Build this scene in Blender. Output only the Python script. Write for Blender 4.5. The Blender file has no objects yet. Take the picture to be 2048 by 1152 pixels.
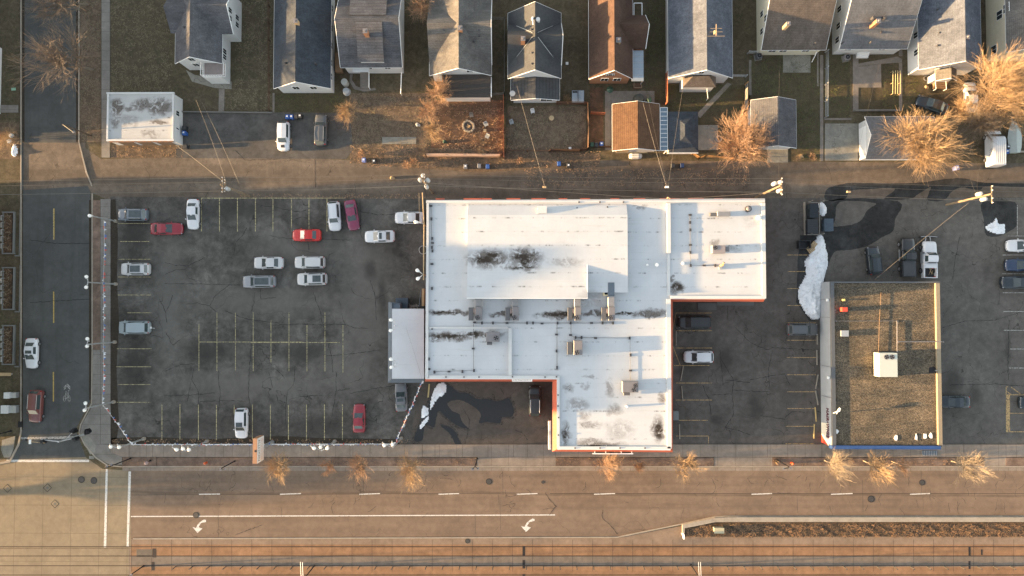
import bpy, math, random
from mathutils import Vector, Matrix, Quaternion
random.seed(7)
R = random.Random(11)
scn = bpy.context.scene
C = scn.collection
# ------------------------------------------------------------------ camera
H = 103.0            # drone height in metres
F = 1365.0           # focal length in photo pixels (photo is 2048 wide)
NAD = (1040.0, 615.0)
dn = Vector((NAD[0]-1024, -(NAD[1]-576), -F)).normalized()
Q = dn.rotation_difference(Vector((0, 0, -1)))
cam = bpy.data.cameras.new('camera'); cam.sensor_width = 36; cam.lens = 36*F/2048
cam.clip_end = 4000; cam.clip_start = 1
co = bpy.data.objects.new('camera', cam); C.objects.link(co)
co.location = (0, 0, H); co.rotation_mode = 'QUATERNION'; co.rotation_quaternion = Q
scn.camera = co
# ------------------------------------------------------------------ sky, sun, exposure
SUN_EL = math.radians(6.5); SL = 0.056
w = bpy.data.worlds.new('World'); scn.world = w; w.use_nodes = True
wn = w.node_tree.nodes; bgn = wn.get('Background') or wn.new('ShaderNodeBackground')
sky = wn.new('ShaderNodeTexSky'); sky.sky_type = 'NISHITA'; sky.sun_disc = False
sky.sun_elevation = SUN_EL; sky.sun_rotation = math.radians(266.8)
sky.air_density = 1.0; sky.dust_density = 1.2; sky.ozone_density = 0.8
hs_ = wn.new('ShaderNodeHueSaturation'); hs_.inputs['Saturation'].default_value = 0.5
w.node_tree.links.new(sky.outputs[0], hs_.inputs['Color']); w.node_tree.links.new(hs_.outputs[0], bgn.inputs[0]); bgn.inputs[1].default_value = 0.125
sl = bpy.data.lights.new('sun', 'SUN'); sl.energy = 5.0; sl.angle = math.radians(0.7); sl.color = (1.0, 0.63, 0.29)
so = bpy.data.objects.new('sun', sl); C.objects.link(so)
ld = Vector((math.cos(SUN_EL), math.cos(SUN_EL)*SL, -math.sin(SUN_EL)))
so.rotation_mode = 'QUATERNION'; so.rotation_quaternion = ld.to_track_quat('-Z', 'Y'); so.location = (-90, -10, 60)
scn.view_settings.view_transform = 'Standard'; scn.view_settings.look = 'None'
scn.view_settings.gamma = 1.0; scn.view_settings.exposure = 2.45
scn.view_settings.use_curve_mapping = False
try:
    scn.cycles.max_bounces = 5; scn.cycles.diffuse_bounces = 3; scn.cycles.glossy_bounces = 2
    scn.cycles.transparent_max_bounces = 6; scn.cycles.caustics_reflective = False; scn.cycles.caustics_refractive = False
except Exception: pass
# ------------------------------------------------------------------ helpers
def W(px, py, z=0.0):
    """photo pixel -> world point at height z"""
    d = Q @ Vector(((px-1024)/F, -(py-576)/F, -1.0))
    t = (z-H)/d.z
    return Vector((d.x*t, d.y*t, z))
def WR(x0, y0, x1, y1, z=0.0):
    a = W(x0, y1, z); b = W(x1, y0, z)
    return a.x, a.y, b.x, b.y            # X0,Y0,X1,Y1 (Y0 south)
def WP(pts, z=0.0):
    return [(W(x, y, z).x, W(x, y, z).y) for x, y in pts]

class MB:
    def __init__(s): s.v = []; s.f = []; s.sm = False
    def add(s, vs, fs):
        n = len(s.v); s.v += [tuple(v) for v in vs]; s.f += [tuple(i+n for i in f) for f in fs]; return s
    def box(s, x0, y0, z0, x1, y1, z1):
        return s.add([(x0,y0,z0),(x1,y0,z0),(x1,y1,z0),(x0,y1,z0),(x0,y0,z1),(x1,y0,z1),(x1,y1,z1),(x0,y1,z1)],
            [(0,3,2,1),(4,5,6,7),(0,1,5,4),(1,2,6,5),(2,3,7,6),(3,0,4,7)])
    def cbox(s, c, d, rz=0.0, bev=0.0):
        hx, hy, hz = d[0]/2, d[1]/2, d[2]/2; cr, sr = math.cos(rz), math.sin(rz)
        vs = []
        for z, k in ((-hz, 1.0), (hz-bev, 1.0), (hz, 0.0)) if bev else ((-hz, 1.0), (hz, 1.0)):
            ins = bev if (bev and k == 0.0) else 0
            for x, y in ((-hx+ins,-hy+ins),(hx-ins,-hy+ins),(hx-ins,hy-ins),(-hx+ins,hy-ins)):
                vs.append((c[0]+x*cr-y*sr, c[1]+x*sr+y*cr, c[2]+z))
        fs = [(0,3,2,1)]
        nl = len(vs)//4
        for l in range(nl-1):
            a = l*4; b = a+4
            for i in range(4):
                j = (i+1) % 4; fs.append((a+i, a+j, b+j, b+i))
        a = (nl-1)*4; fs.append((a, a+1, a+2, a+3))
        return s.add(vs, fs)
    def prism(s, poly, z0, z1, bottom=True):
        n = len(poly)
        ar = sum(poly[i][0]*poly[(i+1)%n][1]-poly[(i+1)%n][0]*poly[i][1] for i in range(n))
        if ar < 0: poly = poly[::-1]
        vs = [(x, y, z0) for x, y in poly]+[(x, y, z1) for x, y in poly]
        fs = [tuple(range(n, 2*n))]+[(i, (i+1)%n, n+(i+1)%n, n+i) for i in range(n)]
        if bottom: fs.append(tuple(range(n-1, -1, -1)))
        return s.add(vs, fs)
    def sheet(s, poly, z):
        n = len(poly)
        ar = sum(poly[i][0]*poly[(i+1)%n][1]-poly[(i+1)%n][0]*poly[i][1] for i in range(n))
        if ar < 0: poly = poly[::-1]
        return s.add([(x, y, z) for x, y in poly], [tuple(range(n))])
    def face(s, *p): return s.add(p, [tuple(range(len(p)))])
    def slab(s, p, t):
        """quad p (4 pts) given a thickness t downwards"""
        lo = [(q[0], q[1], q[2]-t) for q in p]
        return s.add(list(p)+lo, [(0,1,2,3),(7,6,5,4),(0,4,5,1),(1,5,6,2),(2,6,7,3),(3,7,4,0)])
    def line(s, a, b, wd, z=None):
        """flat strip on the ground from a to b"""
        a = Vector(a[:2]); b = Vector(b[:2]); d = (b-a)
        if d.length < 1e-6: return s
        n = Vector((-d.y, d.x)).normalized()*wd/2
        return s.add([(a.x-n.x,a.y-n.y,z),(b.x-n.x,b.y-n.y,z),(b.x+n.x,b.y+n.y,z),(a.x+n.x,a.y+n.y,z)], [(0,1,2,3)])
    def tube(s, pts, rads, n=6, cap=True):
        pts = [Vector(p) for p in pts]; m = len(pts)
        if not hasattr(rads, '__len__'): rads = [rads]*m
        base = len(s.v)
        for i, p in enumerate(pts):
            d = (pts[min(i+1, m-1)]-pts[max(i-1, 0)])
            if d.length < 1e-9: d = Vector((0,0,1))
            d.normalize()
            u = d.cross(Vector((0.31, 0.17, 0.93)) if abs(d.z) < 0.9 else Vector((1, 0.2, 0))).normalized(); v = d.cross(u)
            for k in range(n):
                a = 2*math.pi*k/n
                q = p+(u*math.cos(a)+v*math.sin(a))*rads[i]; s.v.append((q.x, q.y, q.z))
        for i in range(m-1):
            for k in range(n):
                k2 = (k+1) % n
                s.f.append((base+i*n+k, base+(i+1)*n+k, base+(i+1)*n+k2, base+i*n+k2))
        if cap and n > 2:
            s.f.append(tuple(base+k for k in range(n))); s.f.append(tuple(base+(m-1)*n+k for k in range(n-1, -1, -1)))
        return s
    def cyl(s, x, y, r, z0, z1, n=14, r1=None):
        r1 = r if r1 is None else r1
        vs = [(x+r*math.cos(2*math.pi*k/n), y+r*math.sin(2*math.pi*k/n), z0) for k in range(n)]
        vs += [(x+r1*math.cos(2*math.pi*k/n), y+r1*math.sin(2*math.pi*k/n), z1) for k in range(n)]
        fs = [(k, (k+1)%n, n+(k+1)%n, n+k) for k in range(n)]+[tuple(range(n, 2*n)), tuple(range(n-1, -1, -1))]
        return s.add(vs, fs)
    def ring(s, x, y, r0, r1, z, n=20):
        vs = [(x+r*math.cos(2*math.pi*k/n), y+r*math.sin(2*math.pi*k/n), z) for r in (r0, r1) for k in range(n)]
        return s.add(vs, [(k, n+k, n+(k+1)%n, (k+1)%n) for k in range(n)])
    def ball(s, c, r, n=8, m=5, sz=1.0, jit=0.0):
        vs = []; fs = []
        for i in range(m+1):
            th = math.pi*i/m
            for k in range(n):
                a = 2*math.pi*k/n; q = r*(1+R.uniform(-jit, jit))
                vs.append((c[0]+q*math.sin(th)*math.cos(a), c[1]+q*math.sin(th)*math.sin(a), c[2]+q*math.cos(th)*sz))
        for i in range(m):
            for k in range(n): fs.append((i*n+k, (i+1)*n+k, (i+1)*n+(k+1)%n, i*n+(k+1)%n))
        return s.add(vs, fs)

def mkobj(name, mb, mat, parent=None, off=None, smooth=False):
    me = bpy.data.meshes.new(name)
    vs = mb.v if off is None else [(v[0]-off[0], v[1]-off[1], v[2]-off[2]) for v in mb.v]
    me.from_pydata(vs, [], mb.f)
    if smooth: me.polygons.foreach_set('use_smooth', [True]*len(me.polygons))
    me.update()
    if mat: me.materials.append(mat)
    o = bpy.data.objects.new(name, me); C.objects.link(o)
    if parent: o.parent = parent
    return o
def struct(name, mb, mat, kind='structure'):
    o = mkobj(name, mb, mat); o['kind'] = kind
    return o
class Thing:
    def __init__(s, name, label, cat, loc=(0,0,0), rz=0.0, group=None):
        s.e = bpy.data.objects.new(name, None); C.objects.link(s.e); s.e.empty_display_size = 0.3
        s.loc = Vector(loc); s.e.location = s.loc; s.e.rotation_euler = (0, 0, rz)
        s.e['label'] = label; s.e['category'] = cat
        if group: s.e['group'] = group
    def part(s, name, mb, mat, parent=None, world=False, smooth=False, label=None):
        o = mkobj(name, mb, mat, parent or s.e, s.loc if world else None, smooth)
        if label: o['label'] = label
        return o
def single(name, mb, mat, label, cat, group=None, loc=None, smooth=False):
    o = mkobj(name, mb, mat, None, loc, smooth)
    if loc is not None: o.location = loc
    o['label'] = label; o['category'] = cat
    if group: o['group'] = group
    return o
def copy_thing(root, loc, rz=0.0, label=None):
    r = root.copy(); C.objects.link(r); r.location = loc; r.rotation_euler = (0, 0, rz)
    if label: r['label'] = label
    for ch in list(root.children):
        c = ch.copy(); C.objects.link(c); c.parent = r
        for g in list(ch.children):
            d = g.copy(); C.objects.link(d); d.parent = c
    return r
# ------------------------------------------------------------------ materials
MATS = {}
class NB:
    """small node builder"""
    def __init__(s, name, rough=0.85, metal=0.0, spec=0.3):
        s.m = bpy.data.materials.new(name); s.m.use_nodes = True
        s.t = s.m.node_tree; s.n = s.t.nodes; s.l = s.t.links
        s.b = s.n.get('Principled BSDF')
        s.b.inputs['Roughness'].default_value = rough; s.b.inputs['Metallic'].default_value = metal
        try: s.b.inputs['Specular IOR Level'].default_value = spec
        except Exception: pass
        s._pos = None
    def pos(s, world=True):
        if s._pos is None:
            if world: s._pos = s.n.new('ShaderNodeNewGeometry').outputs['Position']
            else: s._pos = s.n.new('ShaderNodeTexCoord').outputs['Object']
        return s._pos
    def val(s, sock, v):
        if hasattr(v, 'links') or isinstance(v, bpy.types.NodeSocket): s.l.new(v, sock)
        else:
            if isinstance(v, (tuple, list)) and len(v) == 3 and sock.type == 'RGBA': v = (*v, 1)
            sock.default_value = v
    def noise(s, scale, detail=4, rough=0.55, coord=None, stretch=None, dist=0.0):
        n = s.n.new('ShaderNodeTexNoise'); n.inputs['Scale'].default_value = scale
        n.inputs['Detail'].default_value = detail; n.inputs['Roughness'].default_value = rough
        n.inputs['Distortion'].default_value = dist
        c = coord if coord is not None else s.pos()
        if stretch:
            mp = s.n.new('ShaderNodeVectorMath'); mp.operation = 'MULTIPLY'; s.l.new(c, mp.inputs[0]); mp.inputs[1].default_value = stretch; c = mp.outputs[0]
        s.l.new(c, n.inputs['Vector']); return n.outputs[0]
    def ramp(s, fac, a, b, lo=0.0, hi=1.0):
        n = s.n.new('ShaderNodeMapRange'); n.inputs[1].default_value = a; n.inputs[2].default_value = b
        n.inputs[3].default_value = lo; n.inputs[4].default_value = hi; s.val(n.inputs[0], fac); return n.outputs[0]
    def mix(s, fac, a, b, mode='MIX'):
        n = s.n.new('ShaderNodeMix'); n.data_type = 'RGBA'; n.blend_type = mode; n.clamp_factor = True
        s.val(n.inputs[0], fac); s.val(n.inputs[6], a); s.val(n.inputs[7], b); return n.outputs[2]
    def math(s, op, a, b=0.0, c=None):
        n = s.n.new('ShaderNodeMath'); n.operation = op; s.val(n.inputs[0], a); s.val(n.inputs[1], b)
        if c is not None: s.val(n.inputs[2], c)
        return n.outputs[0]
    def sep(s, c):
        n = s.n.new('ShaderNodeSeparateXYZ'); s.l.new(c, n.inputs[0]); return n.outputs
    def color(s, c): s.val(s.b.inputs['Base Color'], c); return s
    def bump(s, h, strength=0.4, dist=0.05):
        n = s.n.new('ShaderNodeBump'); n.inputs['Strength'].default_value = strength; n.inputs['Distance'].default_value = dist
        s.l.new(h, n.inputs['Height']); s.l.new(n.outputs[0], s.b.inputs['Normal']); return s
    def cracks(s, scale, width=0.02, warp=0.35, coord=None):
        c = coord if coord is not None else s.pos()
        nz = s.n.new('ShaderNodeTexNoise'); nz.inputs['Scale'].default_value = scale*2.2; nz.inputs['Detail'].default_value = 3; s.l.new(c, nz.inputs['Vector'])
        sub = s.n.new('ShaderNodeVectorMath'); sub.operation = 'SUBTRACT'; s.l.new(nz.outputs[1], sub.inputs[0]); sub.inputs[1].default_value = (.5,.5,.5)
        sc = s.n.new('ShaderNodeVectorMath'); sc.operation = 'SCALE'; s.l.new(sub.outputs[0], sc.inputs[0]); sc.inputs['Scale'].default_value = warp/scale
        ad = s.n.new('ShaderNodeVectorMath'); ad.operation = 'ADD'; s.l.new(c, ad.inputs[0]); s.l.new(sc.outputs[0], ad.inputs[1])
        v = s.n.new('ShaderNodeTexVoronoi'); v.feature = 'DISTANCE_TO_EDGE'; v.inputs['Scale'].default_value = scale; s.l.new(ad.outputs[0], v.inputs['Vector'])
        return s.ramp(v.outputs['Distance'], width*scale*0.4, width*scale, 1.0, 0.0)
    def blobs(s, lst, warp=1.0, wscale=0.6, soft=0.35, det=5):
        """mask from ellipses (x, y, rx, ry[, strength]) in world metres, edges broken by noise"""
        c = s.pos()
        nz = s.n.new('ShaderNodeTexNoise'); nz.inputs['Scale'].default_value = wscale; nz.inputs['Detail'].default_value = det; nz.inputs['Roughness'].default_value = .55; s.l.new(c, nz.inputs['Vector'])
        sub = s.n.new('ShaderNodeVectorMath'); sub.operation = 'SUBTRACT'; s.l.new(nz.outputs[1], sub.inputs[0]); sub.inputs[1].default_value = (.5,.5,.5)
        sc = s.n.new('ShaderNodeVectorMath'); sc.operation = 'SCALE'; s.l.new(sub.outputs[0], sc.inputs[0]); sc.inputs['Scale'].default_value = warp
        ad = s.n.new('ShaderNodeVectorMath'); ad.operation = 'ADD'; s.l.new(c, ad.inputs[0]); s.l.new(sc.outputs[0], ad.inputs[1])
        ml = s.n.new('ShaderNodeVectorMath'); ml.operation = 'MULTIPLY'; s.l.new(ad.outputs[0], ml.inputs[0]); ml.inputs[1].default_value = (1, 1, 0)
        out = None
        for b in lst:
            st = b[4] if len(b) > 4 else 1.0
            a = s.n.new('ShaderNodeVectorMath'); a.operation = 'SUBTRACT'; s.l.new(ml.outputs[0], a.inputs[0]); a.inputs[1].default_value = (b[0], b[1], 0)
            m = s.n.new('ShaderNodeVectorMath'); m.operation = 'MULTIPLY'; s.l.new(a.outputs[0], m.inputs[0]); m.inputs[1].default_value = (1/b[2], 1/b[3], 0)
            L = s.n.new('ShaderNodeVectorMath'); L.operation = 'LENGTH'; s.l.new(m.outputs[0], L.inputs[0])
            r = s.ramp(L.outputs['Value'], 1.0-soft, 1.0+soft*0.4, st, 0.0)
            out = r if out is None else s.math('MAXIMUM', out, r)
        return out

def plain(name, col, rough=0.6, metal=0.0, var=0.12, scale=3.0, bump=0.0, spec=0.4, coat=0.0):
    if name in MATS: return MATS[name]
    b = NB(name, rough, metal, spec); b.pos(False)
    n = b.noise(scale, 5, 0.6)
    n2 = b.noise(scale*7, 3, 0.6)
    f = b.math('ADD', b.math('MULTIPLY', n, 0.6), b.math('MULTIPLY', n2, 0.4))
    f = b.ramp(f, 0.3, 0.7, 0, 1)
    b.color(b.mix(f, tuple(c*(1-var) for c in col), tuple(min(1, c*(1+var)) for c in col)))
    if bump: b.bump(n2, bump, 0.02)
    if coat:
        b.b.inputs['Coat Weight'].default_value = coat; b.b.inputs['Coat Roughness'].default_value = 0.08
    MATS[name] = b.m; return b.m
def paint(name, col, rough=0.35): return plain(name, col, rough, 0.0, 0.05, 1.5, 0, 0.5, 0.6)
GLASS = None
def glass():
    global GLASS
    if GLASS: return GLASS
    b = NB('car glass', 0.08, 0.0, 0.8); b.pos(False); n = b.noise(1.2, 2)
    b.color(b.mix(n, (0.02, 0.03, 0.034), (0.07, 0.09, 0.092))); GLASS = b.m; return GLASS  # paler tone in the mix stands for sky reflected in the glass

def asphalt(name, base, warm=(1.0, 1.0, 1.0), mott=0.35, crack=0.5, cs=0.16, light=None, dark=None, grain=0.25, joints=None, streak=None, lightcol=None, bands=None):
    """weathered asphalt or concrete in world metres"""
    b = NB(name, 0.9, 0, 0.25)
    base = tuple(base*k for k in warm) if not isinstance(base, tuple) else base
    big = b.noise(0.13, 6, 0.62); mid = b.noise(1.1, 5, 0.65); fine = b.noise(9.0, 4, 0.7)
    f = b.ramp(big, 0.34, 0.66)
    c = b.mix(f, tuple(x*(1-mott) for x in base), tuple(x*(1+mott) for x in base))
    mid2 = b.noise(0.42, 5, 0.7, dist=0.6); g = b.math('MULTIPLY', b.ramp(mid, 0.3, 0.7, 1-grain, 1+grain), b.ramp(mid2, 0.36, 0.64, 1-mott*0.8, 1+mott*0.8))
    c = b.mix(1.0, c, b.mix(0.0, (1,1,1), (1,1,1)), 'MULTIPLY') if False else c
    cc = b.n.new('ShaderNodeVectorMath'); cc.operation = 'SCALE'; b.l.new(c, cc.inputs[0]); b.l.new(g, cc.inputs['Scale'])
    g2 = b.ramp(fine, 0.25, 0.75, 1-grain, 1+grain)
    c2 = b.n.new('ShaderNodeVectorMath'); c2.operation = 'SCALE'; b.l.new(cc.outputs[0], c2.inputs[0]); b.l.new(g2, c2.inputs['Scale'])
    c = c2.outputs[0]
    if light: c = b.mix(b.math('MULTIPLY', b.blobs(light, 3.0, 0.35, 0.7), 0.65), c, lightcol or tuple(x*1.55 for x in base))
    if dark: c = b.mix(b.math('MULTIPLY', b.blobs(dark, 1.5, 0.6, 0.6), 0.7), c, tuple(x*0.45 for x in base))
    if streak:
        st = b.noise(1.0, 4, 0.6, stretch=streak); c = b.mix(b.ramp(st, 0.5, 0.78, 0, 0.45), c, tuple(x*0.5 for x in base))
    if bands:
        yy = b.sep(b.pos())[1]; wob = b.math('MULTIPLY', b.math('SUBTRACT', b.noise(0.08, 2), .5), 1.2); yy = b.math('ADD', yy, wob)
        for cy_, hw, st_ in bands: c = b.mix(b.math('MULTIPLY', b.ramp(b.math('ABSOLUTE', b.math('SUBTRACT', yy, cy_)), hw*.2, hw, st_, 0.0), b.ramp(b.noise(.3, 4), .3, .6, .4, 1)), c, tuple(x*0.5 for x in base))
    if crack:
        k = b.cracks(cs, 0.03, 0.6); k = b.math('MULTIPLY', k, b.ramp(b.noise(0.25, 3), 0.38, 0.56, 0, crack)); c = b.mix(k, c, tuple(x*0.25 for x in base))
    if joints:
        xyz = b.sep(b.pos())
        for ax, per, ofs, wd in joints:
            m = b.math('ABSOLUTE', b.math('SUBTRACT', b.math('MODULO', b.math('ADD', xyz[ax], 500*per+ofs), per), per/2))
            m = b.ramp(m, wd*0.5, wd, 0.6, 0.0); c = b.mix(m, c, tuple(x*0.3 for x in base))
    b.color(c).bump(b.math('ADD', mid, fine), 0.35, 0.03)
    MATS[name] = b.m; return b.m
# ------------------------------------------------------------------ ground materials
def bl(px, py, rx, ry, s=1.0, z=0.0):
    p = W(px, py, z); return (p.x, p.y, rx/13.25, ry/13.25, s)
def earth(name, a, b_, c_, sc=1.0, speck=0.5):
    b = NB(name, 0.95, 0, 0.1)
    n1 = b.ramp(b.noise(0.22*sc, 6, 0.65), 0.36, 0.64); n2 = b.ramp(b.noise(2.2*sc, 6, 0.75), 0.38, 0.62)
    n3 = b.noise(11*sc, 5, 0.8)
    n4 = b.ramp(b.noise(0.8*sc, 5, 0.7, dist=0.8), 0.40, 0.60); c = b.mix(n1, a, b_); c = b.mix(b.math('MULTIPLY', n2, 0.75), c, c_); c = b.mix(b.math('MULTIPLY', n4, 0.45), c, (0.045, 0.036, 0.024))
    s1 = b.ramp(n3, 0.3, 0.7, 1-speck, 1+speck)
    q = b.n.new('ShaderNodeVectorMath'); q.operation = 'SCALE'; b.l.new(c, q.inputs[0]); b.l.new(s1, q.inputs['Scale'])
    b.color(q.outputs[0]).bump(n3, 0.7, 0.08); MATS[name] = b.m; return b.m
m_earth = earth('yard earth', (0.105, 0.085, 0.055), (0.075, 0.07, 0.04), (0.16, 0.13, 0.09))
m_lawn = earth('thin green lawn', (0.092, 0.078, 0.050), (0.12, 0.096, 0.064), (0.074, 0.068, 0.040), 1.2, 0.55)
m_rust = earth('rust coloured leaf litter', (0.145, 0.085, 0.055), (0.115, 0.078, 0.056), (0.19, 0.105, 0.065), 1.0)
m_litter = earth('brown leaf litter', (0.15, 0.11, 0.08), (0.10, 0.08, 0.06), (0.22, 0.16, 0.11), 1.3)
m_dirt = earth('dark wet dirt', (0.05, 0.042, 0.034), (0.075, 0.06, 0.045), (0.035, 0.03, 0.026), 1.2)
m_mulch = earth('planter ground cover', (0.07, 0.05, 0.035), (0.04, 0.036, 0.03), (0.20, 0.12, 0.07), 0.9, 0.75)
m_side_st = asphalt('side street asphalt', (0.080, 0.081, 0.077), mott=0.12, crack=0.6, cs=0.07, grain=0.10, streak=(0.9, 0.05, 1))
m_alley = asphalt('alley asphalt', (0.145, 0.115, 0.088), bands=[(W(1000, yq).y, 1.0, sq) for yq, sq in ((340, .4), (357, .5), (388, .5))], mott=0.18, crack=0.7, cs=0.14, grain=0.22, streak=(0.04, 0.8, 1))
m_drive = asphalt('driveway asphalt', (0.088, 0.082, 0.075), mott=0.2, crack=0.4, grain=0.2)
m_lot = asphalt('parking lot asphalt', (0.088, 0.082, 0.073), mott=0.36, crack=0.8, cs=0.11, grain=0.30,
    light=[bl(340, 600, 40, 170), bl(520, 600, 190, 35), bl(730, 600, 60, 200), bl(520, 770, 230, 25), bl(700, 740, 70, 60), bl(600, 500, 110, 45), bl(470, 780, 60, 25)],
    dark=[bl(270, 460, 30, 50), bl(270, 750, 30, 60), bl(480, 420, 90, 26), bl(420, 705, 60, 20), bl(600, 705, 60, 22), bl(640, 855, 80, 28), bl(400, 850, 70, 25), bl(740, 540, 14, 20), bl(765, 595, 10, 40)])
m_lot2 = asphalt('east lot asphalt', (0.095, 0.083, 0.073), mott=0.16, crack=0.9, cs=0.2, grain=0.22, dark=[bl(1435, 840, 14, 12), bl(1510, 810, 16, 30), bl(1450, 720, 20, 30), bl(1390, 730, 25, 18, .6)])
m_lot3 = asphalt('far east lot asphalt', (0.112, 0.102, 0.090), mott=0.14, crack=0.8, cs=0.18, grain=0.2, dark=[bl(1950, 790, 16, 20), bl(1905, 760, 20, 30), bl(2015, 700, 8, 30), bl(1975, 540, 10, 16, .6)])
m_court = asphalt('forecourt asphalt', (0.092, 0.078, 0.066), mott=0.14, crack=0.8, cs=0.2, grain=0.2)
m_road = asphalt('avenue asphalt', (0.185, 0.134, 0.097), bands=[(W(1000, yq).y, wq, sq) for yq, wq, sq in ((952, .8, .2), (965, .5, .3), (977, .8, .2), (987.5, .3, .65), (1000, .8, .2), (1012, .5, .25), (1042, .7, .2), (1060, .8, .2))], mott=0.10, crack=0.5, cs=0.08, grain=0.12, streak=(0.03, 0.9, 1))
m_conc = asphalt('sidewalk concrete', (0.23, 0.19, 0.155), mott=0.10, crack=0.2, cs=0.1, grain=0.14, joints=[(0, 2.6, 0.4, 0.035)])
m_concv = asphalt('side walk slabs', (0.19, 0.175, 0.155), mott=0.12, crack=0.2, cs=0.1, grain=0.14, joints=[(1, 1.5, 0.4, 0.035)])
m_inter = asphalt('intersection concrete', (0.225, 0.18, 0.122), mott=0.10, crack=0.3, cs=0.07, grain=0.10, joints=[(0, 4.3, 1.0, 0.04), (1, 4.2, 2.5, 0.035)])
m_verge = asphalt('verge pavers', (0.15, 0.105, 0.08), mott=0.25, crack=0.2, cs=0.4, grain=0.32)
m_curb = plain('kerb stone', (0.30, 0.26, 0.21), 0.9, 0, 0.25, 1.2, 0.3)
m_track = asphalt('rust stained track slab', (0.235, 0.135, 0.075), mott=0.14, crack=0.0, grain=0.16, streak=(0.05, 1.2, 1))
m_trackside = asphalt('track side concrete', (0.22, 0.16, 0.115), mott=0.10, crack=0.15, grain=0.14)
m_trackmid = asphalt('track middle concrete', (0.16, 0.13, 0.105), mott=0.12, crack=0.0, grain=0.14)
m_apron = asphalt('garage apron concrete', (0.22, 0.21, 0.18), mott=0.15, crack=0.7, cs=0.25, grain=0.16)
m_path = asphalt('garden path concrete', (0.20, 0.175, 0.15), mott=0.12, crack=0.2, grain=0.15)
m_wet = NB('wet patch', 0.25, 0, 0.5); m_wet.color(m_wet.mix(m_wet.noise(2.0), (0.016, 0.017, 0.018), (0.028, 0.028, 0.028))); m_wet = m_wet.m
m_fringe = NB('damp fringe', .6, 0, .3); m_fringe.color((0.045, 0.042, 0.04)); _tr = m_fringe.n.new('ShaderNodeBsdfTransparent'); _mx = m_fringe.n.new('ShaderNodeMixShader')
m_fringe.l.new(m_fringe.ramp(m_fringe.noise(3.0, 6, .75), .42, .62, 0, .75), _mx.inputs[0]); m_fringe.l.new(_tr.outputs[0], _mx.inputs[1]); m_fringe.l.new(m_fringe.b.outputs[0], _mx.inputs[2])
_out = [q for q in m_fringe.n if q.type == 'OUTPUT_MATERIAL'][0]; m_fringe.l.new(_mx.outputs[0], _out.inputs[0]); m_fringe = m_fringe.m
m_snow = NB('old snow', 0.7, 0, 0.3); _n = m_snow.noise(2.5, 6, .8); _k = m_snow.ramp(_n, 0.52, 0.62, 0, .6); _k2 = m_snow.ramp(m_snow.noise(6, 4, .8), .60, .68, 0, .75); m_snow.color(m_snow.mix(_k2, m_snow.mix(_k, (0.84, 0.86, 0.88), (0.5, 0.49, 0.48)), (0.09, 0.085, 0.08))); m_snow.bump(_n, .8, .15); m_snow = m_snow.m
def wornpaint(name, col, wear=0.5, under=(0.07, 0.068, 0.064)):
    b = NB(name, 0.8); n = b.noise(5, 5, .75); b.color(b.mix(b.ramp(n, wear-0.06, wear+0.1), under, col)); MATS[name] = b.m; return b.m
m_wl = wornpaint('white road paint', (0.62, 0.60, 0.56), 0.40, (0.2, 0.17, 0.14))
m_wl2 = wornpaint('white stall paint', (0.42, 0.40, 0.37), 0.45)
m_yl = wornpaint('faded yellow stall paint', (0.50, 0.43, 0.23), 0.46)
m_yl2 = wornpaint('orange stall paint', (0.50, 0.33, 0.15), 0.44)
m_yb = wornpaint('yellow centre line paint', (0.46, 0.33, 0.10), 0.40)
m_crk = plain('crack filler', (0.016, 0.015, 0.015), 0.9)
m_jnt = plain('joint dirt', (0.05, 0.038, 0.03), 0.9)

# ------------------------------------------------------------------ ground sheets
g = MB(); g.sheet([(-900, -900), (900, -900), (900, 900), (-900, 900)], 0.0); struct('ground', g, m_earth)
def sheet(name, mat, z, *polys):
    g = MB()
    for p in polys: g.sheet(WP(p, z), z)
    return struct(name, g, mat)
def rc(x0, y0, x1, y1): return [(x0, y0), (x1, y0), (x1, y1), (x0, y1)]
sheet('side_street', m_side_st, 0.004, [(43, -900), (156, -900), (156, 285), (176, 372), (181, 385), (181, 800), (150, 862), (46, 880), (42, 860)])
sheet('alley', m_alley, 0.008, [(222, 318), (470, 312), (700, 320), (860, 318), (2500, 330), (2500, 392), (1700, 396), (222, 402), (182, 385), (172, 366), (160, 320), (158, 287), (202, 318)])
sheet('alley_mouth', m_alley, 0.012, [(47, 285), (170, 285), (176, 372), (47, 380)])
sheet('driveway', m_drive, 0.012, [(352, 223), (700, 226), (706, 300), (692, 318), (352, 316)])
sheet('parking_lot', m_lot, 0.012, [(221, 393), (851, 398), (851, 762), (838, 800), (822, 888), (221, 888)])
sheet('forecourt', m_court, 0.0145, [(838, 762), (1112, 755), (1112, 888), (820, 888)])
sheet('east_lot', m_lot2, 0.012, [(1340, 600), (1530, 598), (1530, 396), (1662, 396), (1648, 888), (1340, 888)])
sheet('far_east_lot', m_lot3, 0.016, [(1640, 396), (2500, 394), (2500, 888), (1645, 888)])
sheet('avenue', m_road, 0.004, [(258, 941), (2600, 941), (2600, 1034), (1430, 1034), (1370, 1047), (1262, 1068), (1235, 1074), (258, 1077)])
sheet('intersection', m_inter, 0.008, [(-900, 919), (12, 919), (48, 880), (155, 880), (168, 912), (205, 938), (262, 941), (262, 1096), (-900, 1096)])
sheet('street_approach', m_side_st, 0.012, [(46, 878), (152, 862), (172, 914), (12, 920)])
sheet('track_side', m_trackside, 0.006, [(262, 1078), (1235, 1075), (1430, 1040), (2700, 1040), (2700, 1400), (-900, 1400), (-900, 1097), (262, 1097)])
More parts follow.
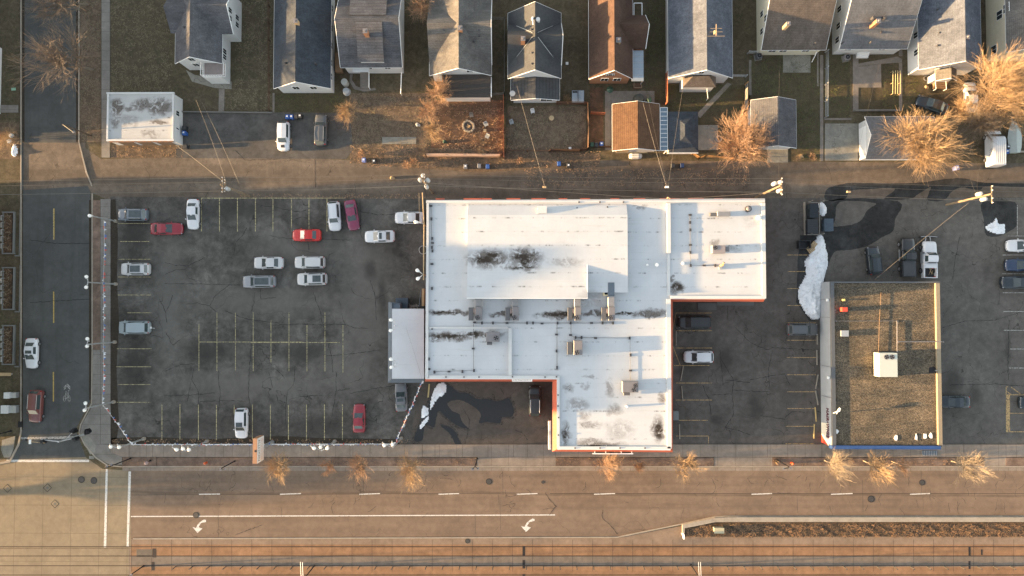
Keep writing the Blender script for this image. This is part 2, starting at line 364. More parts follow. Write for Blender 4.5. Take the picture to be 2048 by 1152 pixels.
for nm, mt, y0, y1, x0, zz in (('track_bed', m_track, 1089, 1111.5, 262, .010), ('track_middle', m_trackmid, 1112.5, 1131, 262, .010), ('track_bed', m_track, 1134, 1152, 262, .010),
        ('track_bed', m_track, 1154, 1174, 262, .010), ('crossing_panel', m_inter, 1098, 1200, -900, .014)):
    sheet(nm, mt, zz, rc(x0, y0, 2700 if x0 > 0 else 258, y1))
g = MB()
for y in (1093.5, 1112, 1131.5, 1150): g.sheet(WP(rc(-600, y-.9, 2700, y+.9), .02), .02)
struct('rail_grooves', g, plain('rail groove', (0.05, 0.032, 0.022), 0.6, 0.3))
g = MB()
for i in range(-3, 60):
    x = 303+i*40.1
    if x > 262: g.sheet(WP(rc(x-.28, 1079, x+.28, 1143), .018), .018)
struct('track_joints', g, m_jnt)
g = MB()
for r_ in ((1045, 1092, 1050, 1111), (1045, 1120, 1050, 1137), (1045, 1148, 1050, 1160), (1937, 1093, 1941, 1111), (1937, 1122, 1941, 1138), (1937, 1150, 1941, 1160), (1962, 1099, 1965, 1110), (305, 1097, 312, 1115), (303, 1124, 309, 1141)):
    g.sheet(WP(rc(*r_), .022), .022)
struct('drain_grates', g, plain('dark grate', (0.035, 0.028, 0.025), 0.6, 0.4))
sheet('track_crossing_mat', plain('rubber mat', (0.12, 0.10, 0.08), .9, 0, .2, 2), 0.02, rc(273, 1098.5, 304, 1114.5))
# sidewalks and kerbs (real steps)
def slab(name, mat, z0, z1, *polys):
    g = MB()
    for p in polys: g.prism(WP(p, z1), z0, z1)
    return struct(name, g, mat)
slab('sidewalk', m_conc, 0, .12, [(221, 889), (2600, 889), (2600, 914), (245, 914), (221, 905)])
slab('sidewalk', m_concv, 0, .115, rc(203, -300, 219.5, 315), rc(201, 398, 220.5, 888), rc(-30, 210, 36, 225))
slab('corner_ramp', m_concv, 0, .118, [(186, 700), (200.5, 700), (200.5, 888), (220, 889), (220.5, 905), (244, 914), (244, 930), (216, 928), (190, 912), (168, 880), (160, 868), (163, 850), (184, 812)])
slab('ramp_pad', m_apron, 0, .128, [(163, 868), (180, 875), (191, 888), (191, 905), (180, 909), (166, 880)], [(4, 880), (30, 872), (26, 900), (20, 915), (8, 915), (2, 900)])
slab('street_strip', m_verge, 0, .11, rc(185.5, 400, 200.5, 699.5))
slab('verge', m_verge, 0, .113, rc(245, 914.6, 313, 932), rc(314, 915, 953, 932), rc(1112, 915, 1428, 932), rc(1545, 915, 1968, 932), rc(2012, 915, 2600, 932))
slab('drive_apron', m_conc, 0, .09, rc(954, 914.6, 1111.5, 932), rc(1428.5, 914.6, 1544.5, 932), rc(1968.5, 914.6, 2011.5, 932))
slab('kerb', m_curb, 0, .135, rc(245, 932.4, 2600, 934.6))
slab('kerb', m_curb, 0, .135, rc(40.4, -300, 42.6, 862), [(40.4, 862), (42.6, 862), (38, 890), (20, 925), (-60, 940), (-60, 937), (18, 921), (35, 888)])
slab('kerb', m_curb, 0, .135, rc(156.4, -300, 158.6, 284), [(156.4, 284.4), (158.6, 284), (174, 345), (184.6, 372), (182.4, 372), (171, 345)], rc(183, 386, 185.2, 700),
     [(183, 700.4), (185.2, 700.4), (184, 808), (162, 850), (159, 866), (157, 866), (160, 849), (182, 806)], [(157, 866.4), (159, 866.4), (170, 888), (192, 914), (216, 930), (244.6, 932.5), (244.6, 934.5), (215, 932), (190, 916), (168, 890)])
slab('gutter', m_conc, 0, .02, rc(245, 935, 2600, 941.5))
slab('track_kerb', m_curb, 0, .14, [(266, 1076.6), (1235, 1073.6), (1262, 1068), (1370, 1046), (1430, 1033), (1450, 1031.5), (2700, 1031.5), (2700, 1033.5), (1450, 1033.6), (1430, 1035), (1370, 1048.2), (1262, 1070.2), (1235, 1075.6), (266, 1078.8)])
slab('south_kerb', m_curb, 0, .14, rc(1240, 1073.5, 1242, 1075))
# yards
sheet('lawn', m_lawn, 0.005, rc(548, 186, 690, 224), rc(1335, 170, 1500, 310), rc(1488, 108, 1640, 320), rc(1648, 108, 1700, 235), rc(1716, 120, 1804, 222), rc(1291, 0, 1334, 210))
sheet('leaf_litter', m_rust, 0.006, rc(862, 200, 1007, 309), rc(840, 312, 1040, 332), rc(1180, 175, 1206, 292))
sheet('leaf_litter', m_litter, 0.007, rc(700, 186, 858, 318), rc(1015, 212, 1172, 300), rc(160, 0, 202, 284), rc(222, 290, 370, 316), rc(-40, 245, 38, 318))
sheet('leaf_litter', m_litter, 0.0095, [(700, 300), (860, 296), (1200, 306), (1200, 330), (960, 345), (800, 334), (700, 326)])
sheet('dark_soil', m_dirt, 0.008, rc(40, -200, 49, 285), rc(152, -200, 156.2, 284), [(222, 886), (822, 884), (822, 889), (222, 889)], rc(42.6, 380, 46, 860), rc(178, 400, 182.6, 800))
sheet('soil_edge', m_dirt, 0.016, [(222, 876), (300, 874), (420, 878), (560, 872), (640, 876), (790, 878), (800, 888), (222, 888)], [(222, 400), (231, 398), (236, 470), (234, 560), (238, 640), (233, 740), (238, 850), (232, 888), (222, 888)])
slab('garden_path', m_path, 0, .05, [(438, 178), (449, 178), (448, 223), (437, 223)], rc(545, 186, 549, 225), [(1455, 165), (1463, 168), (1400, 236), (1393, 228)], rc(1706, 107, 1717, 222), [(1717, 133), (1762, 128), (1763, 175), (1717, 175)],
     [(1717, 127), (1795, 113), (1804, 118), (1804, 125), (1764, 127.5), (1717, 132)], rc(1798, 100, 1805, 112), rc(1798, 126, 1804.5, 222), rc(1649, 236, 1703, 240), rc(1210, 182, 1222, 300), rc(1222.5, 182, 1309, 206), rc(1498, 120, 1503, 190), rc(1640, 110, 1646.5, 322), rc(1634, 105, 1637.5, 172))
slab('concrete_pad', m_apron, 0, .06, rc(1566, 110, 1621, 145), rc(1650, 247, 1716, 321), [(372, 140), (384, 163), (430, 176), (463, 178), (463, 163), (390, 150)], rc(764, 274, 832, 288), rc(1394, 250, 1436, 300), rc(1535, 296, 1576, 325), rc(1232, 300, 1295, 306))
slab('garden_path', m_path, 0, .05, [(700, 140), (706, 140), (704, 160), (712, 172), (728, 178), (750, 176), (752, 180), (728, 183), (708, 178), (699, 164)], rc(720, 142, 737, 176))
# wet patches, snow melt
def rag(poly, n=4, a=1.6):
    out = []
    for i in range(len(poly)):
        p, q = poly[i], poly[(i+1) % len(poly)]
        for k in range(n):
            t = k/n; s_ = 0 if k == 0 else a
            out.append((p[0]+(q[0]-p[0])*t+R.uniform(-s_, s_), p[1]+(q[1]-p[1])*t+R.uniform(-s_, s_)))
    return out
def curvy(P, n=4):
    out = []; m = len(P)
    for i in range(m):
        a, b_, c_, d = P[i-1], P[i], P[(i+1) % m], P[(i+2) % m]
        for k in range(n):
            t = k/n
            out.append(tuple(.5*((2*b_[j])+(-a[j]+c_[j])*t+(2*a[j]-5*b_[j]+4*c_[j]-d[j])*t*t+(-a[j]+3*b_[j]-3*c_[j]+d[j])*t**3) for j in (0, 1)))
    return out
wet = [[(877, 768), (900, 772), (918, 785), (935, 786), (955, 798), (975, 798), (995, 803), (1012, 797), (1020, 800), (1028, 822), (1022, 834), (1004, 834), (1000, 846), (975, 844), (958, 846), (962, 830), (950, 815), (920, 800), (895, 806), (905, 822), (918, 828), (925, 845), (938, 858), (912, 850), (890, 832), (878, 822), (872, 838), (868, 855), (850, 850), (845, 880), (828, 878), (848, 830), (858, 806), (868, 790), (880, 790)],
       [(880, 850), (903, 856), (915, 872), (922, 890), (912, 890), (900, 868)]]
g = MB()
g2_ = MB()
for p in wet+[[(1655, 370), (1800, 360), (2100, 352), (2100, 392), (1660, 405)]][:0]:
    cx_ = sum(q[0] for q in p)/len(p); cy_ = sum(q[1] for q in p)/len(p); g2_.sheet(WP(rag([(q[0]+(q[0]-cx_)*.035+2*(1 if q[0] > cx_ else -1), q[1]+(q[1]-cy_)*.06+2*(1 if q[1] > cy_ else -1)) for q in curvy(p)], 2, 1.4), .0158), .0158)
for p in wet: g.sheet(WP(rag(curvy(p), 2, .7), .017), .017)
struct('wet_patch', g, m_wet); struct('damp_fringe', g2_, m_fringe)
wet2 = [[(1655, 378), (1690, 367), (1730, 366), (1830, 366), (1890, 358), (1930, 357), (1985, 366), (2200, 368), (2200, 382), (1990, 372), (1960, 380), (1925, 375), (1905, 382), (1888, 400), (1855, 400), (1862, 374), (1840, 386), (1818, 398), (1768, 398), (1790, 378), (1740, 378), (1700, 382), (1690, 398), (1652, 400)],
        [(1650, 402), (1795, 402), (1790, 440), (1786, 462), (1765, 474), (1735, 492), (1700, 500), (1668, 505), (1650, 545), (1648, 470), (1660, 455), (1700, 450), (1722, 440), (1735, 420), (1750, 406), (1680, 404), (1670, 440), (1655, 460)],
        [(1965, 404), (2030, 404), (2034, 440), (2030, 455), (1998, 472), (1972, 470), (1968, 440)]]
g = MB()
for p in wet2: g.sheet(WP(rag(curvy(p), 2, .8), .02), .02)
struct('wet_patch', g, asphalt('damp asphalt', (0.034, 0.034, 0.033), mott=.35, crack=0.2, grain=.3))
g = MB(); g.sheet(WP(rag([(1600, 470), (1655, 470), (1650, 560), (1646, 640), (1618, 642), (1592, 605), (1595, 540)], 4, 2), .019), .019); struct('wet_patch', g, MATS['damp asphalt'])
def snow(label, poly, h, px=True):
    """lumpy snow heap: a fine grid of cells inside a ragged outline"""
    from mathutils import noise as mn
    P = WP(rag(curvy(poly, 3), 3, .9), 0); n = len(P); cx = sum(p[0] for p in P)/n; cy = sum(p[1] for p in P)/n
    x0 = min(p[0] for p in P); x1 = max(p[0] for p in P); y0 = min(p[1] for p in P); y1 = max(p[1] for p in P); c = .15
    def dist(x, y):
        ins = False; d = 9.0
        for i in range(n):
            (ax, ay), (bx_, by) = P[i], P[(i+1) % n]
            if (ay > y) != (by > y) and x < (bx_-ax)*(y-ay)/(by-ay)+ax: ins = not ins
            ex, ey = bx_-ax, by-ay; L2 = ex*ex+ey*ey or 1e-9; t = max(0, min(1, ((x-ax)*ex+(y-ay)*ey)/L2)); d = min(d, math.hypot(x-ax-ex*t, y-ay-ey*t))
        return d if ins else -d
    idx = {}; vs = []; nx = int((x1-x0)/c)+2; ny = int((y1-y0)/c)+2
    for i in range(nx+1):
        for j in range(ny+1):
            x, y = x0+(i-.5)*c, y0+(j-.5)*c; d = dist(x, y)
            if d > -c*.5:
                d = max(d, 0); q = mn.fractal(Vector((x*1.3, y*1.3, h*7)), .8, 2.1, 4)
                z = h*(1-math.exp(-d/.55))*(.75+.45*q)+.02+min(d, .15)*.2+(.03*mn.noise(Vector((x*6, y*6, 1))) if d > .05 else 0)
                idx[(i, j)] = len(vs); vs.append((x+R.uniform(-.04, .04), y+R.uniform(-.04, .04), max(z, .018 if d == 0 else .03)))
    fs = []
    for (i, j) in idx:
        k = [idx.get(q) for q in ((i, j), (i+1, j), (i+1, j+1), (i, j+1))]
        if all(q is not None for q in k): fs.append(tuple(k))
    g = MB(); g.add(vs, fs); return single('snow_pile', g, m_snow, label, 'snow pile', 'melting snow piles', Vector((cx, cy, 0)), True)
snow('longest grey-white snow heap along the white wall of the gravel-roofed shop', [(1637, 469), (1646, 474), (1653, 500), (1656, 525), (1650, 550), (1646, 570), (1645, 600), (1640, 635), (1622, 637), (1606, 618), (1596, 598), (1597, 578), (1606, 560), (1612, 545), (1610, 522), (1620, 505), (1624, 490)], .9)
snow('small snow heap beside the black dumpster in the railed pen', [(1638, 405), (1648, 408), (1654, 420), (1648, 432), (1638, 428)], .6)
snow('dirty snow heap on wet asphalt below the rightmost utility pole', [(1970, 455), (1985, 445), (1992, 436), (1998, 448), (2008, 448), (2010, 462), (2004, 468), (1985, 466)], .5)
snow('hook-shaped snow heap near the south red wall by the puddle', [(877, 768), (888, 766), (893, 775), (888, 790), (876, 796), (866, 812), (860, 822), (862, 800), (868, 780)], .5)
snow('small snow lump in the middle of three beside the puddle', [(846, 812), (856, 816), (857, 828), (848, 836), (842, 832)], .35)
snow('thin southernmost snow lump beside the puddle', [(855, 832), (858, 838), (848, 852), (841, 858), (840, 850)], .3)
snow('tall bright snow heap on the kerb of the side street', [(27, 288), (33, 290), (36, 300), (33, 312), (27, 313), (23, 305)], .9)

# ------------------------------------------------------------------ markings
def vlines(g, xs, y0, y1, w=.09, z=.024):
    for x in xs:
        if isinstance(x, tuple): a, y00, y11 = x
        else: a, y00, y11 = x, y0, y1
        g.line(W(a, y00), W(a, y11), w, z)
def hlines(g, ys, x0, x1, w=.09, z=.024):
    for y in ys:
        if isinstance(y, tuple): a, x00, x11 = y
        else: a, x00, x11 = y, x0, x1
        g.line(W(x00, a), W(x11, a), w, z)
g = MB()
vlines(g, [403, 439, 475, 511, 546, 583, 618, 654], 397, 463, .11); hlines(g, [(396.3, 403, 690)], 0, 0, .11)
hlines(g, [(447, 236, 300), (483, 240, 300), (518.5, 236, 303), (554, 236, 303), (590, 236, 303), (625.5, 255, 303), (697.5, 233, 303), (733.5, 233, 302), (769, 236, 302), (804.5, 233, 301)], 0, 0)
hlines(g, [(684, 398, 605), (685, 500, 680)], 0, 0); vlines(g, [(398, 648, 742), (434, 625, 742), (471, 625, 742), (506.5, 625, 742), (542, 640, 725), (578, 625, 743), (614, 650, 743), (650, 625, 743), (686, 650, 745)], 0, 0)
vlines(g, [324, 360, 397, 433, (468.5, 809, 830), 505, 541, 577, 613, 649, 685], 809, 880, .11)
struct('parking_lines', g, m_yl)
g = MB()
hlines(g, [626, 661.5, 696, (731, 1348, 1420), 766, 800, (840.5, 1356, 1416), (872, 1352, 1417)], 1352, 1424)
hlines(g, [(510, 1575, 1615), (543, 1575, 1610), (577, 1575, 1602), (611, 1575, 1602), 645.5, 680.5, 715, 749.5, 783.5, 817, (852.5, 1572, 1628), (887.5, 1571, 1628)], 1574, 1632)
vlines(g, [(1417, 872, 887)], 0, 0); g.line(W(1352, 626), W(1345, 660), .08, .024); g.line(W(1345, 690), W(1360, 730), .08, .024)
struct('parking_lines', g, m_yl2)
g = MB()
hlines(g, [(472, 2016, 2100), (510, 2005, 2100), (547.5, 2004, 2100), (585.5, 2005, 2100), (623, 2006, 2100), (660.5, 2007, 2100), (698, 2020, 2100), (736, 2018, 2100)], 0, 0, .11, .026); vlines(g, [(2034.5, 410, 471)], 0, 0, .11, .026)
struct('parking_lines', g, m_wl2)
g = MB(); g.sheet(WP(rc(2012, 789, 2020, 863), .026), .026)
hlines(g, [(773.5, 2012, 2016), (789.5, 2020, 2100), (826.5, 2020, 2100), (863.5, 2012, 2100)], 0, 0, .11, .028); g.line(W(2012, 774), W(2012, 789), .11, .028); g.line(W(2022, 774), W(2041, 788), .13, .028); g.line(W(2012, 782), W(2022, 789), .11, .028)
struct('yellow_zone_markings', g, m_yl2)
g = MB()
for x0, x1 in ((398, 440), (560, 602), (719, 760), (877, 918), (1033, 1075), (1188, 1230), (1503, 1544), (1662, 1705), (1820, 1860)): g.line(W(x0, 988.5-(.02*(x0 > 500))), W(x1, 988 if x0 < 500 else 987), .14, .010)
g.line(W(262, 1033), W(1000, 1030.3), .15, .010); g.line(W(1000, 1030.3), W(1110, 1029.8), .15, .010)
def poly(pts, z=.010): g.sheet(WP(pts, z), z)
def arrow(cx, cy):
    o = [(14, -12), (14, -8), (4, -6), (-1, 2), (3, 4), (7, 5), (-3, 14), (-13, 2), (-6, 4), (-2, -4), (5, -10), (10, -13)]
    poly([(cx+x, cy+y) for x, y in o])
arrow(398, 1052); arrow(1055, 1050)
struct('lane_markings', g, m_wl)
g = MB()
poly([(211.5, 938), (215.5, 938), (212.5, 1095), (207.5, 1095)], .016); poly([(257, 943), (262, 943), (257.5, 1093), (253, 1093)], .016)
poly([(13, 919.5), (178, 919.5), (178, 924), (13, 924)], .016)
struct('crosswalk_markings', g, m_wl)
g = MB(); g.sheet(WP([(42, 874.5), (148, 872.5), (155, 875), (140, 878), (42, 878.5)], .018), .018)
vlines(g, [(107.5, 417, 480)], 0, 0, .17, .018)
struct('stop_line', g, m_wl2)
g = MB(); vlines(g, [(108, 417, 479), (107.5, 583.5, 646), (107, 744, 803), (107, -120, -60)], 0, 0, .18, .021); struct('centre_line_dashes', g, m_yb)
# bicycle lane symbol
g = MB(); z = .02
for dy in (0, 4): g.line(W(128, 775+dy), W(134.5, 768+dy), .15, z); g.line(W(134.5, 768+dy), W(141, 775+dy), .15, z)
for cx in (129.3, 138.5):
    c = W(cx, 797); n = 18
    for k in range(n):
        a, b_ = 2*math.pi*k/n, 2*math.pi*(k+1)/n
        g.line((c.x+.17*math.cos(a)*1.1, c.y+.42*math.sin(a)), (c.x+.17*math.cos(b_)*1.1, c.y+.42*math.sin(b_)), .07, z)
for a, b_ in (((129.3, 797), (132, 786)), ((132, 786), (136.5, 786)), ((136.5, 786), (138.5, 797)), ((132, 787), (134.5, 797)), ((134.5, 797), (136.5, 786)), ((129.3, 797), (134.5, 797)), ((136.5, 786), (137, 781)), ((137, 781), (139, 781)), ((131, 783), (133.5, 783)), ((132, 786), (132, 783))):
    g.line(W(*a), W(*b_), .07, z)
struct('bicycle_lane_symbol', g, m_wl2)
# cracks traced from the lot
cr = [[(318,598),(326,612),(332,625),(334,645)],[(345,590),(340,608),(333,622)],[(372,608),(395,606),(420,612),(430,592),(445,580),(458,570)],[(420,612),(428,620),(435,627)],[(510,585),(508,605),(502,627)],[(521,575),(522,598),(538,596),(552,595)],
 [(627,583),(632,602),(640,620),(643,640),(650,660),(652,678)],[(545,650),(600,648),(640,650),(680,648),(695,650),(710,656),(735,657)],[(330,743),(350,733),(365,729),(390,727)],[(388,735),(384,760),(394,778),(397,785),(398,808)],[(375,803),(382,762)],[(437,742),(438,770),(441,785),(436,830)],[(503,660),(502,700),(498,750),(497,790),(500,812)],
 [(538,745),(545,775)],[(578,799),(600,793),(645,790)],[(590,738),(588,768),(574,785),(572,810),(570,850)],[(552,790),(556,800),(572,806)],[(672,742),(673,780),(668,808),(660,850)],[(330,525),(350,530),(375,532),(410,515)],[(330,548),(350,540),(372,538)],[(467,510),(472,486),(486,470),(494,455)],[(540,470),(560,476),(583,477),(640,478),(700,480)],
 [(520,412),(545,413),(570,419),(600,424),(625,416)],[(590,438),(605,434),(615,436)],[(330,567),(400,568),(480,570)],[(616,483),(618,500)],[(655,700),(658,685),(664,720),(666,745)],[(330,792),(380,790),(430,786)],[(400,803),(450,801),(485,802)],[(650,712),(700,708),(760,700)],[(545,735),(560,745),(569,757)],[(700,777),(670,782)],[(700,787),(760,775),(800,770)],
 [(450,622),(500,640),(560,646)],[(360,680),(345,690),(332,665)],[(740,560),(750,590),(753,640)],[(850,655),(800,652),(780,648)],
 [(1455,610),(1456,640)],[(1470,655),(1500,685),(1535,700),(1545,695),(1630,700)],[(1545,700),(1537,735),(1538,780)],[(1425,790),(1465,788),(1467,760),(1455,740),(1440,715)],[(1465,790),(1467,830),(1450,855),(1480,862),(1500,870)],[(1500,760),(1540,752),(1570,748)],[(1467,780),(1540,784)],[(1570,750),(1580,770)],[(1405,770),(1418,800),(1422,830)],[(1440,700),(1446,770)],[(1450,760),(1500,765)],[(1520,832),(1570,838)],[(1570,835),(1585,823),(1610,825)],
 [(1885,655),(1930,642),(1990,640),(2048,622)],[(1900,770),(1990,768),(2048,772)],[(2018,640),(2016,720),(2016,760)],[(1905,560),(1910,520),(1920,470)],
 [(60,480),(110,487),(180,487)],[(60,605),(110,602),(180,598)],[(240,580),(180,583)],
 [(470,1070),(490,1062),(510,1055),(524,1050)],[(1090,985),(1100,1000),(1112,1012),(1098,1030)],[(1205,1020),(1204,1035),(1225,1055),(1235,1068)],[(1630,820),(1650,830)],
 [(925,815),(940,840),(935,870),(930,888)],[(1000,775),(1008,790)],[(1030,860),(1045,865),(1055,880)],
 [(470,300),(490,320),(560,318)],[(630,318),(631,375)],[(720,400),(722,470),(728,480)],[(705,420),(760,430),(800,428)]]
g = MB()
for L in cr:
    pts = []
    for i in range(len(L)-1):
        (x0, y0), (x1, y1) = L[i], L[i+1]; n = max(2, int(math.hypot(x1-x0, y1-y0)/4))
        for k in range(n): pts.append((x0+(x1-x0)*k/n+R.uniform(-.8, .8), y0+(y1-y0)*k/n+R.uniform(-.8, .8)))
    pts.append(L[-1])
    for i in range(len(pts)-1): g.line(W(*pts[i]), W(*pts[i+1]), R.uniform(.03, .085), .0225)
rr_ = random.Random(77)
for k in range(150):
    if k < 85: x, y = rr_.uniform(270, 2040), rr_.uniform(945, 1028)
    elif k < 120: x, y = rr_.uniform(1660, 2040), rr_.uniform(410, 880)
    else: x, y = rr_.uniform(60, 1700), rr_.uniform(322, 385)
    a = rr_.choice((1.57, 1.5, .1, 2.2, 1.2))
    for j in range(rr_.randrange(2, 6)):
        a += rr_.uniform(-.6, .6); x2, y2 = x+5*math.cos(a), y+5*math.sin(a); g.line(W(x, y), W(x2, y2), rr_.uniform(.02, .045), .0222); x, y = x2, y2
struct('asphalt_cracks', g, m_crk)
g = MB()
for x in (258,280,305,360,410,447,700,845,870,925,976,1027,1055,1111,1428,1472,1535,1590,1643,1700,1770,1840,1928,2012): g.line(W(x, 889.5, .12), W(x, 914, .12), .035, .125)
for x in range(262, 2048, 39): g.line(W(x, 935, .02), W(x, 941.5, .02), .025, .024)
for x, y0, y1 in ((1005,942,990),(997,990,1010),(436,990,1075),(726,942,990),(1000,1000,1060),(1594,990,1025),(1842,942,990),(1725,960,1028),(950,1030,1068)): g.line(W(x, y0), W(x+1, y1), .03, .010)
g.line(W(262, 990), W(1000, 986.5), .05, .0085); g.line(W(1100, 987), W(2600, 987), .07, .0085)
struct('pavement_joints', g, m_jnt)
# manholes and castings
for x, y, r, lb in ((163, 959, .42, 'left of a pair of round covers by the crosswalk'), (188, 961, .42, 'right of a pair of round covers by the crosswalk'), (392, 1030, .38, 'round cover on the solid white lane line'),
        (978, 963, .38, 'round cover in the kerb lane south of the driveway'), (1742, 998, .42, 'round cover in the middle lane east of the dashes'), (1844, 965, .36, 'round cover in the kerb lane near the easternmost street tree'),(1086, 964, .2, 'small cap in the kerb lane'), (935, 1082, .3, 'round cover in the track side slab')):
    c = W(x, y); g = MB(); g.cyl(c.x, c.y, r, .0, .03, 20); t = Thing('manhole', 'dark iron manhole, '+lb, 'manhole cover', (c.x, c.y, 0), 0, 'manhole covers')
    g2 = MB(); g2.ring(c.x, c.y, r*1.02, r*1.22, .026); t.part('cover', g, plain('iron cover', (0.075, 0.07, 0.065), .6, .5, .3, 6), world=True); t.part('ring', g2, m_crk, world=True)
for x, y in ((15, 976.5), (95, 975.5), (110, 1007.5)):
    c = W(x, y); g = MB(); s_ = .62; g.sheet([(c.x-s_, c.y), (c.x, c.y-s_), (c.x+s_, c.y), (c.x, c.y+s_)], .02); g2 = MB(); g2.cyl(c.x, c.y, .2, 0, .03, 14)
    g3 = MB(); q = [(c.x-s_, c.y), (c.x, c.y-s_), (c.x+s_, c.y), (c.x, c.y+s_)]
    for i in range(4): g3.line(q[i], q[(i+1) % 4], .07, .022)
    t = Thing('utility_cover', {15: 'leftmost diamond-set utility cover in the junction', 95: 'upper right diamond-set utility cover in the junction', 110: 'lowest diamond-set utility cover in the junction'}[x], 'utility cover', (c.x, c.y, 0), 0, 'diamond covers')
    t.part('pad', g, MATS['intersection concrete'], world=True); t.part('lid', g2, plain('grey lid', (0.13, 0.12, 0.10), .8), world=True); t.part('edge', g3, m_crk, world=True)
# ------------------------------------------------------------------ building materials
def membrane(name, base, stains, seam=1.95, faint=0.05, core=None):
    b = NB(name, 0.6, 0, 0.3); xyz = b.sep(b.pos())
    n = b.noise(0.35, 5, .65); n2 = b.noise(3.0, 5, .7)
    c = b.mix(b.ramp(n, .3, .7), tuple(x*.90 for x in base), base)
    c = b.mix(b.ramp(n2, .55, .8, 0, .25), c, tuple(x*.6 for x in base))
    st = b.noise(1.0, 4, .7, stretch=(0.15, 2.4, 1)); c = b.mix(b.ramp(st, .58, .75, 0, .30), c, (0.35, 0.33, 0.30))
    for ax, per, wd in ((0, .6, .03), (1, seam, .03)):
        m = b.math('ABSOLUTE', b.math('SUBTRACT', b.math('MODULO', b.math('ADD', xyz[ax], 400*per), per), per/2)); c = b.mix(b.ramp(m, wd*.5, wd, faint*(3 if ax else 1), 0), c, (0.3, 0.3, 0.3))
    sm = b.math('ABSOLUTE', b.math('SUBTRACT', b.math('MODULO', b.math('ADD', xyz[1], 400*seam), seam), seam/2)); dash = b.math('MULTIPLY', b.ramp(sm, .03, .16, 1, 0), b.ramp(b.noise(1.0, 5, .75, stretch=(.8, .3, 1)), .53, .64, 0, .75)); c = b.mix(dash if faint > .03 else 0.0, c, (0.06, 0.06, 0.055))
    if stains:
        m = b.blobs(stains, 1.5, 0.8, 0.45, 2)
        rg = b.noise(.9, 4, .6, dist=1.5); m = b.math('MULTIPLY', m, b.ramp(rg, .36, .50))
        sn = b.math('ABSOLUTE', b.math('SINE', b.math('MULTIPLY', b.noise(.7, 3, .5, dist=1.0), 40.0))); ring = b.ramp(sn, 0.0, .55, 1.0, .15)
        c = b.mix(b.math('MULTIPLY', m, .85), c, (0.12, 0.097, 0.08)); c = b.mix(b.math('MULTIPLY', m, ring), c, (0.04, 0.032, 0.027))
    if core: c = b.mix(b.math('MULTIPLY', b.blobs(core, 1.1, 1.1, 0.4, 3), b.ramp(b.noise(1.6, 5, .7), .34, .46)), c, (0.035, 0.026, 0.018))
    b.color(c).bump(n2, .25, .04); MATS[name] = b.m; return b.m
def shingle(name, base, var=.3, axis=None):
    b = NB(name, .92, 0, .15); p = b.pos()
    n = b.noise(.5, 4, .6); n2 = b.noise(6, 4, .8, stretch=(1, 1, 1)); n3 = b.noise(2.2, 3, .7, stretch=(1.0, .25, 1) if axis == 'x' else (.25, 1.0, 1))
    c = b.mix(b.ramp(n, .35, .65), tuple(x*(1-var*.5) for x in base), tuple(x*(1+var*.5) for x in base))
    s = b.math('MULTIPLY', b.ramp(n2, .3, .7, 1-var, 1+var), b.ramp(n3, .3, .7, 1-var*.6, 1+var*.6))
    q = b.n.new('ShaderNodeVectorMath'); q.operation = 'SCALE'; b.l.new(c, q.inputs[0]); b.l.new(s, q.inputs['Scale'])
    xyz = b.sep(p); m = b.math('ABSOLUTE', b.math('SUBTRACT', b.math('MODULO', b.math('ADD', xyz[2], 20), .12), .06)); 
    b.color(b.mix(b.ramp(m, .006, .02, .35, 0), q.outputs[0], tuple(x*.3 for x in base))).bump(n2, .6, .04); MATS[name] = b.m; return b.m
m_ww = plain('white siding', (0.58, 0.58, 0.57), .7, 0, .06, 2)
m_cream = plain('cream stucco', (0.60, 0.55, 0.42), .9, 0, .08, 2)
m_brick = plain('orange brick', (0.33, 0.16, 0.085), .9, 0, .25, 4)
m_trim = plain('white trim', (0.78, 0.78, 0.76), .5, 0, .04)
m_pane = NB('window pane', .1, 0, .8); m_pane.color((0.03, 0.04, 0.045)); m_pane = m_pane.m
m_cap = plain('parapet cap', (0.56, 0.56, 0.55), .45, 0, .08, 1.0)
m_red = plain('red metal awning', (0.42, 0.10, 0.055), .5, 0, .12, 1.2)
m_grey = plain('grey unit metal', (0.21, 0.20, 0.205), .5, .2, .10, 1.5)
m_grey2 = plain('dark grey hood', (0.12, 0.12, 0.125), .55, .2, .1, 1.5)
m_duct = plain('galvanised duct', (0.26, 0.26, 0.265), .45, .3, .15, 1)
m_dark = plain('dark opening', (0.02, 0.02, 0.022), .6)
m_block = plain('pipe block', (0.06, 0.06, 0.065), .8)
m_slate = plain('slate blue metal', (0.12, 0.145, 0.175), .5, .1, .12, 1.2)
m_wood = plain('weathered wood', (0.22, 0.14, 0.08), .9, 0, .3, 3)
m_pale = plain('pale timber', (0.42, 0.30, 0.17), .9, 0, .25, 3)
m_steel = plain('galvanised steel', (0.45, 0.46, 0.46), .4, .5, .1)
m_blackm = plain('black metal', (0.02, 0.02, 0.022), .5, .3)
m_bulb = plain('white lamp head', (0.85, 0.84, 0.80), .3, 0, .04)
m_bigw = plain('outer wall paint', (0.30, 0.12, 0.08), .85, 0, .15, 1)

ZR = 6.0
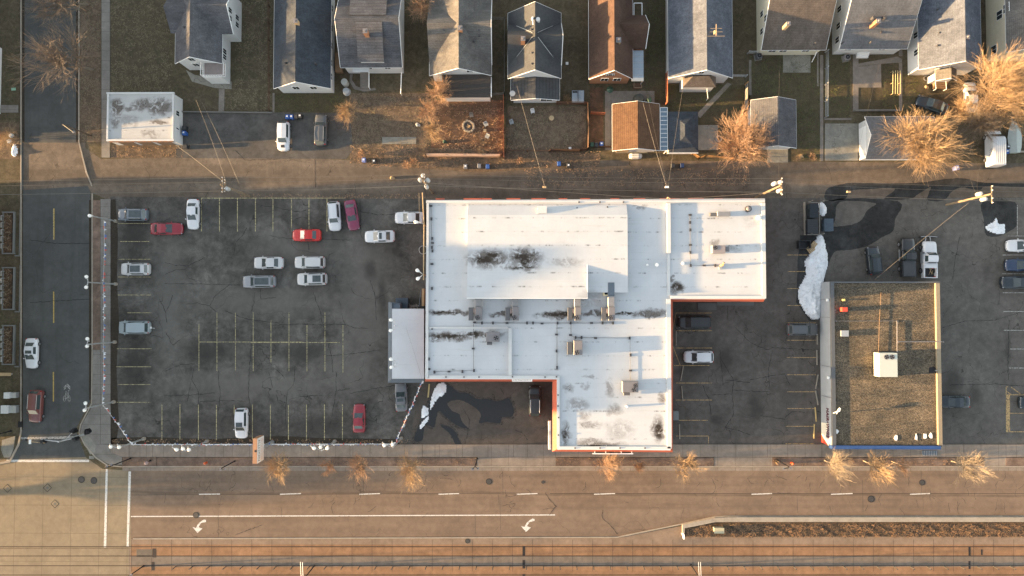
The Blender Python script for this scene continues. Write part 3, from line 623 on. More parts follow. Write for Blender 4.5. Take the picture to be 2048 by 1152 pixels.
# ================================================================== main flat-roofed store
def SB(px, py, rx, ry, s=1.0, z=ZR): p = W(px, py, z); return (p.x, p.y, rx/14, ry/14, s)
store = Thing('store_building', 'long flat white-roofed store with red sloped metal skirt in the middle of the block', 'store', W(1090, 650, 0))
outline = [(853, 400), (1530, 397), (1530, 597), (1341, 597), (1341, 901), (1114, 898), (1114, 757), (850, 757)]
P = WP(outline, ZR)
store.part('wall', MB().prism(P, 0, ZR-.03), m_bigw, world=True)
stains = [SB(978, 518, 46, 20), SB(1050, 515, 36, 22), SB(1130, 525, 34, 10, .35), SB(1040, 535, 40, 7, .8), SB(1352, 575, 16, 14), SB(1115, 630, 46, 9), SB(905, 625, 56, 6), SB(1005, 628, 30, 5), SB(1190, 627, 30, 7), SB(1200, 627, 80, 3, .7),
    SB(900, 673, 50, 10), SB(960, 668, 50, 7), SB(1300, 628, 40, 10), SB(1137, 775, 13, 10, .6), SB(1155, 808, 24, 14, .5), SB(1168, 830, 12, 12, .45), SB(1170, 775, 8, 7, .4), SB(1132, 870, 11, 26, .75), SB(1180, 885, 30, 9, .65), SB(1316, 858, 14, 26, .85), SB(1322, 795, 8, 14, .7),
    SB(1220, 775, 10, 20, .5), SB(1228, 820, 16, 12, .55), SB(1200, 890, 50, 9, .8), SB(1180, 850, 26, 8, .5), SB(1180, 600, 30, 20, .25), SB(1278, 414, 16, 5, .5), SB(1465, 497, 20, 8, .35), SB(1430, 485, 10, 6, .5), SB(1345, 555, 6, 6, .8), SB(1180, 755, 14, 4, .5), SB(1500, 440, 16, 20, .15), SB(1240, 860, 30, 20, .3)]
m_roof = membrane('white roof membrane', (0.535, 0.55, 0.565), stains, core=[SB(968, 520, 22, 8), SB(985, 512, 14, 6), SB(1048, 514, 20, 6), SB(1050, 520, 8, 14), SB(1046, 536, 24, 3), SB(1120, 629, 40, 5), SB(895, 672, 38, 4), SB(945, 669, 14, 5), SB(1353, 573, 11, 10), SB(1130, 870, 6, 8), SB(1318, 862, 9, 20), SB(890, 625, 36, 2), SB(1250, 627, 20, 3), SB(1190, 892, 32, 3)])
rf = store.part('roof', MB().prism(WP(outline, ZR), ZR-.02, ZR), m_roof, world=True)
# parapet caps
def cap(g, x0, y0, x1, y1, z0=ZR, h=.28):
    X0, Y0, X1, Y1 = WR(x0, y0, x1, y1, z0+h); g.box(X0, Y0, z0, X1, Y1, z0+h)
g = MB()
cap(g, 852, 400, 1530, 405.5); cap(g, 852, 406, 857.5, 756); cap(g, 1335, 598, 1341.5, 897); cap(g, 1525, 406, 1530.5, 597); cap(g, 1342, 591.5, 1524.7, 597); cap(g, 858, 751.5, 1114, 757); cap(g, 1114, 752, 1119, 895); cap(g, 1119.3, 893.5, 1341.5, 898)
store.part('parapet', g, m_cap, world=True)
for q_ in ((1334.5, 406, 1341, 506, ZR, .45), (1017, 656, 1023.5, 751, ZR, .35), (858, 654, 1016.8, 657.5, ZR, .2), (1335.5, 506.5, 1340, 591, ZR, .12)):
    g = MB(); cap(g, *q_); store.part('curb_wall', g, m_cap, world=True)
# sloping red metal skirt
def skirt(name, segs, z0, z1, mat, th=.05):
    g = MB()
    for a, b, c, d in segs:     # a,b top edge px; c,d bottom edge px
        A, B, Cc, D = W(*a, z1), W(*b, z1), W(*c, z0), W(*d, z0); g.slab([A, D, Cc, B], th)
    return g
sk = skirt('x', [((850, 757.5), (1114, 757.5), (1105, 763), (850, 763)), ((1114, 757.5), (1114, 898.5), (1104.5, 903), (1105, 763)), ((1114, 898.5), (1341.5, 898.5), (1345.5, 904.5), (1104.5, 903)), ((1341.5, 597.5), (1530, 597.5), (1527, 603.5), (1346, 603.5)), ((1341.5, 898.5), (1341.5, 597.5), (1345.5, 603), (1345.5, 904.5))], ZR-1.1, ZR-.04, m_red)
store.part('awning', sk, m_red, world=True)
for x0, x1, y0, y1 in ((1114.5, 1341, 898.2, 899.2), (851, 1114, 757.2, 758.3), (1342, 1530, 597.3, 598.2)):
    g = MB(); cap(g, x0, y0, x1, y1, ZR-.06, .09); store.part('gutter', g, m_trim, world=True)
g = MB()
for i in range(13): x = 870+i*50 + R.uniform(-9, 9); g = MB(); cap(g, x, 396.5, min(1528, x+R.uniform(14, 40)), 399.3, ZR-.5, .4); store.part('fascia_panel', g, m_red, world=True)
# raised block on the roof
X0, Y0, X1, Y1 = WR(935, 430, 1255, 585, ZR+.9); z1 = ZR+.9; g = MB()
Yn = W(1000, 408, ZR).y; Xw = W(915, 400, ZR).x
g.add([(X0, Y0, ZR), (X1, Y0, ZR), (X1, Y1, ZR), (X0, Y1, ZR), (X0, Y0, z1), (X1, Y0, z1), (X1, Y1, z1), (X0, Y1, z1), (X0, Yn, ZR), (X1, Yn, ZR)], [(4,5,6,7), (0,1,5,4), (1,2,6,5), (3,0,4,7), (7,6,9,8), (3,7,8), (2,9,6)])
store.part('raised_roof', g, m_roof, world=True)
X0, Y0, X1, Y1 = WR(933.5, 528, 1175, 597, ZR+1.9); Yr = W(1000, 560, ZR+1.9).y; g = MB(); zt = ZR+1.9
g.add([(X0, Y1, z1+.005), (X1, Y1, z1+.005), (X1, Yr, zt-.25), (X0, Yr, zt-.25), (X1, Y0, zt), (X0, Y0, zt), (X0, Y0, ZR), (X1, Y0, ZR), (X0, Y1, ZR+.5), (X1, Y1, ZR+.5)],
      [(0,3,2,1), (3,5,4,2), (5,6,7,4), (0,8,6,5,3), (1,2,4,7,9)])
store.part('sloped_roof', g, m_roof, world=True)
g = MB(); cap(g, 933.5, 595.6, 1175.5, 597.2, zt-.1, .16); cap(g, 1174.2, 529, 1175.6, 595.5, zt-.25, .16)
store.part('roof_edge', g, m_trim, world=True)
g = MB(); cap(g, 1019, 745, 1067, 758.6, ZR-.5, .62)
sg = store.part('sign_panel', skirt('x', [((1023.5, 756.2), (1065.5, 756.2), (1064, 763.5), (1024.5, 763.5))], ZR-.75, ZR+.1, m_trim, .08), m_trim, world=True, label='white sign board fixed on the red skirt, faint grey lettering')
def marks(g, a, b, up, n, rng, h0=0.0, h1=1.0, th=.012):
    """rows of unreadable letter-like strokes from a to b, height vector up"""
    a, b, up = Vector(a), Vector(b), Vector(up); nrm = (b-a).cross(up).normalized()*th
    for i in range(n):
        t0 = (i+.15)/n; t1 = (i+.8)/n; o = a+(b-a)*t0; e = (b-a)*(t1-t0); k = rng.randrange(4)
        st = {0: ((0,0,.22,1),(.78,0,1,1),(.22,.42,.78,.6)), 1: ((0,0,.22,1),(.22,.8,1,1),(.22,.4,.8,.58)), 2: ((0,0,.25,1),(.25,0,1,.18),(.25,.82,1,1)), 3: ((.38,0,.62,.82),(0,.82,1,1))}[k]
        for x0, y0, x1, y1 in st:
            p = [o+e*x+up*(h0+(h1-h0)*y)+nrm for x, y in ((x0,y0),(x1,y0),(x1,y1),(x0,y1))]
            g.face(*[tuple(q) for q in p])
A, B = W(1026.5, 762.3, ZR-.63), W(1062.5, 762.3, ZR-.63); U = W(1024, 757.5, ZR-.05)-W(1024, 762.3, ZR-.63)
g = MB(); marks(g, A, B, U, 12, random.Random(3), .1, .8, -.03); marks(g, A, B, U, 12, random.Random(3), .1, .8, .03)
store.part('lettering', g, plain('grey lettering', (0.33, 0.33, 0.36), .6), parent=sg, world=False) if False else mkobj('lettering', g, plain('grey lettering', (0.33, 0.33, 0.36), .6), sg, store.loc)
# open canopy frame over the south entrance
g = MB(); z = ZR-1.0
cap(g, 1185, 906.5, 1266.5, 908.5, z, .1)
for x in (1189, 1211, 1242, 1263): cap(g, x, 899.5, x+1.3, 906.3, z, .1)
store.part('canopy_frame', g, m_trim, world=True)
g = MB(); cap(g, 1186, 903.6, 1266, 906.3, z-.4, .1); store.part('canopy_recess', g, m_dark, world=True)
# vertical blade sign west face by the driveway
t = Thing('blade_sign', 'long white box sign standing beside the orange-lit west wall, south end', 'sign', W(1101, 870, 0))
X0, Y0, X1, Y1 = WR(1097, 843, 1102, 899, 4.4); g = MB(); g.box(X0, Y0, 3.4, X1, Y1, 4.4); t.part('sign_box', g, m_trim, world=True)
g = MB(); 
for y in (Y0+.4, Y1-.4): g.box((X0+X1)/2-.06, y-.06, 0, (X0+X1)/2+.06, y+.06, 3.4)
t.part('post', g, m_steel, world=True)
g = MB(); g.box(X0+.05, Y0+.1, 4.4, X1-.05, Y1-.1, 4.44); t.part('sign_face', g, plain('grey sign top', (0.5, 0.5, 0.48), .6), world=True)
# roof equipment -------------------------------------------------------------
def fan(t, px, py, z, r=.4):
    c = W(px, py, z); g = MB(); g.cyl(c.x, c.y, r, z-.05, z+.06, 18); f = t.part('fan', g, m_dark, world=True)
    g = MB()
    for k in range(4):
        a = k*math.pi/2+.5; p = [(c.x+.08*math.cos(a-.8), c.y+.08*math.sin(a-.8), z+.075), (c.x+r*.85*math.cos(a-.30), c.y+r*.85*math.sin(a-.30), z+.075), (c.x+r*.85*math.cos(a+.30), c.y+r*.85*math.sin(a+.30), z+.075)]
        g.face(*p)
    g.ring(c.x, c.y, r*.93, r*1.05, z+.08, 18); mkobj('fan_blade', g, m_grey, f, t.loc)
def hvac(label, base, parts, fans, z=ZR):
    t = Thing('rooftop_unit', label, 'air conditioner', W(base[0], base[1], z), 0, 'rooftop air units')
    for nm, mt, r_, z0, z1 in parts:
        X0, Y0, X1, Y1 = WR(*r_, z+z1); g = MB(); g.cbox(((X0+X1)/2, (Y0+Y1)/2, z+(z0+z1)/2), (X1-X0, Y1-Y0, z1-z0), 0, .04); t.part(nm, g, mt, world=True)
    for f in fans: fan(t, f[0], f[1], z+f[2], f[3] if len(f) > 3 else .36)
    return t
lb = ['first', 'second', 'third', 'fourth']
for i, (x, top) in enumerate(((956, 598), (1029.5, 598), (1154.5, 598), (1222, 565))):
    o = 9 if i < 3 else 10
    hvac(lb[i]+' from the west of the four ducted units below the raised white roof', (x, 630), [('cabinet', m_grey, (x-5, 614, x+8, 641), .25, 1.25), ('hood', m_grey2, (x-19, 615, x-9.5, 641), .3, .95), ('damper', plain('pink grey panel', (0.26, 0.21, 0.20), .6), (x-9.2, 617, x-5.3, 627), .3, .95),
        ('duct', m_duct, (x-6, top if i < 3 else 592, x+7, 613.7), .4, 1.05)]+([('duct_riser', m_slate, (1222-6, 565, 1222+7, 591.7), .3, .95)] if i == 3 else []), [(x-1, 635, 1.25)])
hvac('lone unit beside the white curb wall in the southwest roof corner', (988, 675), [('cabinet', m_grey, (972, 664.5, 999, 683.5), .25, 1.3), ('hood', m_grey2, (973.5, 684, 984, 690), .3, .9)], [(992, 676, 1.3)])
hvac('single unit south of the ducted row near the middle of the roof', (1150, 697), [('cabinet', m_grey, (1147.5, 681, 1165, 710), .25, 1.3), ('hood', m_grey2, (1134.5, 684, 1144.5, 709.5), .3, .95), ('damper', m_grey, (1145, 686, 1147, 700), .3, .9)], [(1154, 705, 1.3)])
hvac('twin-fan unit on the southern part of the white roof', (1258, 777), [('cabinet', m_grey, (1245, 763, 1277, 785), .25, 1.4), ('hood', m_grey2, (1247, 785.4, 1260, 791), .3, .9)], [(1271, 771, 1.4, .33), (1267.5, 779.5, 1.4, .33)])
hvac('boxy unit with a round dark fan on the east wing roof', (1430, 498), [('cabinet', plain('pinkish unit metal', (0.26, 0.23, 0.23), .6), (1425, 490.5, 1451, 506.5), .25, 1.3), ('duct', m_grey, (1451.3, 493, 1459, 503), .3, .9)], [(1430.5, 495.5, 1.3, .33)])
hvac('long low grey box duct on the north of the east wing roof', (1440, 428), [('cabinet', m_duct, (1435, 423, 1461, 432), .15, .75), ('hood', m_grey2, (1420, 425.5, 1434.7, 432), .15, .5)], [])
t = Thing('roof_vent', 'round domed vent with dark rim on the northeast corner of the east wing', 'roof vent', W(1497, 417, ZR)); c = W(1497, 417.5, ZR+.4)
g = MB(); g.cyl(c.x, c.y, .45, ZR, ZR+.45, 20); t.part('rim', g, m_block, world=True); g = MB(); g.ball((c.x, c.y, ZR+.45), .34, 16, 8, .5); t.part('dome', g, m_grey, world=True, smooth=True)
t = Thing('roof_vent', 'white louvred penthouse vent near the north edge of the store roof', 'roof vent', W(1085, 420, ZR)); X0, Y0, X1, Y1 = WR(1077, 413, 1092, 425, ZR+1.0)
g = MB(); g.box(X0, Y0, ZR, X1, Y1, ZR+.8); t.part('body', g, m_trim, world=True); g = MB(); g.prism([(X0-.12, Y0-.1), (X1+.12, Y0-.1), (X1+.12, Y1+.1), (X0-.12, Y1+.1)], ZR+.8, ZR+.9); t.part('cap', g, m_cap, world=True)
t = Thing('roof_vent', 'square yellow-lit exhaust curb with a dark hole beside the fourth duct', 'roof vent', W(1213, 585, ZR)); X0, Y0, X1, Y1 = WR(1207, 579, 1220, 591.5, ZR+.8)
g = MB(); wl = .16
for q in ((X0, Y0, X1, Y0+wl), (X0, Y1-wl, X1, Y1), (X0, Y0+wl, X0+wl, Y1-wl), (X1-wl, Y0+wl, X1, Y1-wl)): g.box(q[0], q[1], ZR, q[2], q[3], ZR+.8)
t.part('curb', g, plain('sunlit yellow metal', (0.62, 0.52, 0.32), .6), world=True); g = MB(); g.box(X0+wl, Y0+wl, ZR, X1-wl, Y1-wl, ZR+.1); t.part('shaft', g, m_dark, world=True)  # the curb's yellow puts its sunlit look into the colour
t = Thing('gas_vent', 'bent brass-coloured vent stack standing at the end of the roof pipe', 'vent pipe', W(1441, 531, ZR)); c = W(1441, 531, ZR)
g = MB(); g.tube([(c.x, c.y, ZR), (c.x, c.y, ZR+1.1), (c.x+.1, c.y+.35, ZR+1.35)], .17, 8); t.part('stack', g, m_pale, world=True); g = MB(); g.cyl(c.x-.1, c.y-.35, .22, ZR, ZR+.4, 10); t.part('base', g, m_steel, world=True)
for (x, y, r, h, lb_) in ((1516, 436, .3, .4, 'small white vent stub near the east wing parapet'), (1313, 530, .22, .35, 'low white vent cap on the shaded part of the roof'), (1294, 530, .12, .3, 'tiny vent stub west of the low white cap'), (1365, 527, .2, .3, 'vent stub just east of the curb wall'), (1253, 812, .14, .6, 'slim white vent stub south of the twin-fan unit')):
    c = W(x, y, ZR); t = Thing('roof_vent', lb_, 'roof vent', c, 0, 'small roof stubs'); t.part('pipe', MB().cyl(c.x, c.y, r, ZR, ZR+h, 12), m_cap, world=True); t.part('cap', MB().cyl(c.x, c.y, r*1.3, ZR+h, ZR+h+.08, 12, r*.6), m_trim, world=True)
# gas pipe runs with blocks
def piperun(label, pts, blocks):
    t = Thing('roof_pipe', label, 'gas pipe', W(*pts[0], ZR), 0, 'gas pipe runs on the store roof'); g = MB()
    P = [W(x, y, ZR+.16) for x, y in pts]; g.tube(P, .035, 5); t.part('pipe', g, m_grey2, world=True)
    for i, (x, y) in enumerate(blocks):
        c = W(x, y, ZR); dx, dy = (.12, .2) if i % 3 else (.2, .12); g = MB(); g.box(c.x-dx, c.y-dy, ZR, c.x+dx, c.y+dy, ZR+.2); t.part('support_block', g, m_block, world=True)
piperun('gas pipe running west to east below the four ducted units', [(948, 646), (1227, 646)], [(949, 645), (964, 646), (986, 646), (1014, 646), (1054, 646), (1066, 646), (1084, 647), (1115, 646), (1141, 646), (1183, 646), (1205, 646), (1226, 646)])
piperun('gas pipe running south through the southwest roof bay', [(947, 648), (947, 741), (868, 743)], [(946.5, 697), (948, 741), (925, 743), (898, 743), (869, 744), (858, 718), (858, 738)])
piperun('gas pipe between the middle unit and the twin-fan unit', [(1142, 647), (1142, 671), (1150, 675), (1260, 676), (1261, 760)], [(1141, 670), (1151, 675), (1163, 675), (1191, 676), (1259, 676), (1261, 710), (1261, 741)])
piperun('gas pipe down the west side of the east wing roof', [(1380, 430), (1381, 531), (1436, 531)], [(1380, 430), (1380, 445), (1380.5, 460), (1380.5, 490), (1380.5, 505), (1381, 531), (1408, 531), (1430, 531)])
piperun('short vent line of blocks near the northwest roof corner', [(862, 410), (864, 500)], [(862, 412), (863, 438), (864.5, 477), (865, 486), (864, 495), (865, 502), (864, 528), (864, 577)])
piperun('short drop pipe with pads north of the brown stain', [(1114, 647), (1114, 735)], [(1113, 669), (1113, 702), (1114, 735)])
g = MB()
for x, y in ((867, 625), (864, 658), (892, 754), (928, 754), (958, 754), (1025, 753.5), (1090, 754), (1113, 753.5), (1116, 790), (1116, 812), (1117, 835), (1116.5, 870), (1150, 896), (1200, 896), (1240, 896), (1290, 896), (1154, 416), (1215, 414), (1247, 404), (1200, 404), (1158, 404)):
    c = W(x, y, ZR+.28); g = MB(); g.box(c.x-.09, c.y-.09, ZR+.0, c.x+.09, c.y+.09, ZR+.36); store.part('parapet_bracket', g, m_block, world=True)
# ================================================================== annex with slate skirts
ZA = 3.8; an = Thing('annex_building', 'small white flat-roofed annex with slate blue skirts against the store west wall', 'annex', W(812, 690, 0))
an.part('wall', MB().prism(WP(rc(786, 620, 846, 756), ZA), 0, ZA-.03), plain('grey wall', (0.25, 0.25, 0.26), .8), world=True)
an.part('roof', MB().prism(WP(rc(784, 617.5, 848, 757.5), ZA), ZA-.02, ZA), membrane('annex membrane', (0.55, 0.56, 0.58), [], 3.0, .02), world=True)
an.part('awning', skirt('x', [((784, 757.8), (848, 757.8), (846, 765.5), (776, 765.5)), ((783.7, 606), (783.7, 757.5), (776, 765.5), (776.5, 604)), ((800, 606), (784, 606), (777, 604), (799.5, 613.5))], ZA-.9, ZA-.03, m_slate), m_slate, world=True)
g = MB(); X0, Y0, X1, Y1 = WR(784, 606, 800, 617, ZA-.3); g.box(X0, Y0, 0, X1, Y1, ZA-.3); an.part('entry', g, m_slate, world=True)
# ================================================================== gravel roofed shop
ZW = 3.63; sh = Thing('shop_building', 'low shop with gravel roof, blue south fascia and pale west wall lettered HAIR WIGS', 'shop', W(1765, 730, 0))
bx = WR(1665, 563, 1879, 895, ZW)
g = MB(); g.box(bx[0], bx[1], 0, bx[2], bx[3], ZW-.3)
b = NB('shop wall white', .6); n = b.noise(.5, 5, .6); b.color(b.mix(b.ramp(n, .35, .65), (0.33, 0.345, 0.355), (0.40, 0.41, 0.42))); m_shopw = b.m
sh.part('wall', g, m_shopw, world=True)
b = NB('roof gravel', .95, 0, .1); v = b.n.new('ShaderNodeTexVoronoi'); v.inputs['Scale'].default_value = 9.0; b.l.new(b.pos(), v.inputs['Vector']); n = b.noise(.3, 5, .65); n3 = b.noise(5, 5, .8)
c = b.mix(b.ramp(n, .35, .65), (0.09, 0.076, 0.057), (0.175, 0.138, 0.096)); c = b.mix(b.ramp(b.noise(1.0, 4, .7, stretch=(.12, .9, 1)), .46, .64, 0, .75), c, (0.07, 0.065, 0.055)); hs = b.n.new('ShaderNodeSeparateColor'); b.l.new(v.outputs['Color'], hs.inputs[0])  # dark streaks mixed into the gravel colour stand for shadow bands
k = b.math('MULTIPLY', b.ramp(hs.outputs[0], 0, 1, .55, 1.55), b.ramp(n3, .3, .7, .7, 1.3)); q = b.n.new('ShaderNodeVectorMath'); q.operation = 'SCALE'; b.l.new(c, q.inputs[0]); b.l.new(k, q.inputs['Scale'])
b.color(q.outputs[0]).bump(v.outputs['Distance'], .8, .12); m_grav = b.m
X0, Y0, X1, Y1 = WR(1668, 566, 1878, 893, ZW-.25); sh.part('roof', MB().box(X0, Y0, ZW-.4, X1, Y1, ZW-.25), m_grav, world=True)
m_dcap = plain('dark roof edge', (0.10, 0.105, 0.11), .6)
g = MB(); z = ZW-.28
for r_ in ((1665, 563, 1668.3, 891), (1668.6, 563, 1879, 566)): X0, Y0, X1, Y1 = WR(*r_, ZW); g.box(X0, Y0, z, X1, Y1, ZW)
sh.part('parapet', g, m_dcap, world=True)
g = MB(); X0, Y0, X1, Y1 = WR(1877.3, 566.3, 1879.5, 890.5, ZW+.12); g.box(X0, Y0, z, X1, Y1, ZW+.12); sh.part('east_parapet', g, plain('sunlit cream edge', (0.27, 0.22, 0.15), .7), world=True)  # cream tone paints the low sun onto the east coping
g = MB(); X0, Y0, X1, Y1 = WR(1664, 892, 1882, 898.3, ZW+.05); g.box(X0, Y0, ZW-1.0, X1, Y1, ZW+.05); sh.part('fascia', g, plain('blue metal fascia', (0.045, 0.10, 0.25), .5, .1, .1), world=True)
# west wall graphics: letters, red-white wedge, wall lamps
xw = bx[0]-.012
def text_mesh(txt, size, ext=.02):
    cu = bpy.data.curves.new('t', 'FONT'); cu.body = txt; cu.size = size; cu.extrude = ext; cu.space_character = 1.15; cu.align_x = 'CENTER'; cu.offset = .04
    o = bpy.data.objects.new('t', cu); C.objects.link(o); dg = bpy.context.evaluated_depsgraph_get(); dg.update()
    me = bpy.data.meshes.new_from_object(o.evaluated_get(dg)); C.objects.unlink(o); bpy.data.objects.remove(o); return me
me = text_mesh('HAIR\u2022WIGS', .98); me.materials.append(plain('dark maroon letters', (0.09, 0.02, 0.035), .5))
o = bpy.data.objects.new('lettering', me); C.objects.link(o); o.parent = sh.e
yA, yB = W(1662, 817, ZW*.7).y, W(1662, 876, ZW*.7).y
xs = [v.co.x for v in me.vertices]; sc_ = (yA-yB)/(max(xs)-min(xs))
o.matrix_local = Matrix.Translation(Vector((xw-.03, (yA+yB)/2, ZW-1.75))-sh.loc) @ Matrix(((0,0,-1,0),(-1,0,0,0),(0,1,0,0),(0,0,0,1))) @ Matrix.Diagonal((sc_, sc_*1.5, 1, 1))
def wallpoly(pts, off=.02):   # (y world, z)
    return [(xw-off, y, z) for y, z in pts]
ys = W(1665, 895, ZW).y
g = MB(); g.face(*wallpoly([(ys+3.3, ZW-.9), (ys+3.0, .1), (ys+.02, .1), (ys+.02, ZW-1.15), (ys+.6, ZW-1.15), (ys+1.2, 1.5)])); sh.part('wall_paint', g, plain('cream wall paint', (0.72, 0.66, 0.52), .7), world=True)
g = MB(); g.face(*wallpoly([(ys+1.3, .1), (ys+.02, .1), (ys+.02, 2.4), (ys+.5, 1.4)], .03)); sh.part('wall_stripe', g, plain('red wall paint', (0.55, 0.08, 0.05), .6), world=True)
for y in (600, 755):
    c = W(1665, y, ZW-.5); g = MB(); g.cbox((xw-.22, c.y, ZW-.45), (.35, .4, .3), 0, .05); sh.part('wall_lamp', g, m_bulb, world=True)
g = MB()
for y in (599, 634, 730, 790): c = W(1645, y, 0); g.box(xw-.05, c.y-.03, 0, xw-.005, c.y+.03, ZW-.3)
sh.part('wall_seam', g, m_grey, world=True)
ZG = ZW-.25
hvac('big white unit with two fans on the gravel roof', (1775, 730), [('cabinet', plain('ivory unit metal', (0.50, 0.52, 0.46), .45, 0, .04), (1759, 706, 1795, 754), .25, 1.75), ('side_panel', plain('sunlit cream panel', (0.8, 0.74, 0.58), .5), (1756.5, 708, 1759, 748), .5, 1.5), ('skid', m_dark, (1757, 703, 1792, 752), 0, .25)], [(1773, 714, 1.75, .34), (1784, 714, 1.75, .34)], ZG)  # west panel painted paler for the sun on that face
for x, y, cx, mt, h, lb_ in ((1690, 619, 10, plain('red box', (0.55, 0.07, 0.04), .6), .85, 'small red box vent on the gravel roof'), (1690, 667, 14, m_steel, .5, 'flat grey box vent on the gravel roof'), (1688, 600, 4, plain('yellow cap', (0.7, 0.6, 0.2), .6), .4, 'tiny yellow vent cap north of the red box')):
    t = Thing('box_vent', lb_, 'roof vent', W(x, y, ZG)); X0, Y0, X1, Y1 = WR(x-cx/2, y-cx*.4, x+cx/2, y+cx*.4, ZG+h); t.part('body', MB().box(X0, Y0, ZG, X1, Y1, ZG+h*.8), mt, world=True); t.part('lid', MB().box(X0-.03, Y0-.03, ZG+h*.8, X1+.03, Y1+.03, ZG+h), mt, world=True)
def roofpipe(label, pts, r, mt, h=.2):
    g = MB(); g.tube([W(x, y, ZG+h) for x, y in pts], r, 5)
    for x, y in pts[::1]: c = W(x, y, ZG); g.box(c.x-.08, c.y-.08, ZG, c.x+.08, c.y+.08, ZG+h)
    return single('conduit', g, mt, label, 'conduit', 'conduits on the gravel roof', W(*pts[0], ZG))
roofpipe('thin pale conduit crossing the gravel roof west to east', [(1670, 620), (1671, 642), (1793, 642)], .03, m_grey)
roofpipe('rusty conduit running north from the white roof unit', [(1757, 704), (1759, 640), (1762, 586)], .03, m_wood)
roofpipe('pale duct pipe joining the roof unit to the conduit', [(1794, 643), (1794, 703)], .06, m_grey)
roofpipe('eastward conduit ending over the roof edge', [(1795, 683.5), (1884, 683.5)], .06, m_grey, .35)
t = Thing('roof_drain', 'dark scupper box on the east edge of the gravel roof', 'roof drain', W(1866, 741, ZG)); X0, Y0, X1, Y1 = WR(1860, 735, 1876, 746, ZG+.2); t.part('pan', MB().box(X0, Y0, ZG, X1, Y1, ZG+.1), m_blackm, world=True); t.part('pipe', MB().tube([W(1870, 741, ZG+.1), W(1873, 741, ZG+.5)], .08, 6), m_steel, world=True)
t = Thing('satellite_dish', 'white hook-shaped floodlight arm at the west edge of the gravel roof', 'floodlight', W(1668, 825, ZG)); g = MB(); g.tube([W(1667, 826, ZG+.3), W(1672, 824, ZG+.9), W(1674, 828, ZG+.9)], .07, 6); t.part('arm', g, m_trim, world=True)
g = MB(); g.tube([W(1674, 824, ZG+1), W(1678, 821, ZG+1.2), W(1680, 816, ZG+1.3)], [.08, .2, .12], 8); t.part('head', g, m_bulb, world=True); t.e.name = 'floodlight'
for x, y, lb_ in ((1792, 877, 'westernmost white litter patch on the gravel roof'), (1832, 875, 'middle white litter patch on the gravel roof'), (1850, 873, 'tall white litter patch on the gravel roof'), (1861, 871, 'easternmost white litter patch on the gravel roof'), (1673, 862, 'white scrap near the southwest roof corner')):
    g = MB(); c = W(x, y, ZG); pts = [(c.x+R.uniform(.15, .45)*math.cos(a)*.8, c.y+R.uniform(.2, .6)*math.sin(a)) for a in [k*math.pi/4 for k in range(8)]]; g.prism(pts, ZG+.01, ZG+.07); single('plastic_scrap', g, m_trim, lb_, 'scrap', 'scraps on the gravel roof', c)
# ================================================================== windows / houses
def win(t, parent_wall, side, X, Y, z, w_, h_, ow=None):
    """X,Y centre on wall plane; side gives the facing"""
    d = .06; fr = MB(); pn = MB()
    if side in 'SN':
        s_ = -1 if side == 'S' else 1
        fr.box(X-w_/2-.07, min(Y, Y+s_*d), z-h_/2-.07, X+w_/2+.07, max(Y, Y+s_*d), z+h_/2+.07)
        Yp = Y+s_*(d+.012)
        for k in (-1, 1): x0, x1 = (X-w_/2, X-.03) if k < 0 else (X+.03, X+w_/2); pn.box(x0, min(Yp, Y+s_*d), z-h_/2, x1, max(Yp, Y+s_*d), z+h_/2)
    else:
        s_ = -1 if side == 'W' else 1
        fr.box(min(X, X+s_*d), Y-w_/2-.07, z-h_/2-.07, max(X, X+s_*d), Y+w_/2+.07, z+h_/2+.07)
        Xp = X+s_*(d+.012)
        for k in (-1, 1): y0, y1 = (Y-w_/2, Y-.03) if k < 0 else (Y+.03, Y+w_/2); pn.box(min(Xp, X+s_*d), y0, z-h_/2, max(Xp, X+s_*d), y1, z+h_/2)
    f = t.part('window', fr, m_trim, world=True); mkobj('pane', pn, m_pane, f, t.loc)
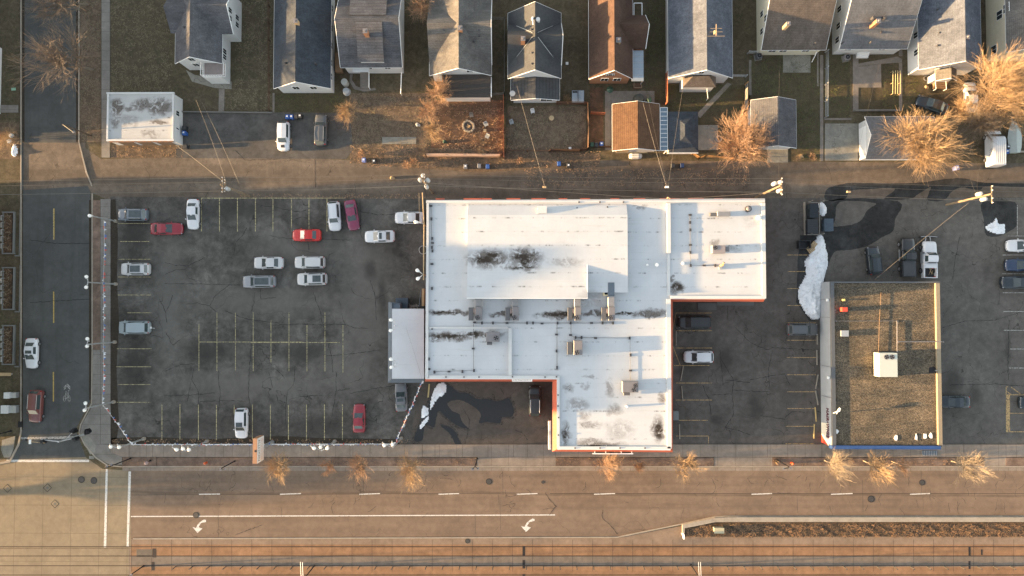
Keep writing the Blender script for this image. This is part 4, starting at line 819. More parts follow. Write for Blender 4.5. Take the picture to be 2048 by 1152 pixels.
def gable(t, R4, axis, ze, zr, rm, wm, over=.35, th=.14, z0=0, names=('wall', 'roof'), trim=True, walls=True):
    X0, Y0, X1, Y1 = R4; x0, y0, x1, y1 = X0+over, Y0+over, X1-over, Y1-over
    cx, cy = (X0+X1)/2, (Y0+Y1)/2
    slope = (zr-ze)/((X1-X0)/2 if axis == 'y' else (Y1-Y0)/2); zw = ze+slope*over-.05
    if walls:
        g = MB(); zt = zr-.12
        if axis == 'y':
            g.add([(x0,y0,z0),(x1,y0,z0),(x1,y1,z0),(x0,y1,z0),(x0,y0,zw),(x1,y0,zw),(x1,y1,zw),(x0,y1,zw),(cx,y0,zt),(cx,y1,zt)], [(0,3,2,1),(0,1,5,8,4),(2,3,7,9,6),(1,2,6,5),(3,0,4,7),(4,8,9,7),(8,5,6,9)])
        else:
            g.add([(x0,y0,z0),(x1,y0,z0),(x1,y1,z0),(x0,y1,z0),(x0,y0,zw),(x1,y0,zw),(x1,y1,zw),(x0,y1,zw),(x0,cy,zt),(x1,cy,zt)], [(0,3,2,1),(0,1,5,4),(2,3,7,6),(1,2,6,9,5),(3,0,4,8,7),(4,5,9,8),(8,9,6,7)])
        t.part(names[0], g, wm, world=True)
    g = MB()
    if axis == 'y': a = [(X0,Y0,ze),(cx,Y0,zr),(cx,Y1,zr),(X0,Y1,ze)]; b_ = [(cx,Y0,zr),(X1,Y0,ze),(X1,Y1,ze),(cx,Y1,zr)]
    else: a = [(X0,Y0,ze),(X1,Y0,ze),(X1,cy,zr),(X0,cy,zr)]; b_ = [(X0,cy,zr),(X1,cy,zr),(X1,Y1,ze),(X0,Y1,ze)]
    g.slab(a, th); g.slab(b_, th); rf = t.part(names[1], g, rm, world=True)
    if trim:
        g = MB(); r = .05
        ends = ((Y0-.03), (Y1+.03)) if axis == 'y' else ((X0-.03), (X1+.03))
        for e in ends:
            p = [(X0, e, ze-.06), (cx, e, zr-.06), (X1, e, ze-.06)] if axis == 'y' else [(e, Y0, ze-.06), (e, cy, zr-.06), (e, Y1, ze-.06)]
            g.tube(p, r, 4)
        for q in (((X0-.04, Y0, ze-.06), (X0-.04, Y1, ze-.06)), ((X1+.04, Y0, ze-.06), (X1+.04, Y1, ze-.06))) if axis == 'y' else (((X0, Y0-.04, ze-.06), (X1, Y0-.04, ze-.06)), ((X0, Y1+.04, ze-.06), (X1, Y1+.04, ze-.06))): g.tube(list(q), r*.5, 4)
        t.part('fascia' if names[1] == 'roof' else 'porch_fascia', g, m_trim, world=True)
    return rf
def hip(t, R4, ze, zr, rm, wm, over=.3, names=('wall', 'roof')):
    X0, Y0, X1, Y1 = R4; t.part(names[0], MB().box(X0+over, Y0+over, 0, X1-over, Y1-over, ze), wm, world=True)
    w2, h2 = X1-X0, Y1-Y0; m = min(w2, h2)/2
    if h2 > w2: a = ((X0+X1)/2, Y0+m, zr); b_ = ((X0+X1)/2, Y1-m, zr)
    else: a = (X0+m, (Y0+Y1)/2, zr); b_ = (X1-m, (Y0+Y1)/2, zr)
    c = [(X0,Y0,ze),(X1,Y0,ze),(X1,Y1,ze),(X0,Y1,ze)]; vs = c+[a, b_]+[(x, y, z-.12) for x, y, z in c]
    fs = [(0,1,4),(1,2,5,4),(2,3,5),(3,0,4,5)] if h2 > w2 else [(0,1,5,4),(1,2,5),(2,3,4,5),(3,0,4)]
    fs += [(6,7,1,0),(7,8,2,1),(8,9,3,2),(9,6,0,3),(9,8,7,6)]
    t.part(names[1], MB().add(vs, fs), rm, world=True)
def cross(t, side, R4m, pxr, zr, out, rm, wm, axis, ze, inner=0, over=.3):
    """cross gable: R4m main rect world; pxr = (lo,hi) world range along the wall; out = how far it projects"""
    X0, Y0, X1, Y1 = R4m; lo, hi = pxr; c = (lo+hi)/2
    cx = (X0+X1)/2
    xa, xb = (cx, X1+out) if side == 'E' else (X0-out, cx)
    g = MB(); g.slab([(xa, lo, ze), (xb, lo, ze), (xb, c, zr), (xa, c, zr)], .14); g.slab([(xa, c, zr), (xb, c, zr), (xb, hi, ze), (xa, hi, ze)], .14)
    t.part('cross_roof', g, rm, world=True)
    xe = xb-over if side == 'E' else xb; xs_ = xa if side == 'E' else xa+over; zz = ze+over*(zr-ze)/((hi-lo)/2)-.05
    g = MB(); l2, h2 = lo+over, hi-over
    g.add([(xs_,l2,0),(xe,l2,0),(xe,h2,0),(xs_,h2,0),(xs_,l2,zz),(xe,l2,zz),(xe,h2,zz),(xs_,h2,zz),(xs_,c,zr-.12),(xe,c,zr-.12)], [(0,1,5,4),(2,3,7,6),(1,2,6,9,5),(3,0,4,8,7)])
    t.part('wing_wall', g, wm, world=True)
    e = xb+.03 if side == 'E' else xb-.03; g = MB(); g.tube([(e, lo, ze-.06), (e, c, zr-.06), (e, hi, ze-.06)], .08, 4); t.part('wing_fascia', g, m_trim, world=True)
    return xe if side == 'E' else xs_
def chimney(t, px, py, z0, z1, mt=None, w_=.65, parent=None):
    w_ = w_*.88
    c = W(px, py, z1); g = MB(); g.box(c.x-w_/2, c.y-w_/2, z0, c.x+w_/2, c.y+w_/2, z1); o = t.part('chimney', g, mt or m_brick, world=True)
    g = MB(); g.box(c.x-w_/2-.03, c.y-w_/2-.05, z1, c.x+w_/2+.05, c.y+w_/2+.05, z1+.08); g.cyl(c.x, c.y, w_*.28, z1+.08, z1+.4, 10); mkobj('chimney_cap', g, m_grey, o, t.loc)
def vents(t, pts, z, r=.12):
    for x, y in pts: c = W(x, y, z+.2); t.part('roof_vent', MB().cyl(c.x, c.y, r, z-.5, z+.25, 8), m_block, world=True)
m_sg = shingle('grey shingle', (0.10, 0.10, 0.107), .35, 'y'); m_sd = shingle('dark slate shingle', (0.05, 0.058, 0.07), .3, 'y')
m_st = shingle('weathered tan shingle', (0.17, 0.15, 0.125), .3, 'x'); m_sb = shingle('brown shingle', (0.085, 0.053, 0.040), .25, 'y'); m_sl = shingle('light grey shingle', (0.135, 0.138, 0.145), .25, 'x')
m_sbl = shingle('blue grey shingle', (0.098, 0.108, 0.130), .35, 'y'); m_sdk = shingle('charcoal shingle', (0.065, 0.068, 0.072), .2, 'y'); m_sbr = shingle('umber shingle', (0.12, 0.10, 0.085), .3, 'x'); m_sgold = shingle('mixed grey shingle', (0.125, 0.118, 0.11), .3, 'y')
# ---- H1
ZE = 3.3
def house(label, px, py): return Thing('house', label, 'house', W(px, py, 0), 0, None)
t = house('white cross-gabled house with grey roof and a railed back balcony, leftmost in the row', 400, 60)
r = WR(350, -150, 447, 127, ZE+.5); gable(t, r, 'y', ZE+.5, 6.6, m_sg, m_ww)
lo, hi = W(400, 68, ZE+.5).y, W(400, -20, ZE+.5).y
xe = cross(t, 'E', r, (lo, hi), 6.3, 1.6, m_sg, m_ww, 'y', ZE+.5); cross(t, 'W', r, (W(400, 66, ZE+.5).y, W(400, -16, ZE+.5).y), 6.0, .7, m_sg, m_ww, 'y', ZE+.5)
for dy, z in ((-.5, 4.3), (.6, 4.3), (-.5, 1.8), (.6, 1.8)): win(t, None, 'E', xe, (lo+hi)/2+dy-.6, z, .7, 1.1)
for py in (103, 114): win(t, None, 'E', r[2]-.35, W(460, py, 2.2).y, 2.2, .7, 1.1)
for px, z in ((383, 4.6), (392, 2.4)): win(t, None, 'S', W(px, 130, z).x, r[1]+.35, z, .8, 1.0)
X0, Y0, X1, Y1 = WR(406, 128, 450, 152, 3.0); Xe = r[2]-.35; g = MB(); g.box(X0, Y0-.2, 0, Xe, r[1]+.34, 2.9); t.part('porch_wall', g, m_ww, world=True)
g = MB(); g.box(X0+.2, Y0, 2.9, X1, r[1]+.3, 2.98); t.part('balcony_floor', g, plain('pink grey deck', (0.26, 0.22, 0.21), .8), world=True)
g = MB()
for a, b_ in (((X0, Y0-.15), (X1+.1, Y0-.15)), ((X0, Y0-.15), (X0, r[1]+.2)), ((X1+.1, Y0-.15), (X1+.1, r[1]+.2))):
    for z in (3.1, 3.8): g.tube([(a[0], a[1], z), (b_[0], b_[1], z)], .045, 4)
    n = 9
    for k in range(n+1): x, y = a[0]+(b_[0]-a[0])*k/n, a[1]+(b_[1]-a[1])*k/n; g.tube([(x, y, 2.95), (x, y, 3.8)], .025, 4)
t.part('railing', g, m_trim, world=True); vents(t, [(368, 54), (387, 84), (395, 54)], 5.6)
# ---- H2
t = house('long white house with plain dark slate gable roof and metal pipe chimney', 605, 60); r = WR(547, -200, 664, 177, ZE); gable(t, r, 'y', ZE, 6.4, m_sd, m_ww)
for px in (592, 627): win(t, None, 'S', W(px, 180, 2.6).x, r[1]+.35, 2.6, .9, 1.0)
for py in (15, 55, 90, 125, 152): win(t, None, 'E', r[2]-.35, W(667, py, 2).y, 2.0, .9, 1.1)
chimney(t, 591, 42, 5.5, 7.1, m_pale, .6); vents(t, [(600, 15), (600, 110), (600, 138), (570, 125), (630, 126)], 5.2)
g = MB(); X0, Y0, X1, Y1 = WR(670, 105, 684, 143, .9); g.box(X0, Y0, .0, X1, Y1, .9); t.part('side_stoop', g, m_wood, world=True)
# ---- H3
t = house('grey-shingled house with two shed dormers and ridge running east to west', 740, 60); r = WR(681, -25, 805, 135, ZE+.3); gable(t, r, 'x', ZE+.3, 6.9, m_sg, m_ww)
cy = (r[1]+r[3])/2
def shed(t, x0, x1, ya, z):
    X0, X1 = W(x0, 80, z).x, W(x1, 80, z).x; s_ = 1 if ya > cy else -1
    yo = ya; yi = cy+s_*.5; g = MB(); g.slab([(X0, yo, z), (X1, yo, z), (X1, yi, 6.8), (X0, yi, 6.8)] if s_ < 0 else [(X0, yi, 6.8), (X1, yi, 6.8), (X1, yo, z), (X0, yo, z)], .14); t.part('dormer_roof', g, m_sg, world=True)
    g = MB(); ys_ = yo-s_*.3; g.box(X0+.2, min(ys_, yi), 3.5, X1-.2, max(ys_, yi), z-.1); t.part('dormer_wall', g, m_ww, world=True)
shed(t, 716, 768, r[1]+.25, 5.2); shed(t, 702, 775, r[3]-.6, 5.6)
chimney(t, 730, 62, 6, 7.8); 
for px in (738, 775): win(t, None, 'S', W(px, 139, 2.6).x, r[1]+.35, 2.6, .8, .8)
g = MB(); X0, Y0, X1, Y1 = WR(705, 138, 738, 144, 2.9); g.box(X0, Y0, 2.8, X1, Y1+.3, 2.9); t.part('porch_roof', g, m_ww, world=True)
g = MB()
for x in (738, 803): a, b_ = W(x, 144, 2.4), W(x-(0 if x < 800 else 1.5), 175 if x < 800 else 187, .9); g.tube([a, b_], .07, 5); g.tube([(b_.x, b_.y, 0), b_], .05, 5)
t.part('handrail', g, m_trim, world=True)
g = MB(); X0, Y0, X1, Y1 = WR(721, 145, 736, 176, .5); 
for k in range(5): g.box(X0, Y1-(k+1)*(Y1-Y0)/5, 0, X1, Y1-k*(Y1-Y0)/5, .75-.14*k)
t.part('steps', g, m_path, world=True)
# ---- H4
t = house('white house with gold-lit west slope, cross gables and a low dark flat rear addition', 920, 60); r = WR(859, -60, 983, 151, ZE+.4); gable(t, r, 'y', ZE+.4, 6.9, m_sgold, m_ww)
lo, hi = W(900, 132, ZE).y, W(900, -2, ZE).y
for s_ in 'EW': cross(t, s_, r, (lo, hi), 6.7, .02, m_sgold, m_ww, 'y', ZE+.4)
chimney(t, 920, 56, 5.5, 7.6); vents(t, [(912, 8), (912, 44), (911, 80), (911, 115), (888, 60), (948, 80), (958, 60), (958, 70)], 6.0)
X0, Y0, X1, Y1 = WR(884, 152, 982, 194, 2.9); g = MB(); g.slab([(X0, Y0, 2.7), (X1, Y0, 2.7), (X1, r[1]+.3, 3.2), (X0, r[1]+.3, 3.2)], .12); t.part('addition_roof', g, plain('rolled black roofing', (0.05, 0.045, 0.042), .9, 0, .2), world=True)
t.part('addition_wall', MB().box(X0+.2, Y0+.2, 0, X1-.2, r[1]+.3, 2.55), m_ww, world=True)
g = MB(); g.box(X1-.02, Y0, 2.5, X1+.1, r[1], 3.0); t.part('addition_gutter', g, m_trim, world=True)
for px in (891, 940): win(t, None, 'S', W(px, 147, 4.4).x, r[1]+.35, 4.6, .9, .7)
# ---- H5
t = house('charcoal-roofed house with white ridge lines and a low gabled white addition', 1070, 100); r = WR(1016, 26, 1122, 157, ZE+.2); gable(t, r, 'y', ZE+.2, 7.3, m_sdk, m_ww, trim=True)
lo, hi = W(1070, 132, ZE).y, W(1070, 48, ZE).y
for s_ in 'EW': cross(t, s_, r, (lo, hi), 7.1, .02, m_sdk, m_ww, 'y', ZE+.2)
cx = (r[0]+r[2])/2; cyy = (lo+hi)/2; g = MB()
for sx in (r[0], r[2]):
    for sy in (lo, hi): g.tube([(cx+(sx-cx)*.1, cyy+(sy-cyy)*.1, 7.12), (sx+(.3 if sx < cx else -.3), sy, ZE+.35)], .04, 4)
t.part('valley_flashing', g, m_steel, world=True)
r2 = WR(1022, 159, 1119, 200, 2.6); gable(t, (r2[0], r2[1], r2[2], r[1]+.3), 'y', 2.6, 3.5, m_sdk, m_ww, names=('addition_wall', 'addition_roof'))
win(t, None, 'S', W(1093, 205, 1.6).x, r2[1]+.35, 1.6, 1.7, .9)
chimney(t, 1046, 77, 5, 7.6); vents(t, [(1063, 58), (1064, 105), (1064, 127), (1066, 127)], 6.9); g = MB(); c = W(1076, 38, 7.4); g.cyl(c.x, c.y, .3, 6.5, 7.4, 12); c = W(1065, 35, 7.5); g.cyl(c.x, c.y, .18, 6.6, 7.5, 8); g.tube([(c.x, c.y, 7.5), (c.x+.1, c.y-1, 7.4)], .1, 6); t.part('flue', g, m_cap, world=True)
c = W(1025, 187, 3.2); g = MB(); g.cyl(c.x, c.y, .36, 3.1, 3.25, 16, .42); t.part('satellite_dish', g, m_steel, world=True)
# ---- H6
t = house('brown-shingled house with orange brick gable end and translucent side carport', 1235, 60); r = WR(1178, -180, 1264, 158, ZE-.1); gable(t, r, 'y', ZE-.1, 7.0, m_sb, m_brick)
lo, hi = W(1230, 97, ZE).y, W(1230, 30, ZE).y; cross(t, 'E', r, (lo, hi), 6.0, 1.9, m_sb, m_brick, 'y', ZE-.1)
for px in (1209, 1234): win(t, None, 'S', W(px, 162, 2).x, r[1]+.35, 2.0, 1.0, 1.0)
for px in (1217, 1225): win(t, None, 'S', W(px, 153, 4.2).x, r[1]+.35, 4.1, .5, .5)
chimney(t, 1237, 80, 4.8, 6.6, m_pale, .75); vents(t, [(1213, 72), (1210, 85)], 5.0, .14)
X0, Y0, X1, Y1 = WR(1263, 101, 1287, 162, 2.7); g = MB(); g.box(X0, Y0, 2.6, X1, Y1, 2.66); t.part('carport_panel', g, plain('translucent grey panel', (0.30, 0.35, 0.40), .3, 0, .1, 1), world=True)
g = MB()
for k in range(6): y = Y0+(Y1-Y0)*k/5; g.box(X0, y-.03, 2.665, X1, y+.03, 2.7)
for y in (Y0+.2, Y1-.2): g.box(X1-.12, y-.05, 0, X1-.02, y+.05, 2.59)
t.part('carport_frame', g, m_steel, world=True)
g = MB(); X0, Y0, X1, Y1 = WR(1268, 6, 1284, 32, 2.8)
for q in ((X0, Y1, X1, Y1), (X0, Y0, X1, Y0), (X0, Y0, X0, Y1), (X1, Y0, X1, Y1)): g.tube([(q[0], q[1], 2.8), (q[2], q[3], 2.8)], .07, 4)
t.part('pergola_frame', g, m_trim, world=True)
# ---- H7
t = house('long grey-roofed house with a rooftop antenna and small hipped rear porch', 1400, 60); r = WR(1337, -200, 1462, 156, ZE+.1); gable(t, r, 'y', ZE+.1, 6.9, m_sbl, m_ww)
hip(t, WR(1366, 140, 1432, 174, 2.9), 2.8, 3.9, m_sbr, m_ww, .15, ('porch_wall', 'porch_roof')); win(t, None, 'S', W(1402, 150, 4.6).x, r[1]+.35, 4.8, .7, .7)
c = W(1427, 70, 6); g = MB(); g.tube([(c.x, c.y, 5.3), (c.x, c.y, 7.4)], .04, 5)
g.tube([(c.x, c.y-.7, 7.3), (c.x, c.y+1.0, 7.4)], .04, 5)
for dy, wd in ((-.7, 1.2), (-.1, .9), (.4, .8)): g.tube([(c.x-wd, c.y+dy, 7.35), (c.x+wd, c.y+dy, 7.35)], .03, 4)
t.part('antenna', g, m_pale, world=True); t.part('antenna_rotor', MB().cbox((c.x, c.y, 6.9), (.4, .5, .5), 0, .1), m_pale, world=True); vents(t, [(1406, 5), (1406, 31), (1406, 56), (1406, 81), (1405, 106)], 6.2, .14); vents(t, [(1381, 63), (1421, 97)], 5.2)
g = MB(); a, b_ = W(1414, 177, 2.4), W(1416, 197, .9); g.tube([a, b_], .06, 5); g.tube([b_, (b_.x, b_.y, 0)], .05, 5); t.part('handrail', g, m_trim, world=True)
# ---- H8
t = house('cream house with dark umber roof and a square rear patio', 1590, 50); r = WR(1523, -60, 1650, 100, ZE-.3); gable(t, r, 'x', ZE-.3, 6.6, m_sbr, m_cream)
for py, z in ((28, 2.4), (36, 4.0), (63, 2.3)): win(t, None, 'W', r[0]+.35, W(1515, py, z).y, z, .8, 1.0)
for px in (1545, 1567, 1612): win(t, None, 'S', W(px, 102, 1.9).x, r[1]+.35, 1.9, 1.0, .8)
chimney(t, 1577, 47, 5.4, 7.2, m_pale, .55); vents(t, [(1593, 33), (1632, 85)], 5.0)
g = MB(); a, b_ = W(1634, 103, 2.6), W(1624, 124, .4); g.tube([a, b_], .06, 5); t.part('downspout', g, m_trim, world=True)
# ---- H9
t = house('white house with light grey roof, leaning brick chimney and concrete back walks', 1750, 50); r = WR(1679, -60, 1812, 98, ZE-.2); gable(t, r, 'x', ZE-.2, 7.2, m_sl, m_ww)
for py, z in ((18, 2.6), (52, 2.2), (80, 1.8)): win(t, None, 'W', r[0]+.35, W(1672, py, z).y, z, .8, 1.1)
for px in (1697, 1765): win(t, None, 'S', W(px, 100, 2.2).x, r[1]+.35, 2.2, .9, .6)
chimney(t, 1757, 42, 5, 7.0, m_brick, .6); vents(t, [(1763, 64), (1687, 84), (1743, 83)], 4.4); vents(t, [(1749, 34), (1771, 34)], 6.0, .25)
g = MB(); X0, Y0, X1, Y1 = WR(1718, 99, 1741, 112, 1.0)
for k in range(4): g.box(X0, Y1-(k+1)*(Y1-Y0)/4, 0, X1, Y1-k*(Y1-Y0)/4, 1.1-.25*k)
t.part('steps', g, m_trim, world=True)
# ---- H10
t = house('white house with blue-grey roof, orange chimney cap and tiny gabled back porch', 1890, 60); r = WR(1838, -180, 1957, 139, ZE+.2); gable(t, r, 'y', ZE+.2, 7.0, m_sbl, m_ww)
for py in (33, 70, 105): win(t, None, 'W', r[0]+.35, W(1831, py, 2.4).y, 2.4, .8, 1.1)
rr = WR(1873, 137, 1915, 160, 2.9); gable(t, (rr[0], rr[1], rr[2], r[1]+.3), 'y', 2.7, 3.9, m_sgold, m_ww, names=('porch_wall', 'porch_roof'))
chimney(t, 1935, 74, 5, 6.9, plain('orange clay', (0.45, 0.18, 0.06), .8), .55); vents(t, [(1876, 18), (1879, 65), (1876, 90)], 5.0); vents(t, [(1938, 18), (1922, 52), (1938, 90), (1922, 115)], 5.2)
g = MB()
for x in (1871, 1892): a, b_ = W(x, 163, 1.6), W(x+1, 178, .8); g.tube([a, b_], .05, 5); g.tube([b_, (b_.x, b_.y, 0)], .04, 4)
t.part('handrail', g, m_trim, world=True)
g = MB(); X0, Y0, X1, Y1 = WR(1868, 164, 1893, 176, .5)
for k in range(4): g.box(X0, Y1-(k+1)*(Y1-Y0)/4, 0, X1, Y1-k*(Y1-Y0)/4, 1.0-.22*k)
t.part('steps', g, m_wood, world=True)
# ---- H11
t = house('cream two-storey house in the top right corner with a low tan-lit roof', 2060, 40); r = WR(2013, -180, 2180, 104, ZE+1.4); gable(t, r, 'y', ZE+1.4, 8.4, m_sgold, m_cream)
for py, px, z in ((30, 1997, 3.0), (100, 2000, 1.6), (16, 2015, 4.4)): win(t, None, 'W', r[0]+.35, W(px, py, z).y, z, 1.2, 1.1)
rr = WR(2010, 38, 2034, 104, 3.2); gable(t, (rr[0]-.3, rr[1], rr[2]+.6, rr[3]), 'y', 3.3, 4.4, m_sd, m_cream, names=('porch_wall', 'porch_roof'))
# ================================================================== garages
t = Thing('garage', 'flat-roofed white garage with stained parapet roof beside the side street', 'garage', W(290, 240, 0)); zg = 2.95
t.part('wall', MB().prism(WP(rc(214, 187, 346, 281), zg), 0, zg-.3), m_ww, world=True)
t.part('roof', MB().prism(WP(rc(215, 188, 345, 279), zg-.2), zg-.3, zg-.22), membrane('garage membrane', (0.46, 0.46, 0.45), [SB(232, 215, 16, 20, 1, zg), SB(318, 212, 30, 18, 1, zg), SB(285, 208, 26, 14, .9, zg), SB(262, 215, 24, 6, .8, zg), SB(228, 245, 10, 14, .7, zg), SB(315, 243, 22, 5, .9, zg), SB(300, 268, 20, 10, .5, zg), SB(256, 240, 24, 14, .35, zg)]), world=True)
g = MB()
for r_ in ((212.5, 184, 347.5, 187.5), (212.5, 187.8, 217, 278), (343.5, 187.8, 347.5, 278), (212.5, 278.3, 347.5, 282)): X0, Y0, X1, Y1 = WR(*r_, zg); g.box(X0, Y0, zg-.35, X1, Y1, zg)
t.part('parapet', g, m_cap, world=True)
g = MB(); X0, Y0, X1, Y1 = WR(217, 282.3, 347, 283.5, zg-.1); n = 12
for k in range(n): g.box(X0+(X1-X0)*(k+.1)/n, Y0, zg-.5, X0+(X1-X0)*(k+.9)/n, Y1, zg-.05)
t.part('brick_trim', g, m_brick, world=True)
X0, Y0, X1, Y1 = WR(214, 187, 346, 281, zg); g = MB(); fs = []
for k in range(3): x = X0+1.0+k*2.9; fs.append((x, x+2.3)); g.box(x, Y0-.05, .05, x+2.3, Y0-.01, 2.2)
t.part('garage_door', g, plain('brown door', (0.12, 0.09, 0.07), .7), world=True)
win(t, None, 'E', X1, Y1-2.6, 1.6, .7, .9); win(t, None, 'E', X1, Y0+2.0, 1.6, .35, .8)
t = Thing('garage', 'garage with orange-lit brown gable roof and open door facing the alley', 'garage', W(1272, 260, 0)); r = WR(1225, 208, 1319, 301, 2.5); gable(t, r, 'y', 2.5, 4.0, shingle('orange brown shingle', (0.115, 0.066, 0.040), .25, 'y'), m_ww)
g = MB(); g.box(W(1233, 300, 1).x, r[1]+.28, .1, W(1257, 300, 1).x, r[1]+.33, 2.1); t.part('garage_door', g, m_pale, world=True)
t = Thing('carport', 'narrow carport of clear corrugated panels between two garages', 'carport', W(1327, 260, 0)); X0, Y0, X1, Y1 = WR(1320.5, 215, 1335, 301, 2.5); t.part('panel', MB().box(X0, Y0, 2.4, X1, Y1, 2.45), plain('blue grey polycarbonate', (0.13, 0.18, 0.23), .25, 0, .1, 1), world=True)
g = MB()
for k in range(11): y = Y0+(Y1-Y0)*k/10; g.box(X0, y-.03, 2.452, X1, y+.03, 2.5)
for x in (X0, X1-.06): g.box(x, Y0, 2.503, x+.06, Y1, 2.54)
for y in (Y0+.1, Y1-.1): g.box(X1-.1, y-.05, 0, X1-.02, y+.05, 2.39)
t.part('frame', g, m_trim, world=True)
t = Thing('garage', 'hip-roofed slate garage with a pale south gutter', 'garage', W(1365, 265, 0)); r = WR(1337, 223, 1396, 305, 2.5); hip(t, r, 2.5, 3.6, m_sd, m_ww); t.part('gutter', MB().box(r[0], r[1]-.12, 2.38, r[2], r[1]-.02, 2.48), m_trim, world=True)
t = Thing('garage', 'gable garage half hidden behind the orange spreading bare tree', 'garage', W(1550, 250, 0)); r = WR(1503, 200, 1592, 296, 2.6); gable(t, r, 'y', 2.6, 4.2, m_sg, m_ww)
t = Thing('garage', 'white-gabled grey garage under the broad golden bare tree', 'garage', W(1780, 280, 0)); r = WR(1731, 233, 1868, 318, 2.6); gable(t, r, 'x', 2.6, 4.4, m_sl, m_ww)
g = MB(); g.box(r[0]+.30, r[1]+1.0, .1, r[0]+.34, r[3]-1.2, 2.2); t.part('garage_door', g, m_trim, world=True)
# ================================================================== buildings just west of the frame: they shade the lot
def block(label, r_, h, wm, rm, n_st=4):
    X0, Y0, X1, Y1 = WR(*r_, 0); t = Thing('apartment_building', label, 'building', ((X0+X1)/2, (Y0+Y1)/2, 0))
    t.part('wall', MB().box(X0, Y0, 0, X1, Y1, h-.4), wm, world=True); t.part('roof', MB().box(X0+.2, Y0+.2, h-.4, X1-.2, Y1-.2, h-.3), rm, world=True)
    g = MB()
    for q in ((X0-.1, Y0-.1, X1+.1, Y0+.3), (X0-.1, Y1-.3, X1+.1, Y1+.1), (X0-.1, Y0+.31, X0+.3, Y1-.31), (X1-.3, Y0+.31, X1+.1, Y1-.31)): g.box(q[0], q[1], h-.6, q[2], q[3], h)
    t.part('parapet', g, m_cap, world=True)
    m = int((Y1-Y0)/3.2)
    for s_ in range(n_st):
        for k in range(m): win(t, None, 'E', X1, Y0+(k+.5)*(Y1-Y0)/m, 1.8+s_*(h-1)/n_st, 1.3, 1.5)
block('low brick wing just west of the side street at the alley', (-330, 385, -14, 424), 4.5, m_brick, m_dcap, 1)
block('brick apartment block just west of the side street, north part', (-330, 425, -14, 560), 13.8, m_brick, m_dcap)
block('taller pale apartment block just west of the side street, south part', (-330, 566, -14, 874), 16.8, m_cream, m_dcap, 5)
for i, (x0, x1, y0, y1, zr_) in enumerate(((-160, -60, -330, -130, 10.5), (-280, -175, -150, 70, 12.5), (-165, -65, 55, 205, 10), (-260, -172, 198, 262, 9.0))):
    t = house(['unseen northernmost grey-roofed house west of the side street', 'unseen tall brown-roofed house west of the side street', 'unseen third slate-roofed house west of the side street', 'unseen low garage-like house nearest the alley, west of the side street'][i], (x0+x1)/2, (y0+y1)/2)
    gable(t, WR(x0, y0, x1, y1, zr_-3), 'x' if i % 2 else 'y', zr_-3.2, zr_, (m_sg, m_sb, m_sd, m_sg)[i], m_ww)  # houses out of view, raised and staggered to keep the yards shaded
# ================================================================== vehicles
def lerp(a, b, t): return a+(b-a)*t
CT = {  # L, W, hood height, belt, roof, x of: windshield base, roof front, roof rear, rear glass base, tail deck height
 'sedan': dict(L=4.75, W=1.82, hh=.92, bh=1.0, rh=1.44, x=(.20, .02, -.23, -.36), th=1.02),
 'suv': dict(L=4.7, W=1.86, hh=1.08, bh=1.15, rh=1.68, x=(.23, .09, -.40, -.475), th=1.2),
 'hatch': dict(L=4.4, W=1.80, hh=1.0, bh=1.05, rh=1.55, x=(.25, .09, -.38, -.46), th=1.1),
 'van': dict(L=5.1, W=1.98, hh=1.08, bh=1.15, rh=1.78, x=(.29, .15, -.43, -.485), th=1.2),
}
m_tyre = plain('tyre rubber', (0.025, 0.025, 0.026), .9); m_rim = plain('alloy rim', (0.4, 0.4, 0.42), .35, .7); m_lampw = plain('headlight glass', (0.34, 0.35, 0.36), .15, .1); m_lampr = plain('tail light', (0.32, 0.02, 0.02), .25); m_undr = plain('dark plastic', (0.03, 0.03, 0.032), .6)
def bodyloft(L, Wd, prof, z0=.28):
    """prof: list of (x fraction, half width fraction, top z)"""
    g = MB(); n = 0; vs = []
    for xf, wf, zt in prof:
        w2 = Wd/2*wf; x = xf*L; zb = z0
        ring = [(-w2*.90, zb), (-w2, zb+.18), (-w2, zt*.72), (-w2*.965, zt-.10), (-w2*.86, zt-.015), (-w2*.45, zt+.025), (0, zt+.03), (w2*.45, zt+.025), (w2*.86, zt-.015), (w2*.965, zt-.10), (w2, zt*.72), (w2, zb+.18), (w2*.90, zb)]
        vs += [(x, y, z) for y, z in ring]
    k = 13; fs = []
    for i in range(len(prof)-1):
        for j in range(k): a, b_ = i*k+j, i*k+(j+1) % k; fs.append((a, b_, b_+k, a+k))
    fs.append(tuple(range(k-1, -1, -1))); m = (len(prof)-1)*k; fs.append(tuple(m+j for j in range(k)))
    return g.add(vs, [tuple(reversed(f)) for f in fs])
